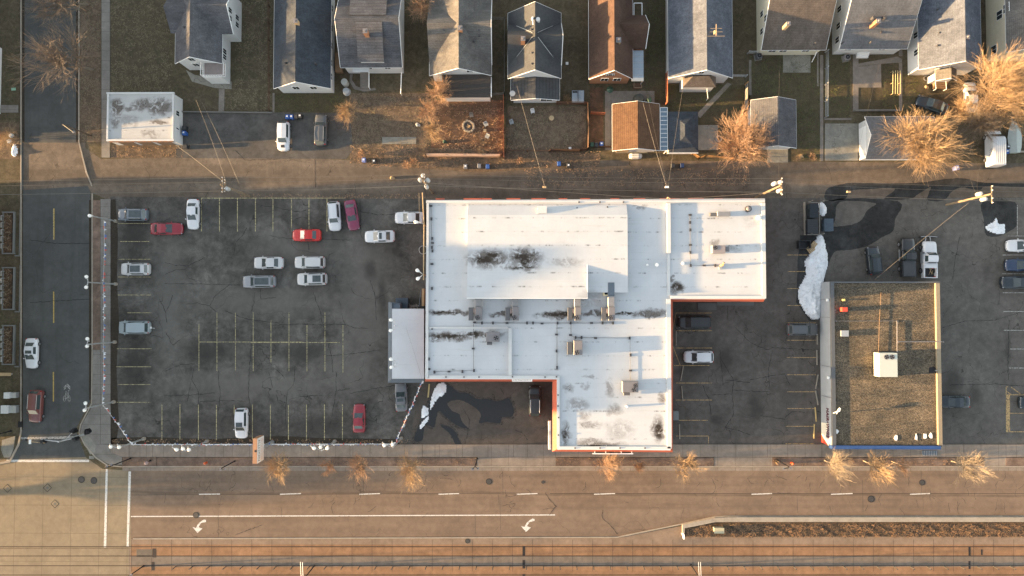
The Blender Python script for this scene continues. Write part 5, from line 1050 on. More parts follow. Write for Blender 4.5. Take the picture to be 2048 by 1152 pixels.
def cabin(t, T, L, Wd, mat, sunroof=None, rails=False, rearglass=True, dark_roof=False):
    xa, xb, xc, xd = [q*L for q in T['x']]; wb = Wd/2*.90; wt = Wd/2*.76; zb = T['bh']-.03; zr = T['rh']
    za = T['hh']+.02; zd = T['th']+.0
    wa = wb*.86; xm = (xb+xc)/2
    # pillars and roof shell in body colour
    g = MB(); A = [(xa, -wa, za), (xa, wa, za)]; B = [(xb, -wt*.93, zr-.04), (xb, wt*.93, zr-.04)]; M = [(xm, -wt, zr), (xm, wt, zr)]; Cc = [(xc, -wt*.93, zr-.05), (xc, wt*.93, zr-.05)]; D = [(xd, -wb*.86, zd), (xd, wb*.86, zd)]
    S1 = [(xb-.05, -wb, zb), (xb-.05, wb, zb)]; S2 = [(xc, -wb, zb), (xc, wb, zb)]
    cr = .05
    vs = [A[0], A[1], B[0], B[1], M[0], M[1], Cc[0], Cc[1], D[0], D[1], S1[0], S1[1], S2[0], S2[1], (xb, 0, zr-.04+cr), (xm, 0, zr+cr), (xc, 0, zr-.05+cr)]
    fs = [(0,1,3,14,2), (2,14,15,4), (14,3,5,15), (4,15,16,6), (15,5,7,16), (6,16,7,9,8), (0,2,10), (2,4,6,12,10), (6,8,12), (1,11,3), (3,11,13,7,5), (7,13,9), (0,10,12,8,9,13,11,1)]
    g.add(vs, [tuple(reversed(f)) for f in fs]); t.part('cabin', g, mat)
    def inset(q, k, off, kx=None):
        c = sum((Vector(p) for p in q), Vector())/len(q); nrm = (Vector(q[1])-Vector(q[0])).cross(Vector(q[2])-Vector(q[0])).normalized()
        cc = Vector((xm, 0, .9))
        if nrm.dot(c-cc) < 0: nrm = -nrm
        return [c+(Vector(p)-c)*k+nrm*off for p in q]
    g = MB(); g.face(*inset([A[0], A[1], (xb, wt*.93, zr-.04), (xb, -wt*.93, zr-.04)], .90, .035)); t.part('windshield', g, glass())
    if rearglass: g = MB(); g.face(*inset([D[0], D[1], Cc[1], Cc[0]], .86, .035)); t.part('rear_window', g, glass())
    for s_ in (0, 1):
        g = MB(); q = [Vector(S1[s_])+Vector((.12, 0, 0)), Vector(S2[s_]), Vector(Cc[s_]), Vector(B[s_])]; g.face(*inset([tuple(v) for v in q], .88, .02)); t.part('side_window', g, glass())
    if sunroof:
        a, b_ = sunroof; g = MB(); xf, xr = lerp(xb, xc, a), lerp(xb, xc, b_); g.box(xr, -wt*.68, zr+cr-.02, xf, wt*.68, zr+cr+.012); t.part('sunroof', g, glass())
    if rails:
        for s_ in (-1, 1): g = MB(); g.tube([(xb-.15, s_*wt*.93, zr+.04), (xc+.15, s_*wt*.93, zr+.04)], .035, 5); t.part('roof_rail', g, rails if not isinstance(rails, bool) else m_steel)
def wheels(t, L, Wd, fx=.31, rx=-.30, r=.34):
    for x in (fx*L, rx*L):
        for s_ in (-1, 1):
            y = s_*(Wd/2-.10); g = MB(); n = 16; vs = []
            for yy, rr in ((y-.11, r*.92), (y-.10, r), (y+.10, r), (y+.11, r*.92)): vs += [(x+rr*math.cos(2*math.pi*k/n), yy, r+.0+rr*math.sin(2*math.pi*k/n)) for k in range(n)]
            fs = [(i*n+k, i*n+(k+1) % n, (i+1)*n+(k+1) % n, (i+1)*n+k) for i in range(3) for k in range(n)]+[tuple(range(n-1, -1, -1)), tuple(range(3*n, 4*n))]
            w_ = t.part('wheel', g.add(vs, fs), m_tyre)
            g = MB(); yo = y+s_*.125; g.add([(x+r*.6*math.cos(2*math.pi*k/10), yo, r+r*.6*math.sin(2*math.pi*k/10)) for k in range(10)], [tuple(range(10))]); mkobj('rim', g, m_rim, w_)
def lights(t, L, Wd, hz, tz, wf=.80):
    for s_ in (-1, 1):
        g = MB(); g.cbox((L*.450, s_*Wd/2*.72, hz-.17), (.14, .30, .10), -s_*.65); t.part('headlight', g, m_lampw)
        g = MB(); g.cbox((-L*.468, s_*Wd/2*.74, tz-.16), (.12, .28, .18), s_*.45); t.part('tail_light', g, m_lampr)
def car(kind, label, cx, cy, ang, mat, cat='car', px_len=None, sunroof=None, rails=False, group='parked cars', scale=1.0, hood=None, extra=None, cargo=None, name='parked_car'):
    """cx, cy: photo pixel of the car's roof centre; ang: heading in image degrees (0 right, 90 up)"""
    T = CT[kind]; L = T['L']; Wd = T['W']
    if px_len: L = px_len/13.5
    loc = W(cx, cy, 1.0); loc.z = 0.03
    t = Thing(name, label, cat, loc, math.radians(ang), group)
    hh, bh, th = T['hh'], T['bh'], T['th']; xa, xb, xc, xd = T['x']
    if kind == 'sedan': pr = [(-.5, .48, .74), (-.493, .68, .88), (-.475, .84, th-.07), (-.445, .92, th-.02), (-.41, .97, th), (xd, 1.0, th+.02), (xc, 1.0, bh+.02), (0, 1.0, bh), (xa-.02, 1.0, bh-.02), (xa+.05, .99, hh), (.34, .97, hh-.05), (.41, .93, hh-.10), (.455, .84, hh-.18), (.482, .70, hh-.27), (.499, .44, hh-.38)]
    else: pr = [(-.5, .46, .85), (-.494, .68, bh-.15), (-.478, .82, bh-.03), (-.455, .92, bh), (-.43, .98, bh+.02), (-.2, 1.0, bh+.02), (0, 1.0, bh), (xa-.02, 1.0, bh-.02), (xa+.04, .99, hh), (.35, .97, hh-.05), (.42, .93, hh-.10), (.458, .84, hh-.17), (.482, .70, hh-.26), (.499, .44, hh-.38)]
    t.part('body', bodyloft(L, Wd, pr), mat, smooth=True)
    g = MB(); g.box(-L*.47, -Wd*.47, .2, L*.47, Wd*.47, .3); t.part('underbody', g, m_undr)
    cabin(t, T, L, Wd, mat, sunroof, rails); wheels(t, L, Wd); lights(t, L, Wd, hh-.10, th)
    for s_ in (-1, 1): g = MB(); g.cbox((xa*L-.16, s_*(Wd/2+.06), bh+.0), (.12, .17, .12), s_*.2, .03); t.part('mirror', g, mat)
    g = MB(); g.box(L*.46, -Wd*.28, .42, L*.493, Wd*.28, .62); t.part('grille', g, m_undr)
    # hood cut lines and cowl as thin dark seams
    g = MB(); g.box(xa*L+.01, -Wd*.36, hh+.002, xa*L+.10, Wd*.36, hh+.03); t.part('cowl', g, m_undr)
    g = MB(); g.cbox((-L*.496, 0, .72), (.03, .5, .14)); t.part('license_plate', g, m_trim)
    if hood: g = MB(); g.box(xa*L+.35, -.28, hh+.0, L*.40, .28, hh+.028); t.part('hood_stripe', g, hood)
    return t
wh = paint('white car paint', (0.60, 0.61, 0.63)); wh2 = paint('pearl car paint', (0.50, 0.50, 0.50)); sv = paint('silver car paint', (0.24, 0.25, 0.27)); lb_ = paint('pale blue grey paint', (0.26, 0.31, 0.33)); rd = paint('bright red paint', (0.50, 0.015, 0.012)); dr = paint('dark red paint', (0.25, 0.018, 0.03)); mr = paint('magenta maroon paint', (0.20, 0.03, 0.075))
bk = paint('black car paint', (0.018, 0.019, 0.021)); dg_ = paint('dark grey paint', (0.085, 0.09, 0.095)); gy = paint('mid grey paint', (0.13, 0.135, 0.145)); nv = paint('navy paint', (0.022, 0.04, 0.085)); db = paint('dark blue grey paint', (0.018, 0.026, 0.034)); brn = paint('worn maroon paint', (0.15, 0.05, 0.045))
L_, D_, U_, R_ = 180, 270, 90, 0
car('suv', 'silver-blue suv in the top left stall, nose to the side street', 264, 429, L_, paint('steel blue paint', (0.13, 0.155, 0.185)), px_len=61, rails=True, sunroof=(.15, .95))
car('sedan', 'red sedan nose east below the silver suv in the northwest lot', 332, 457, 0, dr, px_len=65)
car('sedan', 'white sedan parked nose south beside the northwest yellow stalls', 384.5, 428, D_, wh, px_len=62)
car('suv', 'white suv with dark glass roof, second in the western stall column', 269, 538, L_, wh2, px_len=59, sunroof=(.05, .75), rails=True)
car('van', 'pale blue-grey minivan with a tow hitch, third in the western stall column', 267, 655, L_, lb_, px_len=64)
car('sedan', 'bright red sedan nose west in front of the north stalls', 612, 470, L_, rd, px_len=59)
car('suv', 'white suv tilted in a north stall left of the maroon car', 668, 432, D_+4, wh, px_len=60, rails=m_undr)
car('sedan', 'magenta-maroon sedan tilted in the northeast stall', 703, 430, D_+10, mr, px_len=62)
car('sedan', 'white sedan alone on the left of the upper middle pair', 535.5, 525.5, L_, wh2, px_len=61)
car('suv', 'white suv right of the upper middle pair, with a dark rear window', 618.5, 524.5, L_, wh2, px_len=62)
car('suv', 'silver suv with two roof glass panels, lower left of the four mid-lot cars', 517, 563, L_+1, sv, px_len=67, sunroof=(.05, .9), rails=True)
car('suv', 'white suv with roof rails and cross bars, lower right of the four mid-lot cars', 623, 558, L_+1, wh2, px_len=61, rails=True, sunroof=(.35, .9))
car('sedan', 'white sedan with small dark sunroof east of the north stalls', 758.5, 472.5, L_+1, wh, px_len=62, sunroof=(.15, .5))
car('sedan', 'white sedan with its tail against the store west wall', 818, 435, L_, wh, px_len=60)
car('sedan', 'white sedan stopped on the side street north of the maroon suv', 61, 707, D_, wh, px_len=62, sunroof=(.1, .5), group='cars on the side street')
car('suv', 'maroon suv with roof rack on the side street near the stop line', 70, 813, D_-3, brn, px_len=66, rails=True, group='cars on the side street')
car('suv', 'white suv nose south in the bottom stall row near the pole sign', 482, 847, D_, wh, px_len=61, sunroof=(.0, .3))
car('sedan', 'red car nose north in the bottom stall row near its east end', 717.5, 837, U_, dr, px_len=57)
car('sedan', 'grey sedan with dark sunroof below the annex slate skirt', 801.5, 795, U_+3, gy, px_len=57, sunroof=(.15, .6))
car('suv', 'black suv with long pale side rails parked beside the red west wall of the store', 1070, 802, U_, bk, px_len=61, rails=m_trim)
car('van', 'black van in the first stall east of the store', 1389, 644.5, L_, bk, px_len=65, rails=m_undr)
car('hatch', 'white hatchback two stalls below the black van', 1398, 714, L_, wh, px_len=59)
car('suv', 'dark grey suv nose east against the shop west wall below the snow', 1606, 659, 0, dg_, px_len=61, rails=m_undr)
car('suv', 'dark green-grey suv parked behind the gravel-roofed shop, left of the black pickup', 1749, 521, U_+5, db, px_len=57, rails=m_undr)
car('sedan', 'white sedan at the right edge of the lot, top of three', 2046, 491, L_, wh, px_len=60)
car('sedan', 'navy sedan at the right edge of the lot, middle of three', 2046, 530, L_, nv, px_len=64)
car('suv', 'dark green-blue pickup-nosed suv at the right edge, lowest of three', 2042, 565, L_, db, px_len=74)
car('sedan', 'dark blue-grey sedan half tucked behind the east edge of the gravel roof', 1909, 804, L_, db, px_len=64)
car('hatch', 'dark car nosing in from the right edge beside the yellow zone', 2072, 806, L_, db, px_len=60)
car('suv', 'white suv with a black hood stripe on the driveway behind the houses', 566, 272, D_, wh, px_len=60, hood=m_undr, sunroof=None)
car('suv', 'dark grey ribbed-roof suv on the driveway right of the white suv', 641, 259, U_-1, dg_, px_len=64, rails=True)
car('sedan', 'dark sedan parked askew in the yard left of the leaf-strewn white sedan', 1866, 208, 160, db, px_len=64)
car('sedan', 'white sedan strewn with leaves under the golden tree', 1943, 193, U_, wh2, px_len=62)
def pickup(label, cx, cy, ang, mat, L, cover=None, plow=False):
    loc = W(cx, cy, 1.1); loc.z = .03; Wd = 2.0; t = Thing('pickup_truck', label, 'pickup truck', loc, math.radians(ang), 'pickup trucks')
    hh, bh = 1.22, 1.28
    pr = [(.02, 1.0, bh), (.10, 1.0, bh), (.17, 1.0, hh+.03), (.22, .99, hh), (.40, .97, hh-.06), (.46, .92, hh-.13), (.485, .86, hh-.24), (.5, .7, hh-.4)]
    pr = [(-.10, 1.0, bh)]+pr; t.part('body', bodyloft(L, Wd, pr, .4), mat, smooth=True)
    T = dict(x=(.19, .10, -.07, -.10), bh=bh, rh=1.92, hh=hh, th=bh); cabin(t, T, L, Wd, mat)
    g = MB(); xb0, xb1 = -.5*L, -.105*L; z0, z1 = .45, 1.25
    g.box(xb0, -Wd/2, z0, xb1, -Wd/2+.14, z1); g.box(xb0, Wd/2-.14, z0, xb1, Wd/2, z1); g.box(xb0, -Wd/2+.141, z0, xb0+.10, Wd/2-.141, z1-.01); g.box(xb1-.10, -Wd/2+.141, z0, xb1, Wd/2-.141, z1)
    bed = t.part('bed', g, mat); g = MB(); g.box(xb0+.101, -Wd/2+.141, .55, xb1-.101, Wd/2-.141, .62); mkobj('bed_floor', g, m_undr, bed)
    if cover: g = MB(); g.box(xb0+.02, -Wd/2+.1, z1+.005, xb1-.02, Wd/2-.1, z1+.07); 
    if cover:
        t.part('bed_cover', g, cover)
        for k in range(8): g = MB(); 
    else:
        g = MB(); g.box(xb1-.7, -Wd/2+.15, .62, xb1-.11, Wd/2-.15, 1.3); t.part('tool_box', g, mat)
    wheels(t, L, Wd+.1, .33, -.30, .42); lights(t, L, Wd, hh-.12, 1.1)
    for s_ in (-1, 1): g = MB(); g.cbox((.17*L, s_*(Wd/2+.16), bh+.1), (.16, .26, .24), 0, .03); t.part('mirror', g, m_undr)
    for s_ in (-1, 1): g = MB(); g.box(-.1*L, s_*(Wd/2+.03)-.06, .42, .2*L, s_*(Wd/2+.03)+.06, .48); t.part('running_board', g, m_steel)
    if plow:
        g = MB(); n = 8; xs0 = .5*L+.75; vs = []
        for i in range(n+1):
            y = -1.25+2.5*i/n
            for z, dx in ((.08, .12), (.4, -.02), (.75, .10)): vs.append((xs0+dx+abs(y)*-.12, y, z))
        fs = [(i*3+j, (i+1)*3+j, (i+1)*3+j+1, i*3+j+1) for i in range(n) for j in range(2)]; g.add(vs, fs); g.add([(v[0]-.06, v[1], v[2]) for v in vs], [tuple(reversed(f)) for f in fs])
        p = t.part('snow_plow', g, m_undr); g = MB(); g.tube([(.5*L, -.4, .5), (xs0, -.3, .5)], .07, 5); g.tube([(.5*L, .4, .5), (xs0, .3, .5)], .07, 5); g.tube([(xs0-.1, -1.2, .78), (xs0, 0, .82), (xs0-.1, 1.2, .78)], .05, 5); mkobj('plow_frame', g, m_steel, p)
    return t
pickup('black lifted pickup with a dark ribbed bed cover behind the shop', 1817, 514, U_, bk, 5.8, cover=plain('ribbed bed cover', (0.05, 0.055, 0.06), .6))
pickup('white pickup with open bed and a black snow plow behind the shop', 1860.5, 519, U_-1, wh, 5.5, plow=True)
t = Thing('cargo_load', 'red bag and pale branches lying in the open bed of the white pickup', 'load', W(1860, 540, .75)); c = W(1861, 541, .75)
g = MB(); g.ball((c.x+.25, c.y+.45, .85), .26, 8, 5, .6, .2); t.part('bag', g, rd, world=True); g = MB()
for k in range(7): g.tube([(c.x+R.uniform(-.5, .3), c.y+R.uniform(-.8, .3), .78), (c.x+R.uniform(-.4, .5), c.y+R.uniform(-.6, .5), .95)], .03, 4)
t.part('branches', g, m_pale, world=True)
# box truck
loc = W(1990, 296, 1.2); loc.z = .03; t = Thing('box_van', 'white cargo van with a ribbed roof and grey side lettering under the tree', 'van', loc, math.radians(90)); L = 5.5; Wd = 2.05
t.part('body', bodyloft(L, Wd, [(-.5, .9, 1.5), (-.49, .97, 2.2), (-.1, 1.0, 2.25), (.2, 1.0, 2.25), (.27, .98, 2.1), (.36, .97, 1.35), (.46, .9, 1.15), (.495, .7, .9)]), wh, smooth=False)
g = MB(); g.face((.285*L, -.85, 2.06), (.285*L, .85, 2.06), (.362*L, .88, 1.42), (.362*L, -.88, 1.42)); g.v = [(x+.03, y, z+.03) for x, y, z in g.v]; g.f = [tuple(reversed(f)) for f in g.f]; t.part('windshield', g, glass())
for k in range(6): g = MB(); g.box(-.46*L, -.75+k*.3-.03, 2.27, .15*L, -.75+k*.3+.03, 2.31); t.part('roof_rib', g, m_trim)
wheels(t, L, Wd, .32, -.3, .36); lights(t, L, Wd, 1.1, 1.2)
for s_ in (-1, 1): g = MB(); g.cbox((.33*L, s_*1.2, 1.3), (.15, .22, .3)); t.part('mirror', g, m_undr)
g = MB(); marks(g, (-.40*L, Wd/2+.02, 1.45), (-.02*L, Wd/2+.02, 1.45), (0, 0, .55), 5, random.Random(5), 0, 1, .01); marks(g, (-.40*L, Wd/2+.02, 1.45), (-.02*L, Wd/2+.02, 1.45), (0, 0, .55), 5, random.Random(5), 0, 1, -.01); t.part('lettering', g, plain('grey lettering', (0.33, 0.33, 0.36), .6))
# covered boat
loc = W(2029, 275, .9); loc.z = 0; t = Thing('covered_boat', 'pale covered boat on a trailer right of the cargo van', 'boat', loc, math.radians(90))
prof = [(-2.3, .75), (-1.5, .95), (0, 1.05), (1.2, .85), (2.0, .45), (2.5, .04)]; g = MB(); vs = []
for x, w_ in prof: vs += [(x, -w_, .95), (x, -w_*.6, .45), (x, w_*.6, .45), (x, w_, .95)]
fs = [(i*4+j, i*4+j+1, i*4+5+j, i*4+4+j) for i in range(5) for j in range(3)]+[(0, 3, 2, 1)]; t.part('hull', g.add(vs, fs), plain('pale green gelcoat', (0.40, 0.44, 0.38), .4))
g = MB(); vs = []
for x, w_ in prof: vs += [(x, -w_*1.02, .96), (x, 0, 1.35 if x < 2 else 1.05), (x, w_*1.02, .96)]
fs = [(i*3+j, i*3+3+j, i*3+4+j, i*3+j+1) for i in range(5) for j in range(2)]+[(0, 1, 2)]; t.part('cover', g.add(vs, fs), plain('pale canvas', (0.42, 0.45, 0.42), .8, 0, .1))
g = MB(); g.tube([(-2, -.5, .4), (3.2, 0, .45)], .06, 5); g.tube([(-2, .5, .4), (3.2, 0, .45)], .06, 5); t.part('trailer', g, m_steel)
for s_ in (-1, 1): g = MB(); g.add([(-.6+.3*math.cos(a), s_*1.0+d, .3+.3*math.sin(a)) for d in (-.08, .08) for a in [k*math.pi/5 for k in range(10)]], [tuple(range(10)), tuple(range(19, 9, -1))]+[(k, (k+1) % 10, 10+(k+1) % 10, 10+k) for k in range(10)]); t.part('wheel', g, m_tyre)
# bed of items outside orange garage
t = Thing('white_boat', 'small white rowing boat lying upside down at the orange-roofed garage door', 'boat', W(1271, 311, 0)); X0, Y0, X1, Y1 = WR(1259, 305, 1285, 317, .5); cx, cy = (X0+X1)/2, (Y0+Y1)/2; g = MB(); vs = []
for x, w_, z in ((-.5, .8, .25), (-.3, 1, .45), (.2, 1, .5), (.45, .8, .35), (.5, .3, .2)): vs += [(cx+x*(X1-X0), cy-w_*(Y1-Y0)/2, 0.02), (cx+x*(X1-X0), cy-w_*(Y1-Y0)*.3, z), (cx+x*(X1-X0), cy+w_*(Y1-Y0)*.3, z), (cx+x*(X1-X0), cy+w_*(Y1-Y0)/2, .02)]
t.part('hull', g.add(vs, [(i*4+j, i*4+4+j, i*4+5+j, i*4+j+1) for i in range(4) for j in range(3)]+[(0,1,2,3), (19,18,17,16)]), m_ww, world=True); g = MB(); g.box(cx-1, cy-.03, .5, cx+.6, cy+.03, .54); t.part('keel', g, m_steel, world=True)

# ================================================================== trees (bare, early spring)
def bark(name, c): return plain(name, c, .9, 0, .3, 6)
b_gold = bark('gold twig bark', (0.34, 0.235, 0.135)); b_or = bark('orange twig bark', (0.35, 0.225, 0.14)); b_pale = bark('pale twig bark', (0.28, 0.225, 0.16)); b_brn = bark('brown twig bark', (0.17, 0.135, 0.105)); b_red = bark('reddish twig bark', (0.38, 0.22, 0.12)); b_grey = bark('grey brown bark', (0.20, 0.16, 0.12))
def tree(label, base, crown, h, rad, mat, seed, n1=7, n2=5, n3=5, n4=5, tr=.12, twig=.022, trunk_h=None, mat2=None, name='bare_tree', flat=.5, group='bare trees', lean=0.0, tmat=None):
    """base: ground pixel; crown: image pixel of crown centre at about 0.65 h; rad: crown radius in px"""
    rr = random.Random(seed); b0 = W(*base, 0) ; cc = W(*crown, h*.85); r = rad/13.6
    t = Thing(name, label, 'tree', (b0.x, b0.y, 0), 0, group)
    th = trunk_h if trunk_h is not None else h*.22
    g = MB(); fork = b0.lerp(Vector((cc.x, cc.y, 0)), .35); fork.z = th
    g.tube([b0, b0.lerp(fork, .5)+Vector((rr.uniform(-.06, .06), rr.uniform(-.06, .06), 0)), fork], [tr, tr*.8, tr*.7], 7)
    g2 = MB()
    def seg(p, q, r0, r1, n, gg):
        m = (p+q)/2+Vector((rr.uniform(-1, 1), rr.uniform(-1, 1), rr.uniform(-1, 1)))*(q-p).length*.07
        gg.tube([p, m, q], [r0, (r0+r1)/2, r1], n, False)
        return m
    def spray(p, d, L, r0, lev, cnt):
        q = p+d*L; seg(p, q, r0, r0*.6, 4 if lev < 2 else 3, g if lev == 0 else g2)
        if lev >= 3: return
        k = cnt[0]
        for i in range(k):
            f = rr.uniform(.35, 1.0); s_ = p.lerp(q, f)
            ax = d.orthogonal().normalized(); ax.rotate(Quaternion(d, rr.uniform(0, 6.283)))
            a = rr.uniform(.30, .78) if f < .9 else rr.uniform(.1, .5)
            nd = d.copy(); nd.rotate(Quaternion(ax, a)); nd = (nd+Vector((0, 0, .12))).normalized()
            spray(s_, nd, L*rr.uniform(.48, .80), max(twig*.62, r0*.5), lev+1, cnt[1:])
    for i in range(n1):
        a = 2*math.pi*(i+rr.uniform(-.3, .3))/n1; e = rr.uniform(.25, 1.0)
        tgt = Vector((cc.x+math.cos(a)*r*.62*e, cc.y+math.sin(a)*r*.62*e, th+(h-th)*(.55+.3*(1-e)*1.0+rr.uniform(-.1, .12))))
        d = (tgt-fork); L = d.length; spray(fork, d.normalized(), L*.80, tr*.42, 0, (n2+1, n3+1, n4+1))
    t.part('trunk', g, tmat or mat, world=True); t.part('crown', g2, mat2 or mat, world=True)
    return t
tree('big brown bare tree over the side street in the top left', (185, 140), (105, 112), 11, 66, b_brn, 1, 8, 5, 5, 4, .25, .022, tmat=b_grey)
tree('brown bare tree cut by the top edge above the side street', (175, 10), (104, -8), 11, 52, b_brn, 2, 7, 5, 5, 4, .22, .022, tmat=b_grey)
tree('orange shrubby tree at the corner of the driveway beside the tank', (694, 205), (690, 222), 3.5, 22, b_gold, 3, 9, 5, 5, 3, .07, .015)
tree('gold-lit small tree at the top edge between two houses', (842, 30), (840, 12), 6, 24, b_or, 4, 7, 5, 5, 4, .09, .018)
tree('golden shrub tree behind the gold-sloped house, northernmost of three', (866, 195), (876, 180), 5, 26, b_or, 5, 8, 5, 5, 4, .08, .018)
tree('golden shrub tree in the middle of three along the leaf yard', (855, 222), (858, 222), 4, 19, b_or, 6, 7, 5, 5, 4, .07, .016)
tree('golden shrub tree, southernmost of three along the leaf yard', (863, 258), (862, 262), 4, 19, b_gold, 7, 8, 5, 5, 3, .07, .016)
tree('bright orange-pink spreading tree over the alley garages', (1490, 293), (1498, 278), 7, 60, b_or, 8, 26, 5, 4, 4, .16, .02, trunk_h=.6, flat=.3)
tree('broad golden tree over the grey gabled garage', (1835, 268), (1858, 285), 9, 78, b_gold, 9, 14, 6, 6, 6, .2, .022)
tree('tall golden tree in the upper right corner over the parked cars', (1965, 170), (2015, 168), 11, 66, b_gold, 10, 12, 6, 6, 6, .22, .022)
tree('smaller golden tree just below the leaf-strewn white sedan', (1930, 232), (1932, 215), 5, 26, b_gold, 12, 7, 5, 5, 4, .1, .018)
tree('golden tree cut by the right edge above the cargo van', (2010, 215), (2052, 212), 9, 48, b_gold, 13, 9, 6, 5, 5, .16, .02)
tree('brown tree spreading between the cargo van and the leaf-strewn sedan', (1950, 245), (1962, 250), 7, 40, b_grey, 14, 8, 6, 5, 5, .14, .02)
st = [((576, 922), (557, 935), 25, b_gold, 'orange street tree beside the pole sign'), ((672, 922), (655, 932), 17, b_red, 'small reddish street tree, second east of the pole sign'), ((730, 922), (716, 936), 20, b_or, 'orange street tree third east of the pole sign'),
 ((836, 919), (822, 942), 32, b_gold, 'largest golden street tree left of the driveway'), ((1212, 921), (1217, 936), 22, b_or, 'orange street tree below the canopy frame of the store'), ((1272, 922), (1278, 932), 13, b_red, 'smallest reddish street tree by the store'),
 ((1371, 919), (1373, 931), 27, b_gold, 'golden street tree by the kerb southeast of the store'), ((1648, 920), (1674, 932), 25, b_pale, 'pale open-branched street tree by the shop corner'), ((1726, 921), (1757, 936), 24, b_gold, 'orange-gold street tree with pale trunk under the blue fascia'),
 ((1782, 922), (1806, 932), 16, b_red, 'faint thin sapling with pale trunk under the blue fascia'), ((1902, 922), (1942, 936), 33, b_pale, 'pale street tree farthest east on the verge')]
for i, (b_, c_, r_, m_, l_) in enumerate(st):
    tree(l_, b_, c_, 6.2 if r_ > 18 else 4.0, r_, m_, 30+i, 8 if r_ > 18 else 6, 5, 5, 4 if r_ > 18 else 3, .10 if r_ > 18 else .06, .016 if r_ > 18 else .013, name='street_tree', group='street trees on the avenue verge', trunk_h=1.8, tmat=b_pale if b_[0] > 1600 else b_grey)
tree('bare yellow bush below the pen of slatted panels', (1133, 196), (1134, 196), 1.3, 12, b_gold, 60, 9, 4, 4, 3, .03, .012, trunk_h=.1, name='bush', group='low bushes')
tree('tangled brown bush at the left edge above the snow heap', (8, 275), (6, 275), 2.4, 26, b_gold, 61, 9, 5, 4, 4, .05, .014, trunk_h=.2, name='bush', group='low bushes')
for i, (x, y, r_) in enumerate(((722, 308, 12), (750, 306, 12), (828, 322, 12), (845, 300, 14), (815, 330, 12), (960, 300, 12), (1000, 285, 9), (1003, 316, 9), (1040, 320, 10), (965, 282, 8), (1008, 262, 7), (1598, 315, 8), (1625, 314, 9))):
    tree('low dry brush clump along the alley edge, no. '.replace(', no. ', ' ')+['by the driveway corner', 'left of the pale pad', 'below the golden shrubs', 'at the leaf yard corner', 'beside the alley bend', 'inside the leaf yard', 'by the red fence', 'below the red fence', 'east of the red fence', 'in the middle of the leaf yard', 'halfway up the red fence', 'east of the garage apron', 'at the walkway end'][i], (x, y), (x, y), 1.2, r_, (b_or, b_brn)[i % 2], 80+i, 9, 4, 4, 2, .02, .012, trunk_h=.08, name='brush', group='dry brush along the alley')
for i, (b_, c_, r_, h_) in enumerate((((-160, 905), (-165, 915), 60, 9), ((-330, 1010), (-340, 1015), 50, 8), ((-420, 935), (-430, 940), 50, 8))):
    tree('added unseen bare tree along the avenue west of the junction, '+['nearest the corner', 'in the middle of the three', 'farthest from the corner'][i], b_, c_, h_, r_, b_brn, 140+i, 10, 6, 5, 4, .3, .03, tmat=b_grey, name='street_tree', group='added unseen trees west of the junction')  # trees out of view, added to throw streak shadows on the avenue
# scattered straw, litter and twigs on yards and planters: uncountable
def scatter(name, n, fn, mat, ln=(.15, .5), w_=.02, seed=1, z=.03):
    rr = random.Random(seed); g = MB()
    for _ in range(n):
        x, y = fn(rr)
        if math.sin(x*.13+math.sin(y*.11)*2)*math.sin(y*.17+math.sin(x*.07)*2) < rr.uniform(-.7, .6): continue
        p = W(x, y); a = rr.uniform(0, 6.283); L = rr.uniform(*ln)/2; dx, dy = math.cos(a)*L, math.sin(a)*L; z0 = rr.uniform(z, z+.05); z1 = rr.uniform(z, z+.16)
        nx, ny = -math.sin(a)*w_, math.cos(a)*w_
        g.add([(p.x-dx-nx, p.y-dy-ny, z0), (p.x+dx-nx, p.y+dy-ny, z1), (p.x+dx+nx, p.y+dy+ny, z1), (p.x-dx+nx, p.y-dy+ny, z0)], [(0,1,2,3)])
    o = mkobj(name, g, mat); o['kind'] = 'stuff'
def inr(*rs):
    ar = [(r[2]-r[0])*(r[3]-r[1]) for r in rs]
    def f(rr): r = rr.choices(rs, ar)[0]; return rr.uniform(r[0], r[2]), rr.uniform(r[1], r[3])
    return f
scatter('fallen_leaves', 9000, inr((700, 290, 1200, 335), (862, 200, 1007, 309), (40, 292, 38, 292), (222, 292, 368, 314), (480, 388, 850, 397), (225, 878, 822, 889), (1048, 338, 1500, 372)), b_or, (.08, .3), .02, 1)
scatter('dry_grass', 16000, inr((222, 0, 345, 184), (450, 178, 545, 222), (160, 0, 200, 284), (700, 186, 858, 300), (1015, 212, 1172, 300), (470, 0, 545, 180), (0, 240, 36, 315)), bark('straw', (0.24, 0.20, 0.13)), (.1, .35), .014, 2, .02)
scatter('thin_grass', 12000, inr((548, 186, 690, 224), (1335, 170, 1500, 220), (1500, 110, 1640, 195), (1648, 108, 1700, 235), (1764, 130, 1798, 222), (1595, 200, 1640, 320), (1291, 0, 1334, 200), (1804, 150, 1840, 230)), bark('grass blades', (0.11, 0.12, 0.045)), (.08, .3), .015, 3, .02)
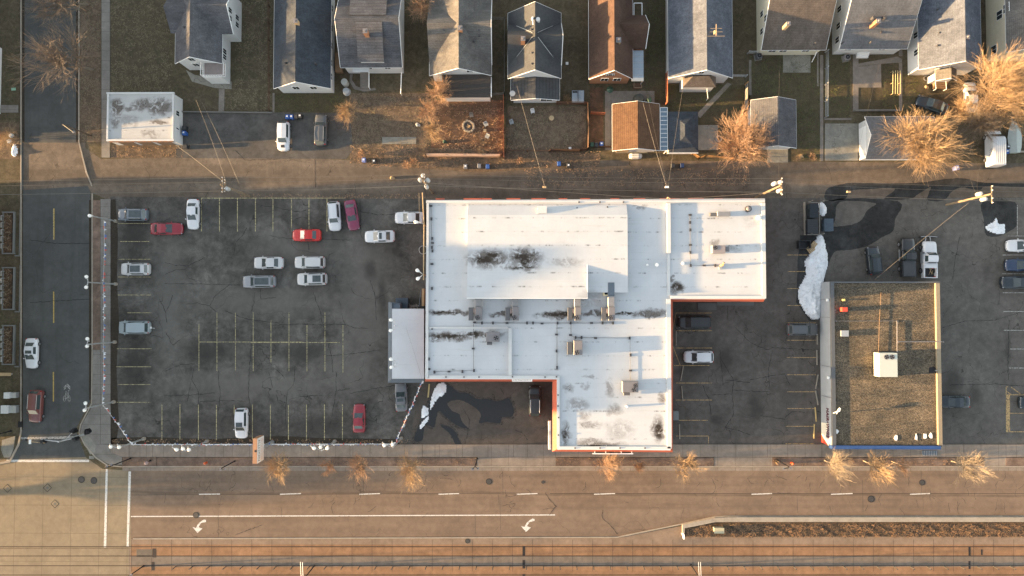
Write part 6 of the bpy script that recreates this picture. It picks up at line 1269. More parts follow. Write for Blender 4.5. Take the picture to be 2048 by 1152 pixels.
# planter strip beside the tracks
slab('planter_kerb', m_curb, 0, .42, [(1365, 1050), (1385, 1045), (1430, 1036), (1460, 1034.6), (2700, 1034.6), (2700, 1044), (1460, 1044), (1430, 1044.5), (1388, 1053), (1369.5, 1056.5), (1369.5, 1074), (1365, 1073)])
slab('planter_bed', m_mulch, 0, .16, [(1370, 1056), (1388, 1053.4), (1430, 1045), (1460, 1044.5), (2700, 1044.5), (2700, 1073), (1370, 1073.5)])
scatter('planter_plants', 9000, inr((1372, 1056, 1400, 1072), (1400, 1048, 2048, 1073)), bark('dry perennials', (0.24, 0.14, 0.075)), (.1, .45), .022, 4, .18)
scatter('planter_plants', 4000, inr((1372, 1056, 1400, 1072), (1400, 1048, 2048, 1073)), bark('dark stems', (0.06, 0.05, 0.04)), (.1, .4), .03, 5, .17)
scatter('verge_litter', 3500, inr((245, 915, 313, 931), (314, 915, 953, 931), (1112, 915, 1428, 931), (1545, 915, 1968, 931)), bark('verge scraps', (0.20, 0.13, 0.09)), (.06, .2), .02, 6, .118)
# ================================================================== light poles round the lot
def flood(t, p, d, s_=.85):
    """white floodlight head at p pointing along d"""
    d = Vector(d).normalized(); g = MB(); p = Vector(p)
    g.tube([p-d*.42*s_, p-d*.1*s_, p+d*.18*s_, p+d*.34*s_], [.09*s_, .26*s_, .30*s_, .12*s_], 12); t.part('lamp_head', g, m_bulb, world=True, smooth=True)
    g = MB(); g.tube([p-d*.42*s_, p-d*.85*s_], [.08, .06], 6); t.part('lamp_bracket', g, m_steel, world=True)
def lotpole(label, base, heads, h=6.9, arms=(), droop=True):
    b0 = W(*base); t = Thing('light_pole', label, 'light pole', b0, 0, 'floodlight poles round the parking lot')
    g = MB(); g.tube([(b0.x, b0.y, 0), (b0.x, b0.y, h)], [.12, .085], 8); t.part('pole', g, m_steel, world=True)
    g = MB(); g.cyl(b0.x, b0.y, .26, 0, .4, 10); t.part('base', g, m_curb, world=True)
    P = [W(x, y, h+.15) for x, y in heads]; g = MB(); top = Vector((b0.x, b0.y, h-.05))
    for p in P: g.tube([top, (p.x, p.y, h-.02)], .045, 5)
    t.part('arm', g, m_steel, world=True)
    for i, p in enumerate(P): flood(t, p, arms[i] if i < len(arms) else (-.6, .2, -.5))
    return t, P
lotpole('northernmost floodlight pole on the west side of the lot, single head', (233, 442.5), [(180, 431.5)], arms=[(-1, .1, -.4)])
lotpole('second floodlight pole from the north on the west side, two heads', (233, 568), [(173, 554), (172.5, 574)], arms=[(-.6, .5, -.6), (-.6, -.5, -.6)])
lotpole('third floodlight pole from the north on the west side, two close heads', (231, 684), [(175, 678), (174.5, 692)], arms=[(-.7, .4, -.6), (-.7, -.3, -.6)])
lotpole('southernmost floodlight pole on the west side of the lot', (228.5, 803.5), [(171, 807), (169.5, 820)], arms=[(-.5, .5, -.6), (-.7, -.4, -.6)])
lotpole('floodlight pole at the southwest lot corner, two heads', (289, 877), [(221.5, 893), (238, 894)], arms=[(-.2, -.6, -.6), (-.1, -.6, -.6)])
lotpole('floodlight pole with three heads left of the white suv in the bottom row', (415, 882), [(353, 899), (366, 897), (378, 899)], arms=[(.5, -.5, -.6), (0, -.7, -.6), (-.1, -.6, -.6)])
lotpole('floodlight pole with three heads below the bottom stall row, middle', (670, 882), [(628, 896), (641, 893.5), (655, 896)], arms=[(.5, -.5, -.6), (0, -.7, -.6), (-.3, -.6, -.6)])
lotpole('floodlight pole with two heads at the southeast lot corner', (803, 876), [(768.5, 890), (785, 888.5)], arms=[(.2, -.6, -.6), (0, -.7, -.6)])
for nm, base, pts, ar in (('pair of floodlights on the north end of the annex skirt', (792, 651), [(782, 640), (781.5, 661)], [(-1, .3, -.3), (-1, -.3, -.3)]), ('pair of floodlights on the south end of the annex skirt', (793, 727), [(782, 718.5), (783, 734.5)], [(-1, .4, -.3), (-1, -.2, -.3)])):
    b0 = W(*base, ZA); t = Thing('floodlight', nm, 'floodlight', b0, 0, 'floodlights on building edges'); g = MB(); g.tube([(b0.x, b0.y, ZA), (b0.x, b0.y, ZA+1.4)], .06, 6); t.part('mast', g, m_trim, world=True)
    g = MB()
    for p in pts: q = W(*p, ZA+1.5); g.tube([(b0.x, b0.y, ZA+1.35), q], .04, 5)
    t.part('arm', g, m_steel, world=True)
    for p, a in zip(pts, ar): flood(t, W(*p, ZA+1.5), a, .85)
for nm, base, pts, ar in (('pair of floodlights halfway along the store west wall', (846, 549), [(835, 541), (836, 557)], [(-.8, .5, -.4), (-.8, -.5, -.4)]), ('single floodlight on the store west wall above the parked white sedan', (847, 448), [(832, 444)], [(-1, .1, -.3)])):
    b0 = W(*base, 0); t = Thing('floodlight', nm, 'floodlight', (b0.x, b0.y, 0), 0, 'floodlights on building edges'); g = MB(); h = 6.2; q0 = W(*base, h); g.tube([(q0.x, q0.y, 0), (q0.x, q0.y, h)], .08, 6); t.part('mast', g, m_pale, world=True)
    g = MB()
    for p in pts: g.tube([(q0.x, q0.y, h-.1), W(*p, h)], .05, 5)
    t.part('arm', g, m_steel, world=True)
    for p, a in zip(pts, ar): flood(t, W(*p, h), a, .9)
g = MB(); g.tube([W(845, 385, 6.3), W(848, 450, 6.1), W(847, 560, 6.1)], .08, 6); single('cable_conduit', g, m_pale, 'long orange-lit cable conduit along the store west wall', 'rail', None, W(847, 460, 0))  # cable conduit; its tan colour carries the orange sunlight on it
g = MB(); g.tube([W(838, 386, 6.0), W(838.5, 422, 5.8)], .035, 5); g.tube([W(838.5, 422, 5.8), W(847, 448, 5.9)], .03, 4); single('drop_cable', g, m_pale, 'short thin cable dropping toward the parked white sedan', 'cable', None, W(838, 400, 0))
X0, Y0, X1, Y1 = WR(843.5, 577, 848.5, 612, 2.2); single('wood_panel', MB().box(X0, Y0, 0, X1, Y1, 2.2), m_pale, 'orange-brown wooden screen against the store west wall by the annex', 'screen', None, W(846, 595, 0))
# pennant strings
m_pen = [plain('white pennant', (0.7, 0.7, 0.72), .6), plain('blue pennant', (0.06, 0.12, 0.32), .6), plain('red pennant', (0.45, 0.06, 0.05), .6), plain('silver pennant', (0.45, 0.48, 0.52), .4)]
def pennants(label, a, b_, z0, z1, n, sag=.3, seed=0):
    A, B = W(*a, z0), W(*b_, z1); t = Thing('pennant_string', label, 'pennants', (A.x, A.y, 0), 0, 'pennant strings round the car lot'); rr = random.Random(seed)
    f = lambda u: A.lerp(B, u)-Vector((0, 0, sag*4*u*(1-u)))
    g = MB(); g.tube([f(k/16) for k in range(17)], .022, 4); t.part('string', g, m_steel, world=True)
    d = (B-A).normalized(); perp = Vector((-d.y, d.x, 0))
    for i in range(n):
        p = f((i+.5)/n); k = (i//2) % 4 if rr.random() < .7 else rr.randrange(4); s_ = rr.choice((-1, 1)); w_ = d*.16; dr_ = perp*rr.uniform(.12, .3)*s_+Vector((0, 0, -rr.uniform(.1, .3)))
        a_, b2, c_ = p-w_, p+w_, p+dr_; gg = MB(); gg.add([a_, b2, c_], [(0, 1, 2)]); t.part('flag', gg, m_pen[k], world=True)
pennants('pennant string over the sidewalk from the first to the second western pole', (208, 440), (206, 568), 4.2, 4.2, 44, .2, 1)
pennants('pennant string over the sidewalk from the second to the third western pole', (206, 568), (206.5, 684), 4.2, 4.2, 40, .2, 2)
pennants('pennant string over the sidewalk from the third to the fourth western pole', (206.5, 684), (204.5, 807), 4.2, 4.2, 42, .2, 3)
pennants('pennant string slanting across the southwest lot corner', (206, 810), (262, 888), 4.2, 4.0, 34, .15, 4)
pennants('pennant string slanting from the annex corner to the southeast lot corner', (845, 762), (790, 888), 4.0, 4.2, 56, .2, 5)
pennants('pennant string along the southern lot edge, west part', (262, 889), (410, 890), 2.4, 2.4, 30, .15, 6)
pennants('pennant string along the southern lot edge, middle part', (410, 890), (660, 889.5), 2.4, 2.4, 52, .15, 7)
pennants('pennant string along the southern lot edge, east part', (660, 889.5), (786, 888.5), 2.4, 2.8, 26, .15, 8)
# low edge rail south of lot
g = MB(); g.tube([W(262, 889, .55), W(786, 888, .55)], .05, 5)
for x in range(270, 786, 24): c = W(x, 888.6); g.tube([(c.x, c.y, 0), (c.x, c.y, .55)], .05, 4)
single('guard_rail', g, m_trim, 'low white rail between the parking lot and the avenue sidewalk', 'rail', None, W(520, 889))
# pole sign
zs0, zs1 = 5.0, 7.4; xs_ = W(514.3, 900, zs1).x; yn = W(515, 877, zs1).y; ys_ = W(517, 927.5, zs1).y
b0 = W(545, 884); t = Thing('pole_sign', 'tall pole sign with pale east face of black and orange lettering and orange-lit top', 'sign', b0)
t.part('pole', MB().tube([(b0.x, b0.y, 0), (b0.x, b0.y, zs0)], [.28, .24], 12), m_steel, world=True)
xw_ = xs_-.62; t.part('cabinet', MB().box(xw_, ys_, zs0, xs_, yn, zs1), plain('sign cabinet brown', (0.34, 0.18, 0.10), .6), world=True)
fc = t.part('sign_face', MB().box(xs_+.001, ys_+.03, zs0+.03, xs_+.05, yn-.03, zs1-.03), plain('pale sign face', (0.72, 0.70, 0.66), .5), world=True)
g = MB(); g.cyl((xw_+xs_)/2+.1, (ys_+yn)/2, .17, zs1, zs1+.03, 10); t.part('top_port', g, m_dark, world=True)
for nm, mt, n, h0, h1, sd in (('lettering', m_blackm, 9, .62, .86, 1), ('lettering', plain('orange lettering', (0.62, 0.30, 0.16), .6), 14, .34, .52, 2), ('lettering', plain('orange lettering', (0, 0, 0)), 16, .08, .26, 3)):
    g = MB(); marks(g, (xs_+.06, ys_+.2, zs0), (xs_+.06, yn-.2, zs0), (0, 0, zs1-zs0), n, random.Random(sd), h0, h1, .01); g.v = [(xs_+.065, v[1], v[2]) for v in g.v]; mkobj(nm, g, mt, fc, t.loc)
# ================================================================== utility poles and wires
m_pole = plain('weathered pole wood', (0.20, 0.15, 0.10), .9, 0, .25, 3); m_can = plain('transformer grey', (0.45, 0.45, 0.44), .5)
def upole(label, top, h, arms, cans, lit=None):
    T = W(*top, h); t = Thing('utility_pole', label, 'utility pole', (T.x, T.y, 0), 0, 'utility poles along the alley')
    t.part('pole', MB().tube([(T.x, T.y, 0), (T.x, T.y, h)], [.19, .13], 10), m_pole, world=True)
    for z, l0, l1 in arms:
        g = MB(); g.box(T.x+.13, T.y-l0, z-.06, T.x+.25, T.y+l1, z+.06); a = t.part('crossarm', g, m_pole, world=True); g = MB()
        for y in (T.y-l0+.1, T.y-l0*.45, T.y+l1*.45, T.y+l1-.1): g.cyl(T.x+.19, y, .07, z+.06, z+.26, 8, .05)
        mkobj('insulator', g, m_cap, a, t.loc)
    for dx, dy, z in cans:
        g = MB(); g.cyl(T.x+dx, T.y+dy, .28, z-.45, z+.40, 14); g.cyl(T.x+dx, T.y+dy, .24, z+.40, z+.5, 12, .12); t.part('transformer', g, m_can, world=True, smooth=False)
    return T
T1 = upole('utility pole with drooping service wires at the top of the lot, left', (441, 369), 10, [(9.8, 1.1, 1.1), (9.0, .9, .9)], [(.35, -.35, 8.6)])
T2 = upole('utility pole with four white transformers at the store northwest corner', (846, 360), 10.5, [(10.3, .3, .9), (9.4, .9, .3)], [(-.55, .2, 9.4), (-.1, .7, 9.7), (.5, .2, 9.2), (.25, -.6, 8.7)])
T3 = upole('yellow-lit utility pole with three transformers at the east wing corner', (1562, 371), 10.2, [(10, 1.3, 1.1), (9.6, 1.1, .6)], [(-.5, .45, 9.1), (.1, .55, 9.6), (.25, -.5, 8.9)])
T4 = upole('rightmost long yellow-lit utility pole above the truck lot', (1983, 388), 9.8, [(9.6, 1.25, 1.2)], [(-.45, .3, 8.0), (.1, -.45, 8.1)])
m_wire = plain('aged wire', (0.14, 0.13, 0.115), .6, .3)
def wire(label, A, B, sag=.5, r=.018, n=12, mat=None):
    r *= .72
    A, B = Vector(A), Vector(B); pts = [A.lerp(B, k/n)-Vector((0, 0, sag*4*(k/n)*(1-k/n))) for k in range(n+1)]
    o = single('overhead_wire', MB().tube(pts, r, 4), mat or m_wire, label, 'wire', 'overhead wires', (A.x, A.y, A.z)); return o
V = Vector
for i, (dy, dz) in enumerate(((1.0, 9.95), (-.9, 9.95), (.5, 9.2), (-.6, 8.4))):
    nm = ['northernmost high', 'southernmost high', 'middle', 'lowest'][i]
    wire(nm+' line wire from the left edge to the first utility pole', V((T1.x-60, T1.y+dy-.6, dz)), V((T1.x, T1.y+dy, dz)), .8, .022)
    wire(nm+' line wire from the first pole to the four-transformer pole', V((T1.x, T1.y+dy, dz)), V((T2.x, T2.y+dy*.8, dz+.4)), .7, .02)
    wire(nm+' line wire from the four-transformer pole to the east wing pole', V((T2.x, T2.y+dy*.8, dz+.4)), V((T3.x, T3.y+dy, dz)), .9, .02)
    wire(nm+' line wire from the east wing pole to the rightmost pole', V((T3.x, T3.y+dy, dz)), V((T4.x, T4.y+dy, dz-.4)), .5, .02)
    wire(nm+' line wire leaving the rightmost pole over the right edge', V((T4.x, T4.y+dy, dz-.4)), V((T4.x+60, T4.y+dy, dz-.4)), .8, .02)
m_wl8 = plain('pale service cable', (0.24, 0.21, 0.17), .6)
for a, za, b_, zb, lb2, r_ in (((1090, 375), 8.3, (1034, 172), 4, 'pale service cable up to the charcoal-roofed house', .022), ((1334, 376), 8.3, (1286, 206), 4.2, 'thick pale service cable above the orange-lit garage', .025), ((1335, 376), 8.2, (1295, 190), 4.5, 'thin service cable just right of the thick one', .012), ((1336, 376), 8.2, (1366, 175), 4, 'service cable up to the antenna house', .014),
    ((1699, 384), 8.4, (1760, 125), 4, 'service cable up to the light-grey-roofed house', .012), ((1951, 385), 8.3, (1938, 330), 6, 'short left service cable above the rightmost pole', .012), ((1955, 385), 8.3, (1962, 330), 6, 'short right service cable above the rightmost pole', .012),
    ((1558, 365), 9, (1560, 120), 4, 'service cable from the east wing pole to the cream house', .011), ((1938, 405), 7.8, (1749, 560), 3.9, 'long diagonal cable down to the gravel-roofed shop', .017), ((478, 367), 8.5, (404, 205), 4.5, 'right-hand pale drop wire left of the driveway cars', .015), ((452, 364), 8.5, (392, 200), 4.5, 'left-hand faint drop wire left of the driveway cars', .014),
    ((445, 362), 9, (352, 290), 3.0, 'pale drop wire to the stained white garage', .015), ((846, 365), 9, (1340, 398), 6.3, 'low service line along the store north edge', .019), ((1340, 398), 6.3, (1540, 385), 9, 'service line from the roof mast to the east wing pole', .019),
    ((812, 655), 4.3, (845, 762), 4.2, 'thin black cord over the annex roof', .012)):
    wire(lb2, W(*a, za), W(*b_, zb), .35, r_, 10, m_wl8 if r_ > .013 else m_wire)
for x, y, lb2 in ((1089, 374, 'small splice box on the line above the store roof vent'), (1334, 374, 'splice box where three service cables meet'), (1697.5, 383.5, 'yellow-lit splice box on the line north of the wet asphalt')):
    c = W(x, y, 8.3); single('splice_box', MB().cbox(tuple(c), (.5, .25, .25), 0, .05), m_bulb if x == 1334 else m_pale, lb2, 'splice box', 'splice boxes', c)
c = W(1340, 397, 6.2); t = Thing('service_mast', 'yellow-lit service mast at the curb wall on the store north edge', 'mast', (c.x, c.y, ZR)); t.part('mast', MB().tube([(c.x, c.y, ZR), (c.x, c.y, 6.4)], .07, 6), m_pale, world=True); t.part('weather_head', MB().tube([(c.x, c.y, 6.4), (c.x-.3, c.y+.1, 6.5), (c.x-.45, c.y, 6.3)], .08, 6), m_pale, world=True)
# street lamps, signals
def lamp(label, base, h, heads, mat=None, globe=False, armz=None, name='street_lamp', cat='street lamp', group='black street lamps on the verge'):
    b0 = W(*base); t = Thing(name, label, cat, b0, 0, group); mt = mat or m_blackm
    t.part('pole', MB().tube([(b0.x, b0.y, 0), (b0.x, b0.y, .5), (b0.x, b0.y, h)], [.16, .09, .06], 8), mt, world=True)
    for hx in heads:
        p = W(*hx, h); g = MB(); g.tube([(b0.x, b0.y, h-.1), (p.x, p.y, h+.1)], .05, 5); a = t.part('arm', g, mt, world=True)
        g = MB(); g.cyl(p.x, p.y, .10, h-.25, h+.05, 10, .19) if not globe else g.ball((p.x, p.y, h), .3, 12, 8); t.part('lamp_head', g, m_grey if not globe else plain('smoked globe', (0.32, 0.22, 0.2), .25), world=True, smooth=globe)
    return t
lamp('black street lamp by the corner kerb west of the globe post', (262, 916.5), 6.5, [(222, 929), (214, 932)])
lamp('short post lamp with a pinkish globe on the western verge', (302, 920.5), 1.8, [(293, 926)], globe=True)
lamp('two-headed black street lamp left of the first street tree', (470, 922), 5.5, [(441, 939), (450, 937.5)])
lamp('two-headed black street lamp beside the store driveway', (954.5, 917), 5.2, [(945, 938), (956, 937)])
lamp('two-headed black street lamp near the dried planting east of the driveway', (1553, 919), 5.2, [(1568, 937), (1581, 936)])
lamp('dark street lamp on the far west sidewalk at the left edge', (22, 862), 6, [(-18, 872)])
lamp('pale-armed street lamp at the alley mouth on the side street', (181, 271), 6.5, [(147, 264)], group='cobra lamps', mat=plain('dark bronze', (0.06, 0.05, 0.04), .5))
t = lamp('catenary pole with pale double bracket at the bottom edge, left', (287, 1132), 6.5, [(262, 1150)], group='tram line poles', name='tram_pole', cat='tram pole')
t = lamp('catenary pole with pale double bracket at the bottom edge, middle', (629, 1131), 6.5, [(603, 1155)], group='tram line poles', name='tram_pole', cat='tram pole')
t = lamp('catenary pole with pale double bracket at the bottom edge, right', (1382, 1130), 6.5, [(1402, 1160)], group='tram line poles', name='tram_pole', cat='tram pole')
for x, lb2 in ((601, 'middle'), (1397, 'right')):
    g = MB()
    for d in (0, 4): g.tube([W(x+d, 1124, 6.3), W(x+d+2, 1170, 6.3)], .035, 5)
    single('tram_bracket', g, m_steel, 'pale twin bracket arms over the tracks at the %s pole' % lb2, 'bracket', 'tram brackets', W(x, 1140))
# signals at the corner
def signal(label, px, py, z, rz=0):
    c = W(px, py, z); t = Thing('traffic_signal', label, 'traffic signal', (c.x, c.y, z-.5), rz, 'signal heads at the corner')
    t.part('housing', MB().cbox((0, 0, .5), (.42, .5, 1.05), 0, .06), m_blackm); g = MB()
    for k in range(3): g.box(.21, -.14, .16+k*.33, .42, .14, .2+k*.33)
    t.part('visor', g, m_blackm); g = MB()
    for k in range(3): g.cyl(.0, .0, .01, 0, .01, 4)
    t.part('backplate', MB().cbox((-.02, 0, .5), (.04, .8, 1.3)), m_blackm)
signal('black signal head north of the corner ramp', 148, 862, 4.5, 1.3); signal('black signal head over the corner sidewalk', 175, 863, 4.5, 0); signal('wide black signal head at the end of the stop line', 151, 877, 5.5, -1.2); signal('black signal head hanging over the crosswalk', 87.5, 882, 5.8, -1.2)
b0 = W(170, 868); t = Thing('signal_mast', 'grey signal mast at the corner reaching over the street', 'signal mast', b0, 0); t.part('pole', MB().tube([(b0.x, b0.y, 0), (b0.x, b0.y, 6)], [.16, .12], 8), m_steel, world=True)
t.part('mast_arm', MB().tube([(b0.x, b0.y, 5.8), W(82, 879, 6)], [.10, .06], 6), m_steel, world=True); g = MB(); q = W(148, 862, 4.6); g.tube([(b0.x, b0.y, 4.5), q], .05, 5); q = W(151, 876, 5.5); g.tube([(b0.x, b0.y, 5.5), q], .05, 5); t.part('bracket', g, m_steel, world=True)
c = W(60, 883.5, 6.2); t = Thing('signal_sensor', 'white cylinder sensor on a thin arm left of the hanging signal', 'sensor', c); g = MB(); g.tube([(c.x, c.y-.3, 6.2), (c.x, c.y+.3, 6.2)], .16, 10); t.part('sensor_head', g, m_trim, world=True); g = MB(); g.tube([(c.x+.1, c.y, 6.2), W(90, 886, 6.2)], .04, 5); t.part('arm', g, m_pale, world=True)
c = W(53, 880, 5.5); single('camera_pod', MB().ball((c.x, c.y, 5.5), .18, 8, 6), m_blackm, 'small black camera pod above the stop line', 'camera', None, c)
# hydrants, small verge items
for x, y, lb2 in ((414, 924.5, 'orange-red hydrant west of the two-headed lamp and pole sign'), (1582, 925, 'orange-red hydrant by the lamp east of the driveway')):
    c = W(x, y); t = Thing('fire_hydrant', lb2, 'hydrant', (c.x, c.y, .11), 0, 'hydrants on the verge'); m_h = plain('hydrant red', (0.55, 0.10, 0.03), .5); t.part('barrel', MB().cyl(0, 0, .15, 0, .6, 12), m_h); t.part('bonnet', MB().ball((0, 0, .62), .17, 10, 6), m_h)
    g = MB(); g.tube([(-.28, 0, .42), (.28, 0, .42)], .07, 8); g.tube([(0, -.25, .38), (0, 0, .38)], .08, 8); t.part('nozzle', g, m_h)
t = Thing('dried_planting', 'dry ornamental grass clump and dark stakes near the hydrant east of the driveway', 'plant', W(1550, 922)); g = MB(); c = W(1550, 922)
for k in range(60): a = R.uniform(0, 6.28); g.tube([(c.x, c.y, .1), (c.x+math.cos(a)*R.uniform(.2, .6), c.y+math.sin(a)*R.uniform(.2, .5), R.uniform(.4, 1.1))], .012, 3, False)
t.part('stems', g, b_gold, world=True)
# track-side posts
p0 = None; m_post = plain('dark post', (0.06, 0.055, 0.05), .6)
lbp = 'short dark post in the long row between the two tracks'
for i in range(52):
    x = 352.5+i*33.35
    if abs(x-629) < 8 or abs(x-1382) < 8: continue
    c = W(x, 1132.5); c.z = 0.01
    if p0 is None:
        th_ = Thing('track_post', lbp, 'post', c, 0, 'posts between the tracks'); g = MB(); g.tube([(0, 0, 0), (0, 0, 1.1)], .07, 6); th_.part('post', g, m_post); th_.part('cap', MB().cyl(0, 0, .09, 1.1, 1.16, 8), m_post); p0 = th_.e
    else: copy_thing(p0, c)
g = MB(); g.tube([W(350, 1131.5, .7), W(1048, 1130.5, .7)], .012, 4); g.tube([W(1055, 1130.5, .7), W(2060, 1131.5, .7)], .02, 4); single('barrier_chain', g, m_post, 'thin chain line strung along the posts between the tracks', 'chain', None, W(1200, 1131))
c = W(1363, 1066); t = Thing('median_sign', 'bent pale sign post at the west nose of the planter strip', 'sign post', c); t.part('post', MB().tube([(c.x, c.y, 0), (c.x, c.y, 1.6)], .06, 6), m_trim, world=True); t.part('blade', MB().cbox((c.x, c.y-.05, 1.3), (.08, .7, .8)), m_trim, world=True)
X0, Y0, X1, Y1 = WR(1428.5, 1056, 1448.5, 1067, 1.0); t = Thing('utility_cabinet', 'tan metal utility cabinet in the planter strip', 'cabinet', ((X0+X1)/2, (Y0+Y1)/2, 0)); t.part('body', MB().box(X0+.05, Y0+.05, .1, X1-.05, Y1-.05, .92), plain('tan cabinet', (0.40, 0.36, 0.24), .6), world=True); t.part('lid', MB().box(X0, Y0, .925, X1, Y1, 1.0), plain('tan cabinet', ()), world=True); t.part('base', MB().box(X0-.1, Y0-.1, 0, X1+.1, Y1+.1, .098), m_curb, world=True)
# ================================================================== bins, dumpsters
m_bb = plain('blue bin plastic', (0.03, 0.09, 0.30), .5); m_bg = plain('black bin plastic', (0.035, 0.037, 0.04), .5); m_gg = plain('green bin plastic', (0.03, 0.07, 0.045), .5); m_lbl = plain('bin label', (0.7, 0.72, 0.75), .5); m_bl2 = plain('violet blue bin', (0.16, 0.20, 0.42), .5); m_bgr = plain('grey bin plastic', (0.16, 0.17, 0.19), .5)
def binn(label, px, py, mat, rz=0, lbl=True, s_=1.0, grp='wheeled bins'):
    c = W(px, py, .9); c.z = .01; t = Thing('wheeled_bin', label, 'bin', c, rz, grp); g = MB(); a, b_ = .26*s_, .32*s_
    g.add([(-a*.8,-b_*.8,.05),(a*.8,-b_*.8,.05),(a*.8,b_*.8,.05),(-a*.8,b_*.8,.05),(-a,-b_,.95),(a,-b_,.95),(a,b_,.95),(-a,b_,.95)], [(0,3,2,1),(4,5,6,7),(0,1,5,4),(1,2,6,5),(2,3,7,6),(3,0,4,7)]); t.part('tub', g, mat)
    g = MB(); g.add([(-a*1.08,-b_*1.08,.955),(a*1.08,-b_*1.08,.955),(a*1.08,b_*1.08,.955),(-a*1.08,b_*1.08,.955),(-a*.9,-b_*.9,1.03),(a*.9,-b_*.9,1.03),(a*.9,b_*.8,1.06),(-a*.9,b_*.8,1.06)], [(4,5,6,7),(0,1,5,4),(1,2,6,5),(2,3,7,6),(3,0,4,7)]); l = t.part('lid', g, mat)
    if lbl: g = MB(); g.box(-a*.5, -b_*.2, 1.045, a*.5, b_*.5, 1.07); mkobj('sticker', g, m_lbl, l)
    for s2 in (-1, 1): g = MB(); g.tube([(s2*a*.75, b_*.9, .12), (s2*a*.95, b_*.9, .12)], .12, 8); t.part('wheel', g, m_tyre)
binn('blue bin at the left of the four driveway bins', 574.5, 233.5, m_bb); binn('blue bin second from the left of the four driveway bins', 583, 233.5, m_bb); binn('black bin third of the four driveway bins', 592, 233, m_bg, 0, False); binn('black bin with a pale sticker, right end of the four driveway bins', 600, 232, m_bg)
binn('blue bin against the stained garage east wall', 368, 266, m_bb); binn('black bin just above the blue one at the stained garage', 368, 256, m_bg, 0, False); binn('black bin at the southeast corner of the stained garage', 371, 293, m_bg, 0, False)
binn('violet-blue bin on the north alley edge beside the driveway', 727.5, 320, m_bl2); binn('dark bin right of the violet-blue one on the alley edge', 748, 322.5, m_bg, .1)
binn('dark bin with white sticker, west of three below the leaf yard', 931, 333, m_bgr); binn('grey bin, middle of three below the leaf yard', 958.5, 332, m_bgr, 0, False); binn('blue bin, east of three below the leaf yard', 975.5, 333, m_bb, 0, False)
binn('blue bin alone in the alley below the stump yard', 1118, 327.5, m_bb, 0, False); binn('dark bin with white lid patch right of the lone blue alley bin', 1137, 331, m_bg)
binn('dark green bin at the left of three by the brown fence gap', 1184, 289, m_gg, 0, False); binn('dark bin at the middle of three by the brown fence gap', 1193, 289.5, m_bg, 0, False); binn('blue bin at the right of three by the brown fence gap', 1203, 288, m_bb)
binn('black bin left of the navy one below the hip-roofed garage', 1346, 331.5, m_bg, 0, False); binn('navy bin right of the black one below the hip-roofed garage', 1364.5, 331, plain('navy bin plastic', (0.02, 0.04, 0.11), .5), 0, False)
binn('pale violet bin below the broad golden tree', 1914, 335.5, m_bl2, .3); binn('blue bin between the cargo van and the covered boat', 2014, 303, m_bb, 0, True); binn('dark bin just above the blue one beside the covered boat', 2016, 294, m_bg)
binn('dark green bin behind the orange-roofed garage', 1299, 200, m_gg, .4, False)
def dumpster(label, r_, h, mat, lidm=None, open_=False):
    X0, Y0, X1, Y1 = WR(*r_, h); t = Thing('dumpster', label, 'dumpster', ((X0+X1)/2, (Y0+Y1)/2, 0), 0, 'dumpsters'); a, b_ = (X1-X0)/2, (Y1-Y0)/2
    g = MB()
    if open_:
        for q in ((-a, -b_, a, -b_+.06), (-a, b_-.06, a, b_), (-a, -b_+.061, -a+.06, b_-.061), (a-.06, -b_+.061, a, b_-.061)): g.box(q[0], q[1], .1, q[2], q[3], h)
        g.box(-a+.06, -b_+.06, .1, a-.06, b_-.06, .2)
    else: g.add([(-a*.9,-b_*.95,.1),(a*.9,-b_*.95,.1),(a*.9,b_*.95,.1),(-a*.9,b_*.95,.1),(-a,-b_,h*.9),(a,-b_,h*.9),(a,b_,h*.9),(-a,b_,h*.9)], [(0,3,2,1),(4,5,6,7),(0,1,5,4),(1,2,6,5),(2,3,7,6),(3,0,4,7)])
    t.part('tub', g, mat)
    if not open_:
        n = 6
        for s_ in (-1, 1):
            g = MB(); y0, y1 = (-b_, -.02) if s_ < 0 else (.02, b_); g.slab([(-a*1.03, y0, h*.91), (a*1.03, y0, h*.95), (a*1.03, y1, h*.95), (-a*1.03, y1, h*.91)], .04)
            for k in range(4): y = y0+(y1-y0)*(k+.5)/4; g.box(-a*.9, y-.03, h*.93, a*.9, y+.03, h*.975)
            t.part('lid', g, lidm or mat)
    t.part('fork_pocket', MB().box(-a-.08, -.25, h*.5, -a-.002, .25, h*.62), mat); t.part('fork_pocket', MB().box(a+.002, -.25, h*.5, a+.08, .25, h*.62), mat)
m_dd = plain('dark dumpster steel', (0.03, 0.038, 0.045), .5, .1, .2); m_dsl = plain('slate dumpster steel', (0.075, 0.10, 0.13), .5, .1, .15)
dumpster('black dumpster at the north end of the railed pen', (1620.5, 407, 1636.5, 435), 1.5, m_dd); dumpster('dark ribbed dumpster at the south end of the railed pen', (1616.5, 438, 1636, 467), 1.3, m_dd, plain('charcoal lid', (0.04, 0.045, 0.05), .5))
dumpster('slate dumpster standing outside the pen to the east', (1650, 437, 1667, 462), 1.4, m_dsl); dumpster('large slate dumpster behind the annex roof', (791.5, 596, 815, 616.5), 1.8, m_dsl)
dumpster('open black trailer crate beside the head of the long snow heap', (1599, 481, 1622, 496.5), 1.1, m_bg, open_=True)
g = MB(); m_pf = plain('pen rail', (0.20, 0.19, 0.17), .7)
q = [(1616, 404), (1638.5, 405), (1639, 469), (1615, 469)]
t = Thing('dumpster_pen', 'thin grey railed pen around two dark dumpsters', 'fence', W(1627, 437))
for i in range(3): a, b_ = q[i], q[i+1]; g.slab([W(a[0], a[1], 1.6), W(b_[0], b_[1], 1.6), W(b_[0]+.8, b_[1]+.8, 1.6), W(a[0]+.8, a[1]+.8, 1.6)], .1); g.tube([W(*a, .8), W(*b_, .8)], .04, 4)
t.part('rail', g, m_pf, world=True)
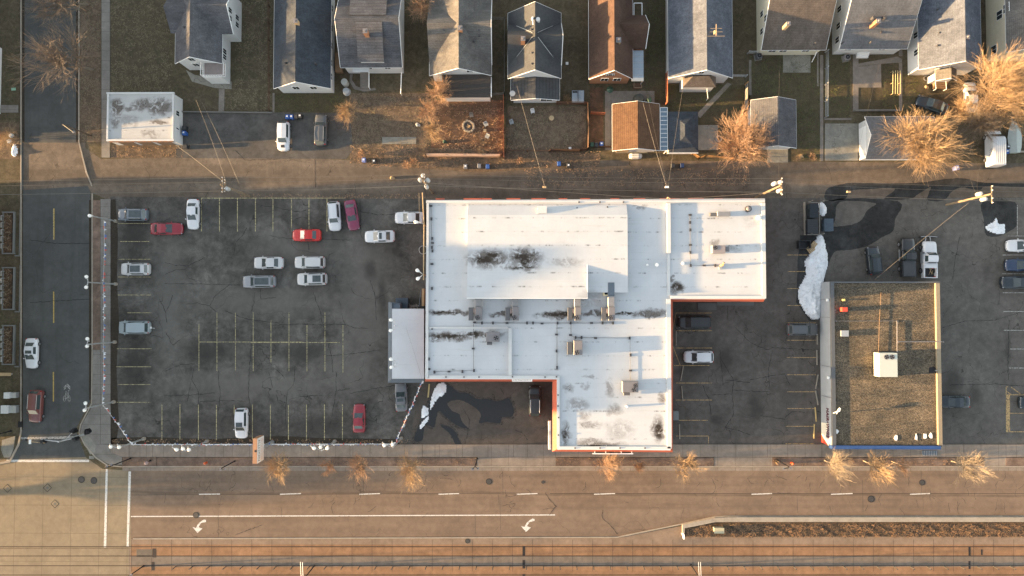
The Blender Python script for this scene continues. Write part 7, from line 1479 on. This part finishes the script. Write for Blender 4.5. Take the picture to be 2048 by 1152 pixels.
for p in q: c = W(*p); t.part('post', MB().tube([(c.x, c.y, 0), (c.x, c.y, 1.65)], .07, 6), m_pf, world=True)
g = MB(); X0, Y0, X1, Y1 = WR(1608, 404, 1614, 470, .1); single('pen_kerb', MB().box(X0, Y0, 0, X0+.25, Y1, .15), m_curb, 'long dark kerb strip left of the railed pen', 'kerb', None, W(1608, 437))
def pallet(label, px, py, rz, mt=m_pale, z=0.0, s_=1.0):
    c = W(px, py); t = Thing('pallet', label, 'pallet', (c.x, c.y, z), rz, 'pallets'); g = MB()
    for k in range(6): g.box(-.6*s_+k*.21*s_, -.5*s_, .10, -.6*s_+k*.21*s_+.15*s_, .5*s_, .13)
    t.part('deck', g, mt); g = MB()
    for y in (-.45, 0, .4): g.box(-.6*s_, y*s_, 0, .6*s_, y*s_+.08, .098)
    t.part('stringer', g, mt)
pallet('upper of two pallets leaning by the long snow heap', 1625, 490, .9, z=.45, s_=.7); pallet('lower yellowish pallet by the long snow heap', 1620, 498, .6, z=.3)
t = Thing('junk_pile', 'pile of grey rags and boards behind the annex', 'junk pile', W(826, 613)); g = MB()
for k in range(14): c = W(R.uniform(818, 837), R.uniform(609, 616)); g.cbox((c.x, c.y, R.uniform(.1, .6)), (R.uniform(.2, .6), R.uniform(.08, .3), R.uniform(.05, .2)), R.uniform(0, 3))
t.part('boards', g, plain('rag grey', (0.32, 0.28, 0.25), .9, 0, .4, 4), world=True)
g = MB(); a, b_ = W(842, 580, 2.2), W(838, 614, 2.2); g.tube([a, b_], .05, 5); single('lean_pole', g, m_slate, 'thin slate pole leaning beside the wooden screen', 'pole', None, W(840, 597))
g = MB(); g.slab([W(857, 768, .15), W(860, 768, .15), W(857.5, 795, .15), W(854.5, 795, .15)], .14); single('timber_beam', g, plain('yellow timber', (0.42, 0.33, 0.16), .9), 'yellowish timber beam lying near the hook-shaped snow', 'beam', None, W(857, 781))
# wheel stops
ws = None
for i, (x0, y0, x1, y1) in enumerate(((1352, 662, 1352, 691), (1366.5, 732, 1361, 762), (1363, 772, 1365.5, 802), (1358.5, 848, 1359.5, 878), (1634.5, 668, 1634.5, 689), (1633.5, 700, 1634, 730), (1636, 749, 1631, 778), (1631, 781, 1636, 810), (1630, 814, 1632.5, 843), (1628.5, 848, 1627.5, 877))):
    a, b_ = W(x0, y0), W(x1, y1); c = (a+b_)/2; an_ = math.atan2(b_.y-a.y, b_.x-a.x); L = (b_-a).length
    lb2 = ['pale wheel stop two stalls below the black van', 'tilted wheel stop below the white hatchback', 'wheel stop just below the tilted one by the store east wall', 'southernmost wheel stop by the store east wall', 'short wheel stop below the dark grey suv', 'second wheel stop down the shop west wall', 'upper of two wheel stops meeting in a V', 'lower of two wheel stops meeting in a V', 'yellowish wheel stop below the V pair', 'southernmost yellow-lit wheel stop by the shop wall'][i]
    t = Thing('wheel_stop', lb2, 'wheel stop', (c.x, c.y, .015), an_, 'concrete wheel stops'); g = MB(); h = L/2
    g.add([(-h,-.09,0),(h,-.09,0),(h,.09,0),(-h,.09,0),(-h+.05,-.06,.13),(h-.05,-.06,.13),(h-.05,.06,.13),(-h+.05,.06,.13)], [(4,5,6,7),(0,1,5,4),(1,2,6,5),(2,3,7,6),(3,0,4,7)]); t.part('bar', g, plain('wheel stop concrete', (0.26, 0.23, 0.19), .9) if i < 8 else plain('sunlit wheel stop concrete', (0.42, 0.31, 0.14), .9)); g = MB(); g.cyl(-h*.7, 0, .03, .13, .145, 6); g.cyl(h*.7, 0, .03, .13, .145, 6); t.part('pin', g, m_block)  # yellow copy of the concrete paints sunlight on the last two stops
# ramp by the east wing south wall, grates, power box
X0, Y0, X1, Y1 = WR(1396, 606, 1433, 620, .12); single('concrete_step', MB().box(X0, Y0, 0, X1, Y1, .12), plain('grey step', (0.11, 0.11, 0.105), .9), 'low grey concrete step below the east wing', 'step', None, W(1414, 613)); X0, Y0, X1, Y1 = WR(1434, 603, 1508, 611, .1); single('concrete_walk', MB().box(X0, Y0, 0, X1, Y1, .1), plain('grey step', ()), 'long grey door pad along the east wing south wall', 'pad', None, W(1470, 607))
X0, Y0, X1, Y1 = WR(1347, 823, 1357, 840, 1.0); t = Thing('power_box', 'grey steel power box against the store east wall', 'power box', ((X0+X1)/2, (Y0+Y1)/2, 0)); t.part('cabinet', MB().box(X0, Y0, 0, X1, Y1, .95), plain('power box grey', (0.17, 0.18, 0.18), .6), world=True); t.part('lid', MB().box(X0-.03, Y0-.03, .95, X1+.03, Y1+.03, 1.0), plain('power box grey', ()), world=True)
X0, Y0, X1, Y1 = WR(1844, 901, 1874, 911, .1); t = Thing('ramp_grate', 'ribbed grey metal ramp on the sidewalk under the blue fascia', 'ramp', ((X0+X1)/2, (Y0+Y1)/2, .12)); t.part('plate', MB().box(X0, Y0, .121, X1, Y1, .17), m_slate, world=True); g = MB()
for k in range(9): g.box(X0+(X1-X0)*(k+.3)/9, Y0+.02, .171, X0+(X1-X0)*(k+.5)/9, Y1-.02, .2)
t.part('rib', g, m_steel, world=True)
# west side planters, benches
for i, (y0, y1) in enumerate(((423, 508), (534, 620), (650, 730))):
    t = Thing('planter', ['northern concrete planter bed by the west building', 'middle concrete planter bed by the west building', 'southern concrete planter bed by the west building'][i], 'planter', W(15, (y0+y1)/2), 0, 'planter beds by the west building'); z = .4
    g = MB(); 
    for r_ in ((3, y0, 28, y0+2.5), (3, y1-2.5, 28, y1), (3, y0+2.5, 6, y1-2.5), (24.5, y0+2.5, 28, y1-2.5)): X0, Y0, X1, Y1 = WR(*r_, z); g.box(X0, Y0, 0, X1, Y1, z)
    t.part('curb', g, plain('planter stone', (0.16, 0.16, 0.15), .9), world=True); X0, Y0, X1, Y1 = WR(6, y0+2.5, 24.5, y1-2.5, .2); t.part('soil', MB().box(X0, Y0, 0, X1, Y1, .2), m_mulch, world=True)
    g = MB()
    for k in range(70): c = W(R.uniform(8, 23), R.uniform(y0+5, y1-5), .2); a = R.uniform(0, 6.28); g.tube([(c.x, c.y, .2), (c.x+math.cos(a)*.35, c.y+math.sin(a)*.35, R.uniform(.3, .8))], .018, 3, False)
    t.part('plants', g, b_pale, world=True)['kind'] = 'stuff'
    g = MB(); X0, Y0, X1, Y1 = WR(37.5, y0-4, 39.3, y1+2, .3); g.box(X0, Y0, 0, X1, Y1, .3); X0b, Y0b, X1b, Y1b = WR(29, y1, 39.3, y1+2, .3); g.box(X0b, Y0b-.2, 0, X0-.01, Y0b, .3); t.part('low_wall', g, plain('planter stone', ()), world=True)
    g = MB()
    for k in range(5): a = W(2, y0+8+k*14, .9); g.tube([a, W(2, y0+18+k*14, .9)], .05, 4); g.tube([(a.x, a.y, 0), a], .04, 4)
    t.part('rail', g, m_steel, world=True)
X0, Y0, X1, Y1 = WR(-2, 745.5, 21, 752, .6); t = Thing('bench', 'tan slab bench at the left edge below the planters', 'bench', ((X0+X1)/2, (Y0+Y1)/2, .1)); t.part('seat', MB().box(X0, Y0, .5, X1, Y1, .6), m_pale, world=True); g = MB(); g.box(X0+.1, Y0+.1, .05, X0+.3, Y1-.1, .5); g.box(X1-.3, Y0+.1, .05, X1-.1, Y1-.1, .5); t.part('leg', g, m_curb, world=True)
for i, (x0, y0, x1, y1) in enumerate(((8, 785, 30, 797), (2, 811, 30, 827))):
    X0, Y0, X1, Y1 = WR(x0, y0, x1, y1, .9); t = Thing('bus_shelter_box', ['small white-topped box by the west sidewalk', 'larger white-topped box by the west sidewalk'][i], 'box', ((X0+X1)/2, (Y0+Y1)/2, 0), 0, 'white-topped boxes'); m = X0+(X1-X0)*.48; t.part('top', MB().box(X0, Y0, .5, m, Y1, 1.0), m_ww, world=True); t.part('body', MB().box(m+.004, Y0+.05, .0, X1, Y1-.05, .7), m_steel, world=True); t.e.name = 'street_box'
X0, Y0, X1, Y1 = WR(36, 843, 44, 854.5, .12); single('storm_grate', MB().box(X0, Y0, .0, X1, Y1, .14), m_blackm, 'square black storm grate by the west kerb', 'storm grate', None, W(40, 849))
single('newspaper', MB().box(*WR(178, 912, 188, 918, .14)[:2], .12, *WR(178, 912, 188, 918, .14)[2:], .135), m_apron, 'pale square pad by the corner kerb', 'pad', None, W(183, 915)).name = 'kerb_pad'
# ================================================================== fences
def fence(label, pts, h, mat, pmat=None, th=.05, step=2.4, panel=True, grp=None, name='fence'):
    P = [W(x, y) for x, y in pts]; t = Thing(name, label, 'fence', P[0], 0, grp); g = MB()
    for a, b_ in zip(P, P[1:]):
        d = (b_-a); L = d.length; an_ = math.atan2(d.y, d.x); c = (a+b_)/2
        if panel: g.cbox((c.x, c.y, h/2+.03), (L, th, h), an_)
        else:
            for z in (h*.35, h*.7, h): g.tube([(a.x, a.y, z), (b_.x, b_.y, z)], .03, 4)
    t.part('panel' if panel else 'rail', g, mat, world=True)
    for a, b_ in zip(P, P[1:]):
        n = max(1, int((b_-a).length/step))
        for k in range(n+1): q = a.lerp(b_, k/n); t.part('post', MB().box(q.x-.06, q.y-.06, 0, q.x+.06, q.y+.06, h+.08), pmat or mat, world=True)
m_fr = plain('red boards and sunlit wood', (0.30, 0.10, 0.05), .85, 0, .25, 3); m_fd = plain('dark brown boards', (0.10, 0.055, 0.035), .85, 0, .25, 3); m_fg = plain('grey boards', (0.17, 0.16, 0.145), .9, 0, .2, 2)
fence('red-lit wooden fence on the east side of the leaf yard', [(1007, 196), (1008, 318)], 1.5, m_fr); fence('pale-topped low board fence along the south of the leaf yard', [(855, 311.5), (1000, 313)], .9, plain('pinkish pale boards', (0.42, 0.28, 0.20), .85, 0, .2, 2), th=.35)  # red of the leaf yard's east fence paints in the sunlight on it
fence('grey wire fence beside the passage east of the gold-sloped house', [(984, 41), (1009, 41), (1009, 190), (983, 192)], 1.2, m_fg, panel=False); fence('dark brown fence around the stump yard', [(1113, 209), (1174, 209), (1176, 255), (1175, 300), (1160, 303), (1100, 303)], 1.5, m_fd)
fence('dark red fence left of the antenna house', [(1331, 150), (1331, 210)], 1.6, m_fr); fence('dark wire fence on the south of the stump yard', [(1012, 303), (1098, 304)], 1.1, m_fd, panel=False); fence('short red-brown fence by the three bins', [(1181, 228), (1208, 230)], 1.3, m_fr); fence('low brown fence behind the three bins', [(1176, 295), (1222, 295)], 1.0, m_fd)
fence('yellow-lit wooden fence stub left of the orange-pink tree', [(1490, 170), (1489, 222)], 1.4, m_fg, plain('orange timber', (0.5, 0.26, 0.09), .8)); fence('yellow timber railing along the alley below the orange-pink tree', [(1383, 308), (1396, 318), (1408, 314), (1462, 319)], 1.2, plain('orange timber', ()), panel=False)
fence('thin wire fence west of the grey gabled garage', [(1650, 105), (1649, 236)], 1.2, m_steel, panel=False); fence('wire fence behind the cream house', [(1494, 108), (1520, 108)], 1.2, m_steel, panel=False); fence('wire fence closing the lawn behind the antenna house', [(1455, 154), (1490, 155)], 1.1, m_steel, panel=False)
fence('long dark fence along the left side of the driveway yard', [(540, -20), (541, 222)], 1.0, m_fd, panel=False); fence('low dark curb fence north of the driveway', [(352, 224), (545, 226)], .35, m_fg, th=.12); fence('dark low wall south of the back lawn', [(1706, 222), (1800, 222)], .5, m_fg, th=.2); fence('low kerb wall at the right edge below the covered boat', [(2020, 304), (2080, 304)], .4, m_curb, th=.2)
# yard objects
c = W(937, 253); t = Thing('fire_pit', 'round stone fire pit ring with ash in the leaf yard', 'fire pit', c); g = MB()
for k in range(14): a = 2*math.pi*k/14; r_ = .82+R.uniform(-.06, .06); g.cbox((c.x+r_*math.cos(a), c.y+r_*math.sin(a), .12), (.3, .3+R.uniform(0, .08), .24), a, .04)
t.part('stones', g, plain('pit stone', (0.28, 0.24, 0.19), .9, 0, .3, 2), world=True); g = MB(); g.cyl(c.x, c.y, .62, .01, .06, 16); t.part('ash', g, plain('ash', (0.08, 0.075, 0.07), 1, 0, .5, 8), world=True); g = MB()
for k in range(7): a = R.uniform(0, 6.28); g.tube([(c.x-.3*math.cos(a), c.y-.3*math.sin(a), .08), (c.x+.3*math.cos(a), c.y+.3*math.sin(a), .18)], .04, 5)
t.part('logs', g, m_pale, world=True)
def chair(label, px, py, rz, mt):
    c = W(px, py); t = Thing('yard_chair', label, 'chair', c, rz, 'yard chairs'); t.part('seat', MB().box(-.28, -.28, .38, .28, .28, .43), mt); t.part('backrest', MB().box(-.28, .26, .43, .28, .32, .9), mt)
    for x in (-.25, .25):
        for y in (-.25, .25): t.part('leg', MB().box(x-.025, y-.025, 0, x+.025, y+.025, .38), mt)
        t.part('armrest', MB().box(x-.04, -.28, .6, x+.04, .28, .64), mt)
m_ch = plain('grey chair', (0.33, 0.35, 0.36), .6)
chair('reclined pale chair above the fire pit', 943, 232, .2, m_path); chair('round grey chair right of the fire pit, upper', 972, 250, .5, m_ch); chair('round grey chair right of the fire pit, lower', 975, 274, -.5, m_ch); chair('grey chair in the stump yard near its west end', 1023, 246, .4, m_ch); chair('white chair in the stump yard above the stump', 1065, 224, .2, m_ww)
c = W(970, 262); t = Thing('side_table', 'small orange box table between the two grey chairs', 'table', c); t.part('table_top', MB().box(c.x-.22, c.y-.22, .3, c.x+.22, c.y+.22, .35), m_pale, world=True); t.part('leg', MB().box(c.x-.15, c.y-.15, 0, c.x+.15, c.y+.15, .3), m_pale, world=True)
c = W(1103, 237); t = Thing('tree_stump', 'flat sawn tree stump in the fenced yard', 'stump', c); t.part('stump', MB().cyl(c.x, c.y, .45, 0, .3, 16, .40), m_pole, world=True); t.part('cut_face', MB().cyl(c.x, c.y, .38, .3, .31, 16), plain('cut wood', (0.42, 0.31, 0.18), .8), world=True)
X0, Y0, X1, Y1 = WR(1144, 181, 1168, 204, 1.6); t = Thing('small_shed', 'small slatted blue-grey lean-to shed beside the yellow bush', 'shed', ((X0+X1)/2, (Y0+Y1)/2, 0)); t.part('wall', MB().box(X0+.1, Y0+.1, 0, X1-.1, Y1-.1, 1.4), m_fd, world=True); t.part('roof', MB().slab([(X0, Y0, 1.5), (X1, Y0, 1.5), (X1, Y1, 1.65), (X0, Y1, 1.65)], .08), plain('grey blue panel', (0.20, 0.23, 0.26), .5), world=True); g = MB(); g.box((X0+X1)/2-.03, Y0, 1.6, (X0+X1)/2+.03, Y1, 1.72); g.box(X0+.1, Y1-.35, 1.6, (X0+X1)/2-.1, Y1-.1, 1.7); t.part('vent_slot', g, m_dark, world=True)
for x, y, lb2 in ((1134, 127, 'small white square pad beside the charcoal-roofed house'), (1140, 297, 'white scrap at the south fence of the stump yard')):
    c = W(x, y); single('white_pad', MB().cbox((c.x, c.y, .08), (.4, .4, .15), 0, .02), m_trim, lb2, 'pad', None, c)
for x, y, lb2 in ((1690, 118, 'pale air conditioner behind the light-grey-roofed house'), (1515, 115, 'dark air conditioner behind the cream house')):
    c = W(x, y); t = Thing('air_conditioner', lb2, 'air conditioner', c, .2, 'ground air conditioners'); t.part('pad', MB().box(-.55, -.5, .05, .55, .5, .1), m_apron); t.part('cabinet', MB().cbox((0, 0, .5), (.8, .8, .8), 0, .05), m_grey if x > 1600 else m_grey2); g = MB(); g.ring(0, 0, .12, .32, .915, 16); t.part('fan_grille', g, m_blackm)
def torus(g, c, r0, r1, z, n=18, m=8):
    vs = []; 
    for i in range(n):
        a = 2*math.pi*i/n
        for j in range(m): b2 = 2*math.pi*j/m; rr = r0+r1*math.cos(b2); vs.append((c.x+rr*math.cos(a), c.y+rr*math.sin(a), z+r1*math.sin(b2)))
    return g.add(vs, [(i*m+j, ((i+1) % n)*m+j, ((i+1) % n)*m+(j+1) % m, i*m+(j+1) % m) for i in range(n) for j in range(m)])
single('stone_ring', torus(MB(), W(1437, 278), .42, .12, .12), plain('pale ring stone', (0.32, 0.30, 0.28), .9), 'pale round ring planter left of the orange-pink tree', 'ring', None, W(1437, 278), True)
single('garden_ring', torus(MB(), W(1852, 157), .35, .06, .08), plain('pale ring stone', ()), 'small pale hoop on the soil behind the blue-roofed house', 'ring', None, W(1852, 157), True)
c = W(847, 501, .3); g = MB(); torus(g, W(846.5, 500), .62, .05, .1); single('hose_ring', g, m_steel, 'faint grey hoop on the asphalt at the store west wall', 'hoop', None, c)
t = Thing('water_tank', 'stack of two pale round tubs above the orange shrub tree', 'tub', W(692, 176)); c = W(692, 168); t.part('tub', MB().cyl(c.x, c.y, .5, 0, 1.1, 16), plain('pale tub', (0.40, 0.40, 0.36), .7), world=True); c = W(694, 184); t.part('lower_tub', MB().cyl(c.x, c.y, .62, 0, .6, 16, .5), m_ch, world=True)
c = W(1218, 184); t = Thing('patio_umbrella', 'dark green folded patio umbrella on the brick house patio', 'umbrella', c); t.part('canopy', MB().cyl(c.x, c.y, .55, 1.2, 1.6, 8, .05), m_gg, world=True); t.part('pole', MB().tube([(c.x, c.y, 0), (c.x, c.y, 1.7)], .04, 6), m_blackm, world=True)
c = W(1277, 199); t = Thing('covered_table', 'dark covered patio table behind the brick house', 'table', c); g = MB(); g.cyl(c.x, c.y, .9, .1, .75, 9, .7); t.part('cover', g, plain('dark cover', (0.06, 0.065, 0.06), .8), world=True); g = MB(); g.tube([(c.x, c.y, .7), (c.x, c.y, .95)], .05, 6); t.part('knob', g, m_blackm, world=True)
t = Thing('side_deck', 'small dark framed deck below the translucent carport', 'deck', W(1275, 171)); X0, Y0, X1, Y1 = WR(1267, 165, 1282, 177, .6); t.part('deck', MB().box(X0, Y0, .3, X1, Y1, .4), m_fd, world=True); g = MB()
for q in ((X0, Y0, X1, Y0), (X1, Y0, X1, Y1), (X0, Y0, X0, Y1)): g.tube([(q[0], q[1], 1.1), (q[2], q[3], 1.1)], .05, 4)
t.part('railing', g, m_pole, world=True)
t = Thing('climbing_rails', 'set of long yellow parallel rails standing on the back lawn', 'rails', W(1794, 165)); g = MB()
for x in (1786, 1791, 1795.5, 1801): g.tube([W(x, 141, .7), W(x-.5, 188, .7)], .05, 5)
t.part('rail', g, plain('yellow rail', (0.46, 0.38, 0.20), .6), world=True); g = MB()
for x in (1786, 1801):
    for y in (142, 165, 187): c = W(x, y, .7); g.tube([(c.x, c.y, 0), (c.x, c.y, .7)], .04, 5)
t.part('leg', g, m_pale, world=True)
for x, y, m_, lb2 in ((1850, 175, m_pale, 'rusty pot cluster behind the blue-roofed house'), (889, 284, m_gg, 'small green tub among dry brush in the leaf yard'), (835, 250, m_ch, 'grey scrap heap left of the golden shrubs'), (740, 131, m_ww, 'white litter bag behind the dormer house'), (784, 356, m_pale, 'small orange-lit lump standing in the alley'), (1600, 313, m_pale, 'orange brush knot east of the apron')):
    c = W(x, y); g = MB(); g.ball((c.x, c.y, .22), .28, 9, 6, .8, .25); g.ball((c.x+.3, c.y-.1, .15), .18, 8, 5, .8, .25); single('yard_clutter', g, m_, lb2, 'clutter', None, c)
c = W(102/1.0*0+27.5, 178.5); single('yard_sign', MB().cbox((c.x, c.y, .05), (.65, .4, .06), .05), plain('pale green sign', (0.25, 0.42, 0.30), .6), 'pale green flat board lying on the western verge', 'board', None, c)
for x, y, lb2 in ((25, 272, 'upper white carton tilted above the kerb snow heap'), (21, 283, 'lower white carton touching the kerb snow heap')):
    c = W(x, y); single('carton', MB().cbox((c.x, c.y, .25), (.5, .42, .5), .6, .02), m_ww, lb2, 'carton', 'cartons', c)
# hitch behind minivan
c = W(304, 655); t = Thing('tow_rack', 'silver hitch rack behind the pale minivan', 'hitch rack', (c.x, c.y, 0)); g = MB(); g.tube([(c.x-.5, c.y, .5), (c.x+.7, c.y-.1, .55)], .05, 5); g.tube([(c.x+.1, c.y-.5, .6), (c.x+.1, c.y+.5, .6)], .04, 5); t.part('bar', g, m_steel, world=True); t.part('clamp', MB().cbox((c.x+.15, c.y, .65), (.25, .3, .2)), m_trim, world=True)
